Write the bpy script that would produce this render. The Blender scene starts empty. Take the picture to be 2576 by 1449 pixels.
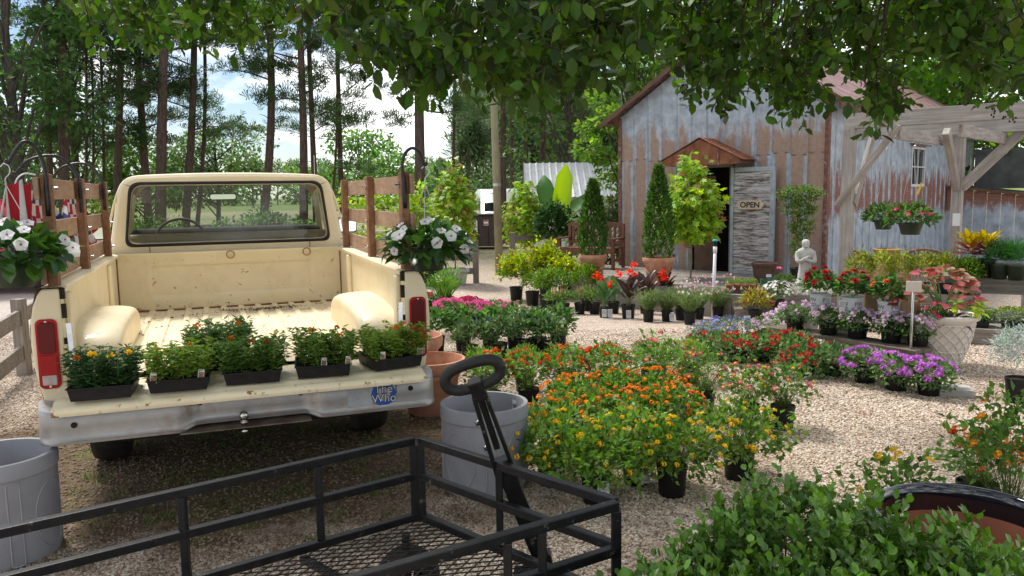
import bpy, bmesh, math, random
import numpy as np
from mathutils import Vector, Matrix, Euler
R = math.radians
SC = bpy.context.scene
COL = SC.collection

# ------------------------------------------------------------------ camera
EYE = 1.62
PITCH, ROLL = R(6.75), R(0.9)
FPX = 2012.0 / 2576.0            # focal length in picture widths
fw = np.array([0, math.cos(PITCH), -math.sin(PITCH)])
up0 = np.array([0, math.sin(PITCH), math.cos(PITCH)])
rt = math.cos(ROLL) * np.array([1., 0, 0]) - math.sin(ROLL) * up0
upv = math.sin(ROLL) * np.array([1., 0, 0]) + math.cos(ROLL) * up0
cam = bpy.data.cameras.new('camera')
cam.sensor_width = 36
cam.lens = 36 * FPX
cam.clip_start = 0.05
cam.clip_end = 2000
camo = bpy.data.objects.new('camera', cam)
COL.objects.link(camo)
m = Matrix.Identity(4)
for i in range(3):
    m[i][0], m[i][1], m[i][2] = rt[i], upv[i], -fw[i]
m[2][3] = EYE
camo.matrix_world = m
SC.camera = camo

# ------------------------------------------------------------------ sky and sun
SUN_EL, SUN_AZ = R(56), R(-38)     # azimuth from +y, negative = towards -x
w = bpy.data.worlds.new('World')
SC.world = w
w.use_nodes = True
wn, wl = w.node_tree.nodes, w.node_tree.links
wn.clear()
wo = wn.new('ShaderNodeOutputWorld')
sky = wn.new('ShaderNodeTexSky')
sky.sky_type = 'NISHITA'
sky.sun_disc = False
sky.sun_elevation = SUN_EL
sky.sun_rotation = SUN_AZ
sky.air_density = 1.0
sky.dust_density = 0.1
sky.ozone_density = 2.5
b1 = wn.new('ShaderNodeBackground')
b1.inputs[1].default_value = 0.075
wl.new(sky.outputs[0], b1.inputs[0])
b2 = wn.new('ShaderNodeBackground')
b2.inputs[0].default_value = (1.0, 1.0, 1.0, 1)
b2.inputs[1].default_value = 1.4
tc = wn.new('ShaderNodeTexCoord')
mp = wn.new('ShaderNodeMapping')
mp.inputs['Scale'].default_value = (1.0, 1.0, 2.2)
mp.inputs['Location'].default_value = (0.9, 0.35, 0.4)
wl.new(tc.outputs['Generated'], mp.inputs[0])
nz = wn.new('ShaderNodeTexNoise')
nz.inputs['Scale'].default_value = 4.6
nz.inputs['Detail'].default_value = 8
nz.inputs['Roughness'].default_value = 0.55
wl.new(mp.outputs[0], nz.inputs['Vector'])
rp = wn.new('ShaderNodeValToRGB')
rp.color_ramp.elements[0].position = 0.45
rp.color_ramp.elements[0].color = (0.05, 0.05, 0.05, 1)
rp.color_ramp.elements[1].position = 0.60
rp.color_ramp.elements[1].color = (1, 1, 1, 1)
wl.new(nz.outputs[0], rp.inputs[0])
mx = wn.new('ShaderNodeMixShader')
wl.new(rp.outputs[0], mx.inputs[0])
wl.new(b1.outputs[0], mx.inputs[1])
wl.new(b2.outputs[0], mx.inputs[2])
wl.new(mx.outputs[0], wo.inputs[0])

sl = bpy.data.lights.new('sun', 'SUN')
sl.energy = 3.4
sl.angle = R(14)
sl.color = (1.0, 0.95, 0.87)
so = bpy.data.objects.new('sun', sl)
COL.objects.link(so)
sd = Vector((math.sin(SUN_AZ) * math.cos(SUN_EL), math.cos(SUN_AZ) * math.cos(SUN_EL), math.sin(SUN_EL)))
so.rotation_euler = sd.to_track_quat('Z', 'Y').to_euler()
so.location = (-10, 10, 20)

vs = SC.view_settings
SC.display_settings.display_device = 'sRGB'
vs.view_transform = 'Standard'
vs.look = 'None'
vs.exposure = 0.6
vs.gamma = 1.0
vs.use_curve_mapping = False
cy = SC.cycles
cy.max_bounces = 7
cy.diffuse_bounces = 3
cy.glossy_bounces = 3
cy.transmission_bounces = 5
cy.transparent_max_bounces = 10
cy.caustics_reflective = False
cy.caustics_refractive = False
cy.use_denoising = True

# ------------------------------------------------------------------ place helpers
def gz(x, y):
    """height of the yard: level near the truck, falling gently to the shop"""
    t = min(1, max(0, (y - 7) / 7))
    f = min(1, max(0, (x + 5.0) / 3.0))
    return -0.4 * t * t * (3 - 2 * t) * f * f * (3 - 2 * f)

def ray(px, py):
    return fw + (px - 1288) / 2012. * rt - (py - 724.5) / 2012. * upv

def G(px, py, h=0.0):
    """point on the yard (h above it) seen at a spot of the survey"""
    d = ray(px, py)
    z = 0
    for i in range(40):
        p = (z + h - EYE) / d[2] * d
        z = gz(p[0], p[1])
    return Vector((p[0], p[1], z + h))

def AZ(px, py, z):
    d = ray(px, py)
    p = (z - EYE) / d[2] * d
    return Vector((p[0], p[1], z))

def AY(px, py, y):
    d = ray(px, py)
    p = y / d[1] * d
    return Vector((p[0], p[1], EYE + p[2]))

def AP(px, py, P0, n):
    d = ray(px, py)
    t = (np.array(P0) - np.array([0, 0, EYE])) @ np.array(n) / (d @ np.array(n))
    p = t * d
    return Vector((p[0], p[1], EYE + p[2]))

def PJ(p):
    d = np.asarray(p, float) - np.array([0, 0, EYE])
    z = d @ fw
    return 1288 + 2012 * (d @ rt) / z, 724.5 - 2012 * (d @ upv) / z, z

def c4(x, y): return (1600 + x * .34513) / 1.49068, (900 + y * .34513) / 1.49068
def c5(x, y): return (2200 + x * .34513) / 1.49068, (900 + y * .34513) / 1.49068
def c6(x, y): return (2900 + x * .41410) / 1.49068, (900 + y * .41410) / 1.49068

# ------------------------------------------------------------------ mesh helpers
class MB:
    def __init__(s):
        s.v, s.f, s.mi = [], [], []
        s.cur = 0
    def add(s, vs, fs):
        o = len(s.v)
        s.v += [tuple(a) for a in vs]
        s.f += [tuple(i + o for i in f) for f in fs]
        s.mi += [s.cur] * len(fs)
        return s
    def box(s, c, d, rot=None):
        hx, hy, hz = d[0] / 2, d[1] / 2, d[2] / 2
        vs = [Vector((x, y, z)) for x in (-hx, hx) for y in (-hy, hy) for z in (-hz, hz)]
        if rot is not None:
            vs = [rot @ a for a in vs]
        c = Vector(c)
        return s.add([a + c for a in vs], [(0, 1, 3, 2), (4, 6, 7, 5), (0, 4, 5, 1), (2, 3, 7, 6), (0, 2, 6, 4), (1, 5, 7, 3)])
    def bar(s, a, b, w, h, up=(0, 0, 1)):
        a, b = Vector(a), Vector(b)
        d = (b - a)
        L = d.length
        d = d / L
        x = d.cross(Vector(up))
        if x.length < 1e-5:
            x = d.cross(Vector((1, 0, 0)))
        x.normalize()
        z = x.cross(d)
        rot = Matrix((x, d, z)).transposed()
        return s.box((a + b) / 2, (w, L, h), rot)
    def tube(s, pts, r, n=8, cap=True):
        pts = [Vector(p) for p in pts]
        k = len(pts)
        rr = r if hasattr(r, '__len__') else [r] * k
        vs, fs = [], []
        pn = None
        for i, p in enumerate(pts):
            d = (pts[min(i + 1, k - 1)] - pts[max(i - 1, 0)])
            d = d.normalized() if d.length > 1e-9 else Vector((0, 0, 1))
            if pn is None:
                pn = d.orthogonal().normalized()
            pn = (pn - d * pn.dot(d))
            pn = pn.normalized() if pn.length > 1e-6 else d.orthogonal().normalized()
            bn = d.cross(pn)
            for j in range(n):
                a = 2 * math.pi * j / n
                vs.append(p + rr[i] * (math.cos(a) * pn + math.sin(a) * bn))
        for i in range(k - 1):
            for j in range(n):
                a, b = i * n + j, i * n + (j + 1) % n
                fs.append((a, b, b + n, a + n))
        if cap:
            fs.append(tuple(range(n - 1, -1, -1)))
            fs.append(tuple(range((k - 1) * n, k * n)))
        return s.add(vs, fs)
    def lathe(s, prof, n=24, c=(0, 0, 0), sx=1, sy=1, close=False):
        vs, fs = [], []
        for r, z in prof:
            for j in range(n):
                a = 2 * math.pi * j / n
                vs.append((c[0] + r * sx * math.cos(a), c[1] + r * sy * math.sin(a), c[2] + z))
        k = len(prof)
        for i in range(k - 1):
            for j in range(n):
                a, b = i * n + j, i * n + (j + 1) % n
                fs.append((a, b, b + n, a + n))
        return s.add(vs, fs)
    def grid(s, rows):
        """rows of points -> quads"""
        n = len(rows[0])
        vs = [p for r in rows for p in r]
        fs = [(i * n + j, i * n + j + 1, (i + 1) * n + j + 1, (i + 1) * n + j) for i in range(len(rows) - 1) for j in range(n - 1)]
        return s.add(vs, fs)
    def prism(s, poly, a0, a1, f):
        """poly of 2d points extruded from a0 to a1; f(u,v,a)->point"""
        n = len(poly)
        vs = [f(u, v, a0) for u, v in poly] + [f(u, v, a1) for u, v in poly]
        fs = [(i, (i + 1) % n, n + (i + 1) % n, n + i) for i in range(n)]
        fs += [tuple(range(n - 1, -1, -1)), tuple(range(n, 2 * n))]
        return s.add(vs, fs)
    def ball(s, c, r, n=10, k=6):
        prof = [(math.sin(math.pi * i / k) * 1, -math.cos(math.pi * i / k)) for i in range(k + 1)]
        rx, ry, rz = r if hasattr(r, '__len__') else (r, r, r)
        o = len(s.v)
        s.lathe([(p[0], p[1] * rz) for p in prof], n, (0, 0, 0), rx, ry)
        for i in range(o, len(s.v)):
            q = s.v[i]
            s.v[i] = (q[0] + c[0], q[1] + c[1], q[2] + c[2])
        return s
    def mesh(s, name, mats, smooth=False):
        me = bpy.data.meshes.new(name)
        me.from_pydata(s.v, [], s.f)
        for mt in (mats if isinstance(mats, (list, tuple)) else [mats]):
            me.materials.append(mt)
        if any(s.mi):
            me.polygons.foreach_set('material_index', s.mi)
        if smooth:
            me.polygons.foreach_set('use_smooth', [True] * len(s.f))
        bm = bmesh.new()
        bm.from_mesh(me)
        bmesh.ops.recalc_face_normals(bm, faces=bm.faces)
        bm.to_mesh(me)
        bm.free()
        me.update()
        return me
    def build(s, name, mats, parent=None, smooth=False, bevel=0, seg=2, auto=None):
        o = obj(name, s.mesh(name, mats, smooth), parent)
        if auto:
            o.data.set_sharp_from_angle(angle=R(auto))
        if bevel:
            b = o.modifiers.new('edge', 'BEVEL')
            b.width = bevel
            b.segments = seg
            b.limit_method = 'ANGLE'
            b.angle_limit = R(35)
        return o

def obj(name, data, parent=None, loc=None, rot=None, scale=None):
    o = bpy.data.objects.new(name, data)
    COL.objects.link(o)
    if parent is not None:
        o.parent = parent
    if loc is not None:
        o.location = loc
    if rot is not None:
        o.rotation_euler = rot
    if scale is not None:
        o.scale = scale if hasattr(scale, '__len__') else (scale,) * 3
    return o

def tag(o, label=None, cat=None, group=None, kind=None):
    if label: o['label'] = label
    if cat: o['category'] = cat
    if group: o['group'] = group
    if kind: o['kind'] = kind
    return o

def thing(name, label, cat, loc=(0, 0, 0), rz=0, group=None, scale=None, rot=None):
    o = obj(name, None, None, loc, rot if rot is not None else (0, 0, rz), scale)
    o.empty_display_size = .1
    return tag(o, label, cat, group)

def smooth_pts(pts, n=6):
    """Catmull-Rom through points"""
    P = [Vector(p) for p in pts]
    P = [P[0] * 2 - P[1]] + P + [P[-1] * 2 - P[-2]]
    out = []
    for i in range(1, len(P) - 2):
        for j in range(n):
            t = j / n
            a, b, c, d = P[i - 1], P[i], P[i + 1], P[i + 2]
            out.append(0.5 * ((2 * b) + (c - a) * t + (2 * a - 5 * b + 4 * c - d) * t * t + (3 * b - a - 3 * c + d) * t ** 3))
    out.append(P[-2])
    return out

# ------------------------------------------------------------------ leaf clouds
TPL = {
    # (along, across, normal) and faces; across scales with leaf width, normal with length
    'oval': ([(0, 0, 0), (.3, .42, .05), (.3, 0, -.02), (.3, -.42, .05), (.68, .40, .03), (.68, 0, -.05), (.68, -.40, .03), (1, 0, -.12)],
             [(0, 2, 1), (0, 3, 2), (1, 2, 5, 4), (2, 3, 6, 5), (4, 5, 7), (5, 6, 7)]),
    'lance': ([(0, 0, 0), (.4, .5, .04), (.4, 0, -.03), (.4, -.5, .04), (1, 0, -.16)],
              [(0, 2, 1), (0, 3, 2), (1, 2, 4), (2, 3, 4)]),
    'quad': ([(0, 0, 0), (.5, .5, .06), (1, 0, -.05), (.5, -.5, .06)], [(0, 1, 2), (0, 2, 3)]),
    'blade': ([(0, .5, 0), (0, -.5, 0), (1, 0, -.1)], [(0, 1, 2)]),
    'maple': ([(0, 0, 0), (-.06, .28, 0), (.12, .5, -.05), (.3, .24, .03), (.62, .46, -.05), (.6, .15, .03), (1, 0, -.12), (.6, -.15, .03), (.62, -.46, -.05), (.3, -.24, .03), (.12, -.5, -.05), (-.06, -.28, 0), (.35, 0, 0)],
              [(12, i, i + 1) for i in range(0, 11)] + [(12, 11, 0)]),
    'tuft': ([(0, -.05, 0), (0, .05, 0), (.85, .55, .10), (.80, .42, .12), (1, .12, .18), (1, .0, .2), (.95, -.25, -.05), (.9, -.38, -.02), (.8, -.6, .12), (.7, -.7, .14), (.9, .3, -.22), (.95, .18, -.24)],
             [(0, 2, 3), (1, 4, 5), (0, 6, 7), (1, 8, 9), (0, 10, 11)]),
    'fan': ([(0, 0, 0)] + [(math.cos(R(a)) * (1 if k % 2 == 0 else .62), math.sin(R(a)) * (1 if k % 2 == 0 else .62), -.06 if k % 2 == 0 else .03) for k, a in enumerate(range(-72, 73, 18))],
            [(0, i, i + 1) for i in range(1, 9)]),
    'star': ([(0, 0, .1)] + [(math.cos(R(a)) * (1 if k % 2 == 0 else .55), math.sin(R(a)) * (1 if k % 2 == 0 else .55), 0 if k % 2 == 0 else .05) for k, a in enumerate(range(0, 360, 36))],
             [(0, i, i % 10 + 1) for i in range(1, 11)]),
}

def unit(a):
    return a / np.maximum(1e-9, np.linalg.norm(a, axis=-1, keepdims=True))

class LC:
    """collects thousands of small leaf shaped faces with a colour per leaf"""
    def __init__(s):
        s.V, s.loops, s.tot, s.C, s.mi = [], [], [], [], []
        s.n = 0
    def add(s, P, D, L, W, kind, C, up=None, mi=0, jit=.5, rng=None):
        rng = rng or np.random.default_rng(1)
        P, D = np.asarray(P, float), unit(np.asarray(D, float))
        n = len(P)
        if n == 0:
            return s
        L = np.broadcast_to(np.asarray(L, float), (n,))
        W = np.broadcast_to(np.asarray(W, float), (n,))
        U = np.broadcast_to(np.array([0, 0, 1.]) if up is None else np.asarray(up, float), (n, 3)) + rng.normal(0, jit, (n, 3))
        S = unit(np.cross(D, U))
        N = np.cross(S, D)
        tv, tf = TPL[kind]
        tv = np.array(tv)
        V = P[:, None] + D[:, None] * (tv[None, :, 0:1] * L[:, None, None]) + S[:, None] * (tv[None, :, 1:2] * W[:, None, None]) + N[:, None] * (tv[None, :, 2:3] * L[:, None, None])
        k = len(tv)
        flat = np.array([i for f in tf for i in f])
        tot = np.array([len(f) for f in tf])
        s.loops.append((flat[None] + (np.arange(n) * k)[:, None] + s.n).ravel())
        s.tot.append(np.tile(tot, n))
        s.V.append(V.reshape(-1, 3))
        C = np.broadcast_to(np.asarray(C, float), (n, 3))
        s.C.append(np.repeat(C, k, 0))
        s.mi.append(np.full(n * len(tot), mi))
        s.n += n * k
        return s
    def mesh(s, name, mats):
        V = np.concatenate(s.V)
        lo = np.concatenate(s.loops).astype(np.int32)
        tot = np.concatenate(s.tot).astype(np.int32)
        me = bpy.data.meshes.new(name)
        me.vertices.add(len(V))
        me.vertices.foreach_set('co', V.ravel().astype(np.float32))
        me.loops.add(len(lo))
        me.loops.foreach_set('vertex_index', lo)
        me.polygons.add(len(tot))
        st = np.concatenate([[0], np.cumsum(tot)[:-1]]).astype(np.int32)
        me.polygons.foreach_set('loop_start', st)
        me.polygons.foreach_set('loop_total', tot)
        for mt in (mats if isinstance(mats, (list, tuple)) else [mats]):
            me.materials.append(mt)
        me.polygons.foreach_set('material_index', np.concatenate(s.mi).astype(np.int32))
        a = me.attributes.new('Col', 'FLOAT_COLOR', 'POINT')
        C = np.concatenate(s.C)
        a.data.foreach_set('color', np.concatenate([C, np.ones((len(C), 1))], 1).ravel().astype(np.float32))
        me.update(calc_edges=True)
        me.validate()
        return me

def tint(rng, base, n, v=.25, hue=.12):
    """n variations of a colour"""
    b = np.array(base)[None] * (1 + rng.normal(0, v, (n, 1))).clip(.35, 1.9)
    b = b * (1 + rng.normal(0, hue, (n, 3)))
    return b.clip(0.002, 1)

def sph(rng, n, zmin=-1.0):
    d = rng.normal(0, 1, (n * 3 + 20, 3))
    d = unit(d)
    d = d[d[:, 2] > zmin][:n]
    return d

# ------------------------------------------------------------------ materials
def nodes(mt):
    mt.use_nodes = True
    n, l = mt.node_tree.nodes, mt.node_tree.links
    n.clear()
    return n, l

def N(n, typ, **kw):
    x = n.new('ShaderNode' + typ)
    for k, v in kw.items():
        if k in x.inputs:
            x.inputs[k].default_value = v
        else:
            setattr(x, k, v)
    return x

def c4r(c):
    return (c[0], c[1], c[2], 1)

def coords(n, l, stretch=(1, 1, 1), rand=True, gen='Object'):
    t = N(n, 'TexCoord')
    mpn = N(n, 'Mapping')
    mpn.inputs['Scale'].default_value = stretch
    l.new(t.outputs[gen], mpn.inputs[0])
    if rand:
        oi = N(n, 'ObjectInfo')
        mu = N(n, 'Math', operation='MULTIPLY')
        mu.inputs[1].default_value = 37.0
        l.new(oi.outputs['Random'], mu.inputs[0])
        cb = N(n, 'CombineXYZ')
        for i in range(3):
            l.new(mu.outputs[0], cb.inputs[i])
        l.new(cb.outputs[0], mpn.inputs['Location'])
    return mpn.outputs[0]

def noise(n, l, vec, scale, detail=5, rough=.55):
    x = N(n, 'TexNoise')
    x.inputs['Scale'].default_value = scale
    x.inputs['Detail'].default_value = detail
    x.inputs['Roughness'].default_value = rough
    l.new(vec, x.inputs['Vector'])
    return x.outputs[0]

def ramp(n, l, fac, stops):
    x = N(n, 'ValToRGB')
    e = x.color_ramp.elements
    while len(e) < len(stops):
        e.new(0.5)
    for q, (p, c) in zip(e, stops):
        q.position = p
        q.color = c4r(c) if hasattr(c, '__len__') else (c, c, c, 1)
    l.new(fac, x.inputs[0])
    return x.outputs[0]

def mixc(n, l, fac, a, b, mode='MIX'):
    x = N(n, 'Mix', data_type='RGBA', blend_type=mode)
    for s, v in ((0, fac), (6, a), (7, b)):
        if isinstance(v, (int, float)):
            x.inputs[s].default_value = v
        elif isinstance(v, (tuple, list)):
            x.inputs[s].default_value = c4r(v)
        else:
            l.new(v, x.inputs[s])
    return x.outputs[2]

def mth(n, l, op, a, b=None):
    x = N(n, 'Math', operation=op)
    for i, v in enumerate((a, b)):
        if v is None:
            continue
        if isinstance(v, (int, float)):
            x.inputs[i].default_value = v
        else:
            l.new(v, x.inputs[i])
    return x.outputs[0]

def finish(n, l, color, rough=.6, metal=0, bump=None, bstr=.3, bdist=.01, spec=.4, coat=0):
    p = N(n, 'BsdfPrincipled')
    o = N(n, 'OutputMaterial')
    for s, v in (('Base Color', color), ('Roughness', rough), ('Metallic', metal)):
        if isinstance(v, (int, float)):
            p.inputs[s].default_value = v
        elif isinstance(v, (tuple, list)):
            p.inputs[s].default_value = c4r(v)
        else:
            l.new(v, p.inputs[s])
    p.inputs['Specular IOR Level'].default_value = spec
    p.inputs['Coat Weight'].default_value = coat
    if bump is not None:
        b = N(n, 'Bump')
        b.inputs['Strength'].default_value = bstr
        b.inputs['Distance'].default_value = bdist
        l.new(bump, b.inputs['Height'])
        l.new(b.outputs[0], p.inputs['Normal'])
    l.new(p.outputs[0], o.inputs[0])
    return p

def mat(name, c1, c2=None, scale=6, detail=6, rough=.6, metal=0, bump=0, bscale=60, spec=.4, stretch=(1, 1, 1), wear=None, coat=0, bdist=.01, lo=.35, hi=.65):
    mt = bpy.data.materials.new(name)
    n, l = nodes(mt)
    v = coords(n, l, stretch)
    col = c1
    if c2 is not None:
        col = ramp(n, l, noise(n, l, v, scale, detail), [(lo, c1), (hi, c2)])
    if wear:
        wc, lo_, hi_, ws = wear
        col = mixc(n, l, ramp(n, l, noise(n, l, v, ws, 8, .65), [(lo_, 0), (hi_, 1)]), col, wc)
    bp = noise(n, l, v, bscale, 4) if bump else None
    finish(n, l, col, rough, metal, bp, bump, bdist, spec, coat)
    return mt

def leafmat(name, rough=.45, trans=.35, spec=.4):
    mt = bpy.data.materials.new(name)
    n, l = nodes(mt)
    a = N(n, 'Attribute', attribute_name='Col')
    oi = N(n, 'ObjectInfo')
    k = mth(n, l, 'MULTIPLY', oi.outputs['Random'], .3)
    k2 = N(n, 'Math', operation='ADD')
    k2.inputs[1].default_value = .85
    l.new(k, k2.inputs[0])
    hs = N(n, 'HueSaturation')
    l.new(a.outputs['Color'], hs.inputs['Color'])
    l.new(k2.outputs[0], hs.inputs['Value'])
    p = N(n, 'BsdfPrincipled')
    p.inputs['Roughness'].default_value = rough
    p.inputs['Specular IOR Level'].default_value = spec
    l.new(hs.outputs[0], p.inputs['Base Color'])
    t = N(n, 'BsdfTranslucent')
    br = N(n, 'HueSaturation')
    br.inputs['Value'].default_value = 1.5
    br.inputs['Saturation'].default_value = 1.1
    l.new(hs.outputs[0], br.inputs['Color'])
    l.new(br.outputs[0], t.inputs[0])
    ms = N(n, 'MixShader')
    ms.inputs[0].default_value = trans
    l.new(p.outputs[0], ms.inputs[1])
    l.new(t.outputs[0], ms.inputs[2])
    o = N(n, 'OutputMaterial')
    l.new(ms.outputs[0], o.inputs[0])
    return mt

def woodmat(name, c1, c2, stretch=(14, 1.2, 14), scale=3, rough=.8, bump=.25, knots=None):
    mt = bpy.data.materials.new(name)
    n, l = nodes(mt)
    v = coords(n, l, stretch)
    w1 = noise(n, l, v, scale, 8, .6)
    v2 = coords(n, l, (1, 1, 1))
    w2 = noise(n, l, v2, 2.5, 4, .6)
    col = ramp(n, l, w1, [(.3, c1), (.7, c2)])
    col = mixc(n, l, ramp(n, l, w2, [(.35, .0), (.7, .45)]), col, tuple(.55 * q for q in c1))
    finish(n, l, col, rough, 0, w1, bump, .01, .25)
    return mt

LEAF = leafmat('leaf', .5, .45)
GLOSSY = leafmat('glossy_leaf', .3, .25, .5)
PETAL = leafmat('petal', .6, .3, .2)
NEEDLE = leafmat('needle', .6, .4, .25)

BLACKPLASTIC = mat('black_plastic', (.006, .006, .007), (.013, .013, .014), 30, rough=.5, spec=.3)
SOIL = mat('potting_soil', (.02, .012, .008), (.06, .038, .025), 60, rough=1, bump=.6, bscale=120)
TERRA = mat('terracotta', (.43, .19, .11), (.56, .28, .18), 7, rough=.85, bump=.15, bscale=90, wear=((.62, .43, .34), .55, .75, 5))
WHITEPLASTIC = mat('white_plastic', (.75, .77, .78), (.66, .68, .70), 8, rough=.4)
PAPER = mat('white_paper', (.72, .73, .74), rough=.7)
INK = mat('dark_ink', (.03, .035, .05), rough=.7)
BLUEINK = mat('blue_ink', (.02, .08, .30), rough=.7)
STEMGREEN = mat('green_stem', (.08, .16, .03), (.14, .22, .06), 20, rough=.6)
BARKY = mat('twig_bark', (.025, .016, .012), (.06, .042, .03), 30, rough=.9, bump=.4)
CHROMEWIRE = mat('galvanized_wire', (.55, .56, .56), rough=.35, metal=.9)
# ------------------------------------------------------------------ ground
def ground_mat():
    mt = bpy.data.materials.new('yard_ground')
    n, l = nodes(mt)
    t = N(n, 'TexCoord')
    v = t.outputs['Object']
    sx = N(n, 'SeparateXYZ')
    l.new(v, sx.inputs[0])
    X, Y = sx.outputs[0], sx.outputs[1]
    vo = N(n, 'TexVoronoi')
    vo.inputs['Scale'].default_value = 88
    l.new(v, vo.inputs['Vector'])
    rc = N(n, 'SeparateColor')
    l.new(vo.outputs['Color'], rc.inputs[0])
    peb = ramp(n, l, rc.outputs[0], [(0, (.13, .10, .085)), (.18, (.30, .22, .17)), (.5, (.46, .36, .28)), (.8, (.62, .52, .43)), (1, (.70, .64, .58))])
    big = noise(n, l, v, .8, 6, .6)
    peb = mixc(n, l, ramp(n, l, big, [(.35, .35), (.6, 0)]), peb, (.25, .19, .14))
    greyer = mixc(n, l, .55, peb, (.46, .43, .41))
    # grey gravel drive past the truck
    far = ramp(n, l, mth(n, l, 'ADD', mth(n, l, 'MULTIPLY', X, -.35), mth(n, l, 'MULTIPLY', Y, .05)), [(.9, 0), (1.0, 1)])
    lane = N(n, 'MapRange')
    lane.inputs[1].default_value = -2.6
    lane.inputs[2].default_value = -3.6
    l.new(X, lane.inputs[0])
    lane2 = N(n, 'MapRange')
    lane2.inputs[1].default_value = 5.6
    lane2.inputs[2].default_value = 6.6
    l.new(Y, lane2.inputs[0])
    peb = mixc(n, l, mth(n, l, 'MULTIPLY', lane.outputs[0], lane2.outputs[0]), peb, greyer)
    # bare earth with moss round the truck
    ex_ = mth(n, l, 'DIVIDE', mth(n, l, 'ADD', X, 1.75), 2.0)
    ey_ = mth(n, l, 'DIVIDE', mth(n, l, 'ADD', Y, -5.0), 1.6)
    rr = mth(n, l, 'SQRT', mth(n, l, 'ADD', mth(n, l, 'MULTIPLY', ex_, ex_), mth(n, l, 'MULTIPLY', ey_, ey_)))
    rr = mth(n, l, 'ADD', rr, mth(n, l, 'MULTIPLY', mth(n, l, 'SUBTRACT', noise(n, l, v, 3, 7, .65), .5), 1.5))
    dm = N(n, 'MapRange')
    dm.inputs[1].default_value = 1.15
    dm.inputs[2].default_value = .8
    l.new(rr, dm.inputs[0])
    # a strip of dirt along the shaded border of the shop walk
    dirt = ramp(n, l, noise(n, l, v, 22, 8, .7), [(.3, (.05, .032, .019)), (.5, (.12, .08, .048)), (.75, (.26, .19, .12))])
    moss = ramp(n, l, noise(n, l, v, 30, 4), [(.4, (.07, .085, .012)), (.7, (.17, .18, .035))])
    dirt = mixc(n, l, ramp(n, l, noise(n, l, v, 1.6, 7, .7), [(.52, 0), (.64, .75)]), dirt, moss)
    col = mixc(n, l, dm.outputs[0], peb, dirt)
    # rough grass and field beyond the yard
    gr = ramp(n, l, noise(n, l, v, .5, 8, .65), [(.3, (.30, .25, .15)), (.5, (.36, .31, .19)), (.62, (.10, .14, .035)), (.8, (.14, .19, .05))])
    fm = N(n, 'MapRange')
    fm.inputs[1].default_value = 19
    fm.inputs[2].default_value = 26
    l.new(mth(n, l, 'ADD', Y, mth(n, l, 'MULTIPLY', mth(n, l, 'SUBTRACT', big, .5), 14)), fm.inputs[0])
    fld = ramp(n, l, noise(n, l, v, .02, 4, .5), [(.4, (.33, .26, .16)), (.55, (.16, .20, .06))])
    f2 = N(n, 'MapRange')
    f2.inputs[1].default_value = 40
    f2.inputs[2].default_value = 60
    l.new(Y, f2.inputs[0])
    gr = mixc(n, l, f2.outputs[0], gr, fld)
    f3 = N(n, 'MapRange')
    f3.inputs[1].default_value = 90
    f3.inputs[2].default_value = 100
    l.new(Y, f3.inputs[0])
    gr = mixc(n, l, f3.outputs[0], gr, (.15, .19, .05))
    col = mixc(n, l, fm.outputs[0], col, gr)
    hb = mth(n, l, 'ADD', mth(n, l, 'MULTIPLY', vo.outputs['Distance'], -1), mth(n, l, 'MULTIPLY', noise(n, l, v, 25, 5, .7), .8))
    finish(n, l, col, .9, 0, hb, .8, .012, .2)
    return mt

GROUND = ground_mat()
ys = list(np.linspace(-14, 2, 9)) + list(np.linspace(2.5, 26, 60)) + [30, 40, 60, 100, 160, 260, 420, 700]
xs = [-400, -200, -100, -60, -40] + list(np.linspace(-30, 30, 41)) + [40, 60, 100, 200, 400]
rng = np.random.default_rng(3)
mb = MB()
mb.grid([[(x, y, gz(x, y)) for x in xs] for y in ys])
tag(mb.build('ground', GROUND, None, True), kind='structure')

# loose pebbles: nobody could count them
PEBMAT = bpy.data.materials.new('pebble_stone')
n, l = nodes(PEBMAT)
oi = N(n, 'ObjectInfo')
pc = ramp(n, l, oi.outputs['Random'], [(0, (.12, .095, .08)), (.12, (.30, .20, .14)), (.35, (.50, .395, .30)), (.6, (.61, .50, .395)), (.85, (.71, .63, .53)), (1, (.79, .74, .66))])
tcn = N(n, 'TexCoord')
pc = mixc(n, l, ramp(n, l, noise(n, l, tcn.outputs['Object'], 2.5, 4), [(.4, 0), (.7, .35)]), pc, (.30, .22, .16))
gm_ = N(n, 'NewGeometry')
pc = mixc(n, l, ramp(n, l, noise(n, l, gm_.outputs['Position'], 1.1, 6, .65), [(.38, .5), (.50, 0)]), pc, (.22, .16, .11))
sp_ = N(n, 'SeparateXYZ')
l.new(gm_.outputs['Position'], sp_.inputs[0])
e1 = mth(n, l, 'DIVIDE', mth(n, l, 'ADD', sp_.outputs[0], 1.75), 2.0)
e2 = mth(n, l, 'DIVIDE', mth(n, l, 'ADD', sp_.outputs[1], -5.0), 1.6)
rd = mth(n, l, 'SQRT', mth(n, l, 'ADD', mth(n, l, 'MULTIPLY', e1, e1), mth(n, l, 'MULTIPLY', e2, e2)))
rd = mth(n, l, 'ADD', rd, mth(n, l, 'MULTIPLY', mth(n, l, 'SUBTRACT', noise(n, l, gm_.outputs['Position'], 3, 6, .65), .5), .9))
mr_ = N(n, 'MapRange')
mr_.inputs[1].default_value = 1.3
mr_.inputs[2].default_value = .85
mr_.inputs[4].default_value = .78
l.new(rd, mr_.inputs[0])
pc = mixc(n, l, mr_.outputs[0], pc, (.13, .088, .052))
finish(n, l, pc, .8, 0, None, spec=.2)

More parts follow.
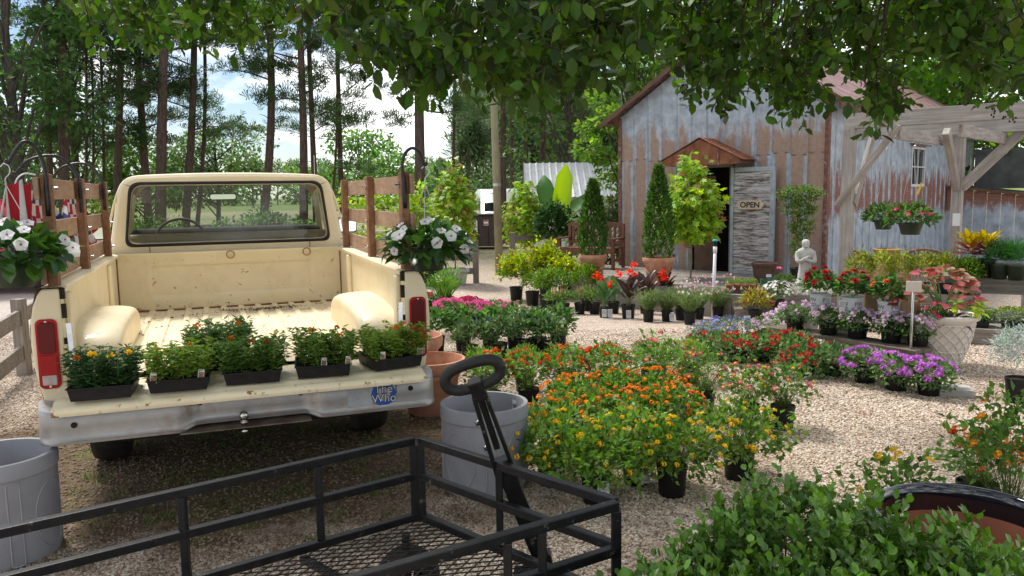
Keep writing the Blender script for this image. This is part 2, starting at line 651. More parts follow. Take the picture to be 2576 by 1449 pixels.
def pebble_mesh(seed):
    bm = bmesh.new()
    bmesh.ops.create_icosphere(bm, subdivisions=1, radius=1)
    r = random.Random(seed)
    for q in bm.verts:
        q.co *= r.uniform(.82, 1.12)
        q.co.z *= .62
        q.co.x *= 1.15
    me = bpy.data.meshes.new('pebble')
    bm.to_mesh(me)
    bm.free()
    me.polygons.foreach_set('use_smooth', [True] * len(me.polygons))
    me.materials.append(PEBMAT)
    return me

def dirtness(x, y):
    r = np.sqrt(((x + 1.75) / 2.0) ** 2 + ((y - 5.0) / 1.6) ** 2)
    w = .18 * np.sin(x * 3.1 + 1.3 * np.sin(y * 2.3)) + .15 * np.sin(y * 4.1 + x * 1.7)
    return np.clip((1.32 - r + w) / .6, 0, 1)

rng = np.random.default_rng(11)
pts = []
for y0, y1, dens, smin, smax in ((1.6, 3.6, 11500, .0044, .0084), (3.6, 5.2, 9000, .0046, .0086), (5.2, 7.5, 5200, .005, .0092), (7.5, 10.5, 2300, .006, .0105)):
    area_x0, area_x1 = -.72 * y1 - .3, .72 * y1 + .3
    nn = int((area_x1 - area_x0) * (y1 - y0) * dens)
    x = rng.uniform(area_x0, area_x1, nn)
    y = rng.uniform(y0, y1, nn)
    keep = (np.abs(x) < .70 * y + .25) & (rng.uniform(0, 1, nn) > dirtness(x, y) * .90)
    x, y = x[keep], y[keep]
    pts.append(np.stack([x, y, rng.uniform(smin, smax, len(x))], 1))
pts = np.concatenate(pts)
zz = np.array([gz(a, b) for a, b in pts[:, :2]]) + pts[:, 2] * rng.uniform(-.1, .5, len(pts))
pm = bpy.data.meshes.new('gravel_points')
pm.vertices.add(len(pts))
pm.vertices.foreach_set('co', np.stack([pts[:, 0], pts[:, 1], zz], 1).ravel().astype(np.float32))
a = pm.attributes.new('sc', 'FLOAT', 'POINT')
a.data.foreach_set('value', pts[:, 2].astype(np.float32))
a = pm.attributes.new('ro', 'FLOAT_VECTOR', 'POINT')
a.data.foreach_set('vector', np.stack([rng.normal(0, .35, len(pts)), rng.normal(0, .35, len(pts)), rng.uniform(0, 6.3, len(pts))], 1).ravel().astype(np.float32))
gravel = obj('loose_gravel', pm)
tag(gravel, 'loose tan and grey pebbles covering the yard', 'gravel', kind='stuff')
ng = bpy.data.node_groups.new('pebble_scatter', 'GeometryNodeTree')
ng.interface.new_socket('Geometry', in_out='INPUT', socket_type='NodeSocketGeometry')
ng.interface.new_socket('Geometry', in_out='OUTPUT', socket_type='NodeSocketGeometry')
gi, go = ng.nodes.new('NodeGroupInput'), ng.nodes.new('NodeGroupOutput')
iop = ng.nodes.new('GeometryNodeInstanceOnPoints')
ico = ng.nodes.new('GeometryNodeMeshIcoSphere')
ico.inputs['Subdivisions'].default_value = 2
ico.inputs['Radius'].default_value = 1
trf = ng.nodes.new('GeometryNodeTransform')
trf.inputs['Scale'].default_value = (1.2, .95, .62)
sm = ng.nodes.new('GeometryNodeSetMaterial')
sm.inputs['Material'].default_value = PEBMAT
ssm = ng.nodes.new('GeometryNodeSetShadeSmooth')
na1 = ng.nodes.new('GeometryNodeInputNamedAttribute')
na1.data_type = 'FLOAT'
na1.inputs[0].default_value = 'sc'
na2 = ng.nodes.new('GeometryNodeInputNamedAttribute')
na2.data_type = 'FLOAT_VECTOR'
na2.inputs[0].default_value = 'ro'
ng.links.new(gi.outputs[0], iop.inputs['Points'])
ng.links.new(ico.outputs[0], trf.inputs[0])
ng.links.new(trf.outputs[0], ssm.inputs[0])
ng.links.new(ssm.outputs[0], sm.inputs[0])
ng.links.new(sm.outputs[0], iop.inputs['Instance'])
ng.links.new(na1.outputs[0], iop.inputs['Scale'])
e2r = ng.nodes.new('FunctionNodeEulerToRotation')
ng.links.new(na2.outputs[0], e2r.inputs[0])
ng.links.new(e2r.outputs[0], iop.inputs['Rotation'])
ng.links.new(iop.outputs[0], go.inputs[0])
md = gravel.modifiers.new('scatter', 'NODES')
md.node_group = ng
# ------------------------------------------------------------------ the pickup truck
TH = R(20.3)
T0 = Vector((-1.4115, 4.1906, 0))
truck = thing('pickup_truck', 'old cream pickup truck with rusty open tailgate and stake sided bed', 'truck', T0, TH)

def paint_mat(name, rust=.0, low=None, scratch=.6):
    mt = bpy.data.materials.new(name)
    n, l = nodes(mt)
    v = coords(n, l, (1, 1, 1), rand=False)
    base = ramp(n, l, noise(n, l, v, 3, 5), [(.3, (.80, .68, .455)), (.7, (.86, .75, .53))])
    rcol = ramp(n, l, noise(n, l, v, 30, 6, .7), [(.3, (.10, .035, .012)), (.5, (.30, .12, .03)), (.75, (.50, .27, .08))])
    rm = noise(n, l, v, 16, 9, .72)
    if rust:
        sx = N(n, 'SeparateXYZ')
        l.new(v, sx.inputs[0])
        bias = rust
        if low is not None:
            mr = N(n, 'MapRange')
            axis, a0, a1, amt = low
            mr.inputs[1].default_value = a0
            mr.inputs[2].default_value = a1
            mr.inputs[4].default_value = amt
            l.new(sx.outputs[axis], mr.inputs[0])
            rm = mth(n, l, 'ADD', rm, mr.outputs[0])
        msk = ramp(n, l, rm, [(.70 - bias, 0), (.74 - bias, 1)])
        v3 = coords(n, l, (3, 1, 12), rand=False)
        sc_ = ramp(n, l, noise(n, l, v3, 9, 8, .8), [(.64, 0), (.67, scratch)])
        msk = mth(n, l, 'MAXIMUM', msk, sc_)
        base = mixc(n, l, msk, base, rcol)
        dirty = ramp(n, l, noise(n, l, v, 5, 7, .7), [(.5, 0), (.8, .35)])
        base = mixc(n, l, dirty, base, (.45, .34, .20))
    finish(n, l, base, .46, 0, noise(n, l, v, 2.5, 3), .08, .05, .4, .06)
    return mt

PAINT = paint_mat('cream_paint')
PAINT_BED = paint_mat('cream_bed_paint', .055)
PAINT_BULK = paint_mat('cream_bulkhead_paint', .075, (2, .82, .735, .07))
PAINT_FLOOR = paint_mat('worn_bed_floor_paint', .12, None, .9)
PAINT_GATE = paint_mat('worn_tailgate_paint', .07, (1, -.40, -.43, .07), .9)
RUBBER = mat('black_rubber', (.012, .012, .012), (.02, .02, .02), 40, rough=.6)
TYRE = mat('tyre_rubber', (.014, .013, .012), (.03, .028, .025), 30, rough=.85)
DARKSTEEL = mat('dark_chassis', (.012, .011, .010), (.035, .025, .018), 20, rough=.9)
BUMPER = mat('weathered_steel_bumper', (.30, .29, .28), (.44, .43, .42), 5, rough=.38, metal=.6, bump=.1, bscale=200, wear=((.20, .115, .06), .52, .74, 5))
CHROME = mat('polished_steel', (.62, .62, .62), (.45, .44, .42), 12, rough=.2, metal=1)
TAILRED = mat('red_lens', (.42, .004, .006), (.34, .003, .005), 4, rough=.3, spec=.3)
TAILDARK = mat('dark_red_lens', (.12, .003, .004), (.08, .002, .003), 4, rough=.3, spec=.3)
TAILWHITE = mat('clear_lens', (.50, .42, .40), (.36, .30, .30), 30, rough=.2, spec=.6)
TAN = mat('tan_vinyl', (.48, .38, .25), (.42, .33, .22), 6, rough=.6)
GLASS = bpy.data.materials.new('window_glass')
n, l = nodes(GLASS)
tr_, gl_, ms_, fr_, o_ = N(n, 'BsdfTransparent'), N(n, 'BsdfGlossy'), N(n, 'MixShader'), N(n, 'Fresnel'), N(n, 'OutputMaterial')
tr_.inputs[0].default_value = (.80, .86, .83, 1)
gl_.inputs['Roughness'].default_value = .02
fr_.inputs[0].default_value = 1.5
l.new(fr_.outputs[0], ms_.inputs[0])
l.new(tr_.outputs[0], ms_.inputs[1])
l.new(gl_.outputs[0], ms_.inputs[2])
l.new(ms_.outputs[0], o_.inputs[0])

BF, BRAIL, BLEN, BW = .735, 1.197, 2.45, .86
# bed floor with pressed ribs running fore and aft
prof = []
x = -BW
k = 0
nr = 13
step = 2 * BW / nr
for i in range(nr):
    x0 = -BW + i * step
    prof += [(x0, 0), (x0 + step * .58, 0), (x0 + step * .66, .013), (x0 + step * .92, .013)]
prof.append((BW, 0))
mb = MB()
mb.grid([[(p[0], yy, BF + p[1]) for p in prof] for yy in (0, .6, 1.2, 1.8, BLEN)])
floor_ = mb.build('bed_floor', PAINT_FLOOR, truck)
# front wall of the bed
def bulk_y(x, z):
    d = 0
    if abs(x) < .62 and .84 < z < 1.10:
        e = min(.62 - abs(x), z - .84, 1.10 - z)
        d = .024 * min(1, e / .02)
    return BLEN - .0 + d
rows = []
zsb = [BF, .80, .835, .845, .86, .90, .98, 1.06, 1.08, 1.095, 1.105, 1.15, 1.18, 1.19, BRAIL]
xsb = [-BW] + sorted([s_ * q for s_ in (-1, 1) for q in (.60, .605, .625, .64, .75, .4, .2)] + [0]) + [BW]
for z in zsb:
    rows.append([(x, bulk_y(x, z) - (.02 if z > 1.175 else 0), z) for x in xsb])
rows.append([(x, BLEN + .05, BRAIL) for x in xsb])
rows.append([(x, BLEN + .05, BF) for x in xsb])
mb = MB()
mb.grid(rows)
mb.build('bed_front_panel', PAINT_BULK, truck, True, auto=50)

def bed_side(s):
    # cross section (x outwards, z), inner bottom -> rail -> outer bottom
    cs = [(BW, BF - .02), (BW, BF + .12), (BW, 1.15), (BW, 1.165), (BW - .02, 1.17), (BW - .022, 1.19), (BW - .012, BRAIL), (BW + .085, BRAIL), (BW + .105, 1.18), (.985, 1.10), (1.000, 1.0), (1.003, .90), (.997, .82), (.985, .75), (.965, .62), (.94, .52)]
    rows = []
    for yy in (0.012, .3, .8, 1.3, 1.9, BLEN + .04):
        rows.append([(s * a, yy, b) for a, b in cs])
    mb = MB()
    mb.grid(rows)
    # rear post: rounded outline facing backwards
    rp_ = [(BW - .005, BF - .20), (BW - .005, BRAIL - .005)]
    rp_ += [(BW + .075, BRAIL - .005), (.955, 1.165), (.978, 1.11), (.992, 1.03), (.998, .92), (.994, .82), (.98, .74), (.958, .62), (.94, .53)]
    mb2 = MB()
    mb2.prism(rp_, -.015, .012, lambda u, v_, a_: (s * u, a_, v_))
    sd_ = mb.build('bed_side', PAINT_BED, truck, True, auto=40)
    mb2.build('rear_post', PAINT, sd_, False, .012, 3)
    # stake pocket recesses and inner stiffeners
    for yy in (.16, 1.92):
        mb3 = MB()
        mb3.box((s * (BW - .012), yy, .95), (.028, .10, .42))
        mb3.build('inner_rib', PAINT_BED, sd_, False, .02, 3)
    # latch hardware on the rear post
    for c_, d_ in (((s * (BW - .012), .004, 1.165), (.022, .03, .05)), ((s * (BW - .014), .004, 1.08), (.02, .026, .07)), ((s * (BW - .012), .004, .93), (.018, .022, .03))):
        mb4 = MB()
        mb4.box(c_, d_)
        mb4.build('latch_plate', DARKSTEEL, sd_)
    # check strap from post to tailgate
    mb5 = MB()
    mb5.bar((s * (BW - .03), -.012, 1.02), (s * (BW - .045), -.05, .78), .006, .022, (1, 0, 0))
    mb5.build('tailgate_strap', CHROME, sd_)
    # wheel house
    rows = []
    cyw = .84
    for i in range(25):
        th = math.pi * i / 24
        ct, st_ = math.cos(th), math.sin(th)
        row = []
        for j in range(13):
            ph = math.pi / 2 * j / 12
            e1, e2 = .50, .55
            sg = lambda q, e: math.copysign(abs(q) ** e, q)
            xx = sg(math.cos(ph), e2) * .245
            rad = sg(math.sin(ph), e2)
            # y and z follow the rounded arch
            row.append((s * (BW + .012 - (sg(math.sin(math.pi / 2 * (1 - j / 12)), e2) * .245)), cyw + sg(ct, .62) * .68 * (.80 + .20 * rad), BF - .01 + sg(st_, .62) * .235 * (.72 + .28 * rad)))
        rows.append(row)
    # close the inner face
    mb6 = MB()
    mb6.grid(rows)
    cidx = [r[0] for r in rows]
    mb6.add(cidx, [tuple(range(len(cidx)))])
    mb6.build('wheel_house', PAINT_BED, sd_, True, auto=60)
    # tail light
    tl = MB()
    def rr_(cx_, cz_, w_, h_, r_, k_=5):
        out = []
        for qx, qz, a0 in ((1, 1, 0), (-1, 1, 90), (-1, -1, 180), (1, -1, 270)):
            for i in range(k_ + 1):
                a_ = R(a0 + 90 * i / k_)
                out.append((cx_ + qx * (w_ / 2 - r_) + r_ * math.cos(a_), cz_ + qz * (h_ / 2 - r_) + r_ * math.sin(a_)))
        return out
    F_ = lambda u, v_, a_: (s * u, a_, v_)
    lx, lz, lw, lh = .925, .875, .096, .345
    tl.prism(rr_(lx, lz, lw, lh, .028), -.018, -.030, F_)
    body = tl.build('tail_light', TAILRED, truck, False, .006, 2)
    q = MB()
    q.prism(rr_(lx, lz + .08, lw - .02, .155, .02), -.030, -.037, F_)
    q.build('upper_lens', TAILDARK, body, False, .004, 2)
    q = MB()
    q.prism(rr_(lx, lz - .055, lw - .02, .10, .006), -.030, -.038, F_)
    q.build('brake_lens', TAILRED, body, False, .004, 2)
    q = MB()
    q.prism(rr_(lx, lz - .128, lw - .032, .052, .006), -.030, -.036, F_)
    q.build('reverse_lens', TAILWHITE, body, False, .004, 2)
    for dz_ in (.160, -.160):
        q = MB()
        q.tube([(s * lx, -.03, lz + dz_), (s * lx, -.034, lz + dz_)], .006, 8)
        q.build('screw', CHROME, body)
for s in (-1, 1):
    bed_side(s)

# open tailgate lying level
def gate_z(y):
    return .718 + .028 * (y / .43)
gp = [(-.006, 0), (-.10, 0), (-.11, .008), (-.19, .008), (-.20, 0), (-.28, 0), (-.29, .008), (-.36, .008), (-.37, 0), (-.40, 0), (-.418, -.004), (-.428, -.014), (-.430, -.026), (-.424, -.04), (-.40, -.046), (-.2, -.046), (-.006, -.046)]
mb = MB()
xg = [-.862, -.858, -.4, 0, .4, .858, .862]
mb.grid([[(x, p[0], gate_z(p[0]) + p[1]) for x in xg] for p in gp + [gp[0]]])
ends = [(xg[0], p[0], gate_z(p[0]) + p[1]) for p in gp]
mb.add(ends, [tuple(range(len(gp)))])
ends = [(xg[-1], p[0], gate_z(p[0]) + p[1]) for p in gp]
mb.add(ends, [tuple(range(len(gp)))])
mb.build('tailgate', PAINT_GATE, truck, True, auto=40)

# rear bumper, bowed ends and a set back middle
rows = []
for i in range(81):
    x = -.965 + 1.93 * i / 80
    ax = abs(x)
    wrap = 0
    if ax > .86:
        t = (ax - .86) / .105
        wrap = .17 * (1 - math.sqrt(max(0, 1 - t * t)))
    rc_ = 0
    if ax < .34:
        t = min(1, max(0, (.34 - ax) / .09))
        rc_ = .055 * t * t * (3 - 2 * t)
    yb = -.325 + wrap + rc_
    up_ = .018 * min(1, rc_ / .055)
    rows.append([(x, -.08 + wrap * .4, .652), (x, yb + .03, .652), (x, yb + .012, .648), (x, yb, .632), (x, yb, .57), (x, yb, .53 + up_), (x, yb - .004, .515 + up_), (x, yb - .012, .507 + up_), (x, yb - .010, .495 + up_), (x, yb + .03, .488 + up_), (x, yb + .12, .488 + up_)])
mb = MB()
mb.grid(rows)
bumper = mb.build('rear_bumper', BUMPER, truck, True, auto=50)
for xx, zz_, r_ in ((-.79, .585, .014), (.80, .60, .014)):
    mb = MB()
    mb.tube([(xx, -.326, zz_), (xx, -.331, zz_)], r_, 14)
    mb.build('bumper_hole', DARKSTEEL, bumper)
for xx in (-.245, .235):
    mb = MB()
    mb.ball((xx, -.302, .628), (.016, .016, .016), 12, 8)
    mb.build('carriage_bolt', CHROME, bumper, True)
mb = MB()
mb.lathe([(0, .058), (.012, .056), (.020, .048), (.0235, .036), (.021, .022), (.014, .014), (.012, .008), (.020, .006), (.021, 0), (.012, -.002), (.011, -.035), (.017, -.036), (.017, -.05), (0, -.05)], 18, (-.045, -.34, .515))
mb.build('trailer_ball', CHROME, bumper, True)
mb = MB()
mb.box((-.03, -.29, .494), (.62, .14, .006))
mb.build('hitch_plate', mat('rusty_plate', (.10, .06, .04), (.20, .16, .13), 14, rough=.7, metal=.3), bumper)

# stickers on the bumper
STICKBLUE = mat('sticker_blue', (.012, .075, .36), (.02, .10, .42), 20, rough=.5)
STICKGREY = mat('sticker_grey', (.34, .35, .37), (.42, .43, .45), 14, rough=.5, wear=((.25, .22, .19), .55, .7, 25))
OUTLINE = mat('sticker_outline', (.02, .02, .025), rough=.5)
FACE = mat('sticker_letter', (.60, .62, .65), (.48, .50, .53), 20, rough=.5)
sy = -.3262
def sticker_text(body, x, z, size, parent, name, matl, y, off=0.0, bold=0.0):
    cu = bpy.data.curves.new(name, 'FONT')
    cu.body = body
    cu.size = size
    cu.offset = off
    cu.extrude = .0002
    to = bpy.data.objects.new(name, cu)
    COL.objects.link(to)
    dg_ = bpy.context.evaluated_depsgraph_get()
    me = bpy.data.meshes.new_from_object(to.evaluated_get(dg_))
    bpy.data.objects.remove(to)
    bpy.data.curves.remove(cu)
    me.materials.clear()
    me.materials.append(matl)
    o = obj(name, me, parent, (x, y, z), (R(90), 0, 0))
    return o
sx0, sz0 = .655, .583
mb = MB()
ring = []
for i in range(40):
    a_ = 2 * math.pi * i / 40
    ring.append((math.cos(a_), math.sin(a_)))
vsr = [(sx0 + .064 * c_, sy - .0004, sz0 + .064 * s_) for c_, s_ in ring] + [(sx0 + .036 * c_, sy - .0004, sz0 + .036 * s_) for c_, s_ in ring]
mb.add(vsr, [(i, (i + 1) % 40, 40 + (i + 1) % 40, 40 + i) for i in range(40)])
mb.build('bumper_sticker', STICKBLUE, bumper)
mb = MB()
mb.box((.53, sy - .0002, .578), (.125, .0006, .105))
mb.build('peeled_sticker', STICKGREY, bumper)
for body, xx, zz_, sz in (('The', .606, .590, .062), ('Who', .592, .541, .062)):
    sticker_text(body, xx, zz_, sz, bumper, 'sticker_outline', OUTLINE, sy - .0010, .0034)
    sticker_text(body, xx, zz_, sz, bumper, 'sticker_lettering', FACE, sy - .0020, 0.0)
mb = MB()
mb.box((.722, sy - .001, .612), (.005, .0006, .065)).add([(.722 - .011, sy - .0012, .638), (.722 + .011, sy - .0012, .638), (.722, sy - .0012, .656)], [(0, 1, 2)])
mb.build('sticker_arrow', OUTLINE, bumper)

# cab
def lerp(a, b, t): return a + (b - a) * t
def round_trap(wb, wt, zb, zt, r, k=6, crown=0.0):
    cs = [(wt / 2, zt), (-wt / 2, zt), (-wb / 2, zb), (wb / 2, zb)]
    out = []
    for i in range(4):
        p, a, b = Vector(cs[i]), Vector(cs[i - 1]), Vector(cs[(i + 1) % 4])
        u, v_ = (a - p).normalized(), (b - p).normalized()
        rr2 = r[i] if hasattr(r, '__len__') else r
        p0, p1 = p + u * rr2, p + v_ * rr2
        for j in range(k + 1):
            t = j / k
            out.append(((1 - t) ** 2 * p0 + 2 * t * (1 - t) * p + t * t * p1))
        # extra points on the following edge
        nxt = Vector(cs[(i + 1) % 4])
        rn = r[(i + 1) % 4] if hasattr(r, '__len__') else r
        q0, q1 = out[-1], nxt + (p - nxt).normalized() * rn
        for j in range(1, 6):
            out.append(q0.lerp(q1, j / 6))
    res = []
    for p in out:
        t = max(0, (p.y - zb) / (zt - zb))
        res.append((p.x, p.y + (crown * (1 - (2 * p.x / wt) ** 2) if p.y > zt - .12 else 0)))
    return res
CY = 2.53
win = round_trap(1.535, 1.415, 1.275, 1.722, (.085, .085, .07, .07))
outer0 = round_trap(1.80, 1.56, 1.13, 1.775, (.12, .12, .02, .02), crown=.018)
outer1 = round_trap(1.84, 1.60, 1.13, 1.795, (.13, .13, .02, .02), crown=.022)
outer2 = round_trap(1.86, 1.62, 1.13, 1.80, (.14, .14, .02, .02), crown=.024)
nl = len(win)
mb = MB()
loops = [[(u, CY + .02, v_) for u, v_ in win], [(u * 1.012, CY + .004, (v_ - 1.5) * 1.02 + 1.5) for u, v_ in win], [(u, CY, v_) for u, v_ in outer0], [(u, CY + .018, v_) for u, v_ in outer1], [(u, CY + .06, v_) for u, v_ in outer2], [(u, CY + .20, v_) for u, v_ in outer2]]
vs_ = [p for lp in loops for p in lp]
fs_ = []
for i in range(len(loops) - 1):
    for j in range(nl):
        a_, b_ = i * nl + j, i * nl + (j + 1) % nl
        fs_.append((a_, b_, b_ + nl, a_ + nl))
mb.add(vs_, fs_)
cab = mb.build('cab', PAINT, truck, True, auto=35)
# roof skin over the cab
rows = []
for yy, dz, sw in ((CY + .19, 0, 1), (2.9, .012, 1), (3.2, .012, 1), (3.45, 0, .99), (3.58, -.03, .975), (3.62, -.06, .97)):
    row = []
    for i in range(21):
        t = -1 + i / 10
        xx = .81 * sw * math.copysign(1 - (1 - abs(t)) ** 1.35, t) if False else .81 * sw * t
        z = 1.822 + dz - .024 * t * t - (.11 * max(0, (abs(t) - .82) / .18) ** 2.2)
        row.append((xx, yy, z))
    rows.append(row)
mb = MB()
mb.grid(rows)
mb.build('roof', PAINT, truck, True)
# rain gutter
for s in (-1, 1):
    mb = MB()
    mb.tube(smooth_pts([(s * .935, 2.60, 1.22), (s * .90, 2.58, 1.42), (s * .838, 2.57, 1.64), (s * .80, 2.62, 1.72), (s * .815, 3.0, 1.735), (s * .80, 3.5, 1.72), (s * .79, 3.62, 1.70)], 5), .009, 8)
    mb.build('rain_gutter', PAINT, truck, True)
    # pillar at the windscreen and the door below the window
    mb = MB()
    mb.bar((s * .80, 3.60, 1.72), (s * .90, 4.0, 1.24), .05, .06)
    mb.build('windscreen_pillar', PAINT, truck)
    mb = MB()
    mb.grid([[(s * a_, yy, b_) for a_, b_ in ((.935, 1.25), (.975, 1.18), (1.0, 1.05), (1.0, .85), (.985, .70), (.95, .55))] for yy in (2.52, 3.0, 3.9, 4.05)])
    mb.build('door', PAINT, truck, True)
    mb = MB()
    mb.grid([[(s * a_, yy, b_) for a_, b_ in ((.80, 1.70), (.925, 1.25))] for yy in (2.75, 3.85)])
    mb.build('side_window', GLASS, truck)
    # mirror
    mb = MB()
    mb.prism(round_trap(.17, .19, 1.26, 1.42, .03, 4), 3.52, 3.57, lambda u, v_, a_: (s * 1.10 + u, a_, v_))
    mi_ = mb.build('door_mirror', mat('mirror_shell', (.03, .03, .032), rough=.4), truck, False, .01, 2)
    mb = MB()
    mb.add([(s * 1.10 + u * .88, 3.517, v_) for u, v_ in round_trap(.17, .19, 1.275, 1.405, .025, 4)], [tuple(range(nl if False else len(round_trap(.17, .19, 1.275, 1.405, .025, 4))))])
    mb.build('mirror_glass', mat('mirror_glass', (.75, .8, .8), rough=.05, metal=1), mi_)
    mb = MB()
    mb.tube([(s * 1.05, 3.56, 1.30), (s * .96, 3.60, 1.20)], .009, 6)
    mb.build('mirror_arm', CHROME, mi_)
# window gasket and glass
mb = MB()
g0 = [(u, CY - .006, v_) for u, v_ in win]
cxz = (0, 1.498)
def infl(lp, k, yy): 
    return [((u - 0) + math.copysign(k, u) * min(1, abs(u) / .6), yy, v_ + math.copysign(k, v_ - 1.498) * min(1, abs(v_ - 1.498) / .17)) for u, v_ in lp]
gl = [infl(win, .016, CY + .004), infl(win, .013, CY - .014), infl(win, -.008, CY - .018), infl(win, -.026, CY - .010), infl(win, -.034, CY + .006)]
vs_ = [p for lp in gl for p in lp]
fs_ = [(i * nl + j, i * nl + (j + 1) % nl, (i + 1) * nl + (j + 1) % nl, (i + 1) * nl + j) for i in range(4) for j in range(nl)]
mb.add(vs_, fs_)
rw = mb.build('rear_window', RUBBER, truck, True)
mb = MB()
lp = infl(win, -.022, CY + .006)
mb.add(lp, [tuple(range(nl))])
mb.build('pane', GLASS, rw)
mb = MB()
wind = [(-.80, 3.66, 1.70), (.80, 3.66, 1.70), (.90, 4.02, 1.25), (-.90, 4.02, 1.25)]
mb.add(wind, [(0, 1, 2, 3)])
mb.build('windscreen', GLASS, truck)
# lower cab back, hood, wings and running gear
mb = MB()
mb.box((0, 2.56, .86), (1.78, .04, .72))
mb.build('cab_back', PAINT, truck)
mb = MB()
mb.grid([[(x, 4.03, 1.20), (x, 4.4, 1.15 + .02 * (1 - abs(x))), (x, 5.0, 1.12 + .02 * (1 - abs(x))), (x, 5.35, 1.06), (x, 5.42, .95), (x, 5.42, .55)] for x in (-.98, -.95, -.5, 0, .5, .95, .98)])
mb.build('hood', PAINT, truck, True)
for s in (-1, 1):
    mb = MB()
    mb.grid([[(s * .98, yy, z) for z in (1.12, .9, .55)] for yy in (4.03, 4.6, 5.4)])
    mb.build('front_wing', PAINT, truck)
mb = MB()
mb.box((0, 2.6, .50), (1.3, 5.4, .16)).box((0, 1.08, .38), (1.5, .12, .12)).box((0, 1.2, .66), (1.7, 2.3, .06))
mb.build('chassis_block', DARKSTEEL, truck)  # solid dark frame boxes, added to block light beneath the bed
for yw in (1.08, 4.55):
    for s in (-1, 1):
        mb = MB()
        mb.lathe([(.19, -.09), (.30, -.105), (.345, -.095), (.36, -.06), (.36, .06), (.345, .095), (.30, .105), (.19, .09)], 32)
        wh = mb.build('tyre', TYRE, truck, True)
        wh.rotation_euler = (0, R(90), 0)
        wh.location = (s * .80, yw, .36)
        mb = MB()
        mb.lathe([(0, -.02), (.10, -.02), (.17, -.07), (.19, -.09), (.19, .09), (.17, .07), (0, .07)], 24)
        mb.build('wheel_rim', DARKSTEEL, wh, True)
# inside the cab
mb = MB()
mb.box((0, 3.86, 1.20), (1.72, .34, .28))
mb.build('dashboard', DARKSTEEL, truck, False, .05, 3)
mb = MB()
mb.box((0, 2.70, 1.035), (1.62, .16, .60))
mb.build('seat_back', TAN, truck, False, .05, 3)
mb = MB()
cst = Vector((-.42, 3.42, 1.26))
tilt = Matrix.Rotation(R(-32), 3, 'X')
pts_ = [cst + tilt @ Vector((.205 * math.cos(2 * math.pi * i / 32), 0, .205 * math.sin(2 * math.pi * i / 32))) for i in range(33)]
mb.tube(pts_, .013, 8, False)
sw = mb.build('steering_wheel', RUBBER, truck, True)
mb = MB()
for a_ in (20, 160):
    mb.bar(cst, cst + tilt @ Vector((.2 * math.cos(R(a_)), 0, -.2 * math.sin(R(a_)))), .02, .012)
mb.ball(cst, .035, 10, 6)
mb.tube([cst, cst + Vector((0, .35, -.2))], .025, 8)
mb.build('steering_column', RUBBER, sw)
mb = MB()
mb.prism(round_trap(.24, .24, 1.60, 1.66, .025, 4), 3.42, 3.44, lambda u, v_, a_: (u - .04, a_, v_))
rm_ = mb.build('cabin_mirror', RUBBER, truck)
mb = MB()
cc = round_trap(.22, .22, 1.608, 1.652, .02, 4)
mb.add([(u - .04, 3.416, v_) for u, v_ in cc], [tuple(range(len(cc)))])
mb.build('mirror_glass', bpy.data.materials['mirror_glass'], rm_)
mb = MB()
mb.tube([(.88, 4.3, 1.15), (.89, 4.25, 2.05)], .003, 5)
mb.build('antenna', CHROME, truck)
# small tie down loops with rust on the front bed rail
for xx in (-.02, .58):
    mb = MB()
    mb.tube([(xx + .03 * math.cos(a_), BLEN - .026, 1.165 + .03 * math.sin(a_)) for a_ in [R(q) for q in range(0, 361, 30)]], .004, 5, False)
    mb.build('tie_down_loop', mat('rusty_wire', (.24, .10, .03), (.36, .17, .05), 30, rough=.8), truck)
SEAM = mat('rust_seam', (.13, .05, .02), (.30, .14, .05), 25, rough=.9)
for s in (-1, 1):
    mb = MB()
    mb.bar((s * (BW - .004), BLEN - .004, BF + .02), (s * (BW - .004), BLEN - .004, 1.17), .010, .010)
    mb.build('rust_seam', SEAM, truck)
mb = MB()
mb.bar((-BW + .02, BLEN - .004, BF + .006), (BW - .02, BLEN - .004, BF + .006), .012, .012)
mb.build('rust_seam', SEAM, truck)
for s in (-1, 1):
    mb = MB()
    mb.bar((s * .62, CY - .0015, 1.19), (s * .62, CY - .0015, 1.256), .004, .004, (0, 1, 0))
    mb.build('cab_seam', SEAM, truck)
    mb = MB()
    mb.bar((s * .728, CY - .0015, 1.722), (s * .775, CY + .004, 1.738), .004, .004, (0, 1, 0))
    mb.build('cab_seam', SEAM, truck)
# leaf litter left on the bed floor
rng = np.random.default_rng(5)
lc = LC()
P = []
for cx_, cy_, w_, n_ in ((.0, 2.12, .04, 50), (.12, 2.10, .05, 70), (.25, 2.1, .06, 110), (.38, 2.12, .05, 80), (-.1, 2.15, .03, 30), (-.6, 1.75, .02, 8), (-.45, 1.9, .03, 8), (-.52, 1.5, .05, 10), (-.3, 2.0, .08, 16), (-.62, 1.2, .03, 10), (.2, 1.7, .3, 12)):
    P.append(np.stack([rng.normal(cx_, w_, n_), rng.normal(cy_, w_ * .5, n_), np.full(n_, BF + .016)], 1))
P = np.concatenate(P)
D = rng.normal(0, 1, (len(P), 3)) * np.array([1, 1, .35])
lc.add(P, D, rng.uniform(.012, .03, len(P)), .008, 'quad', tint(rng, (.07, .035, .02), len(P), .4), rng=rng)
lt = obj('leaf_litter', lc.mesh('leaf_litter', LEAF))
lt.location = T0
lt.rotation_euler = (0, 0, TH)
tag(lt, 'crumbled brown leaf litter scattered on the truck bed floor', 'litter', kind='stuff')
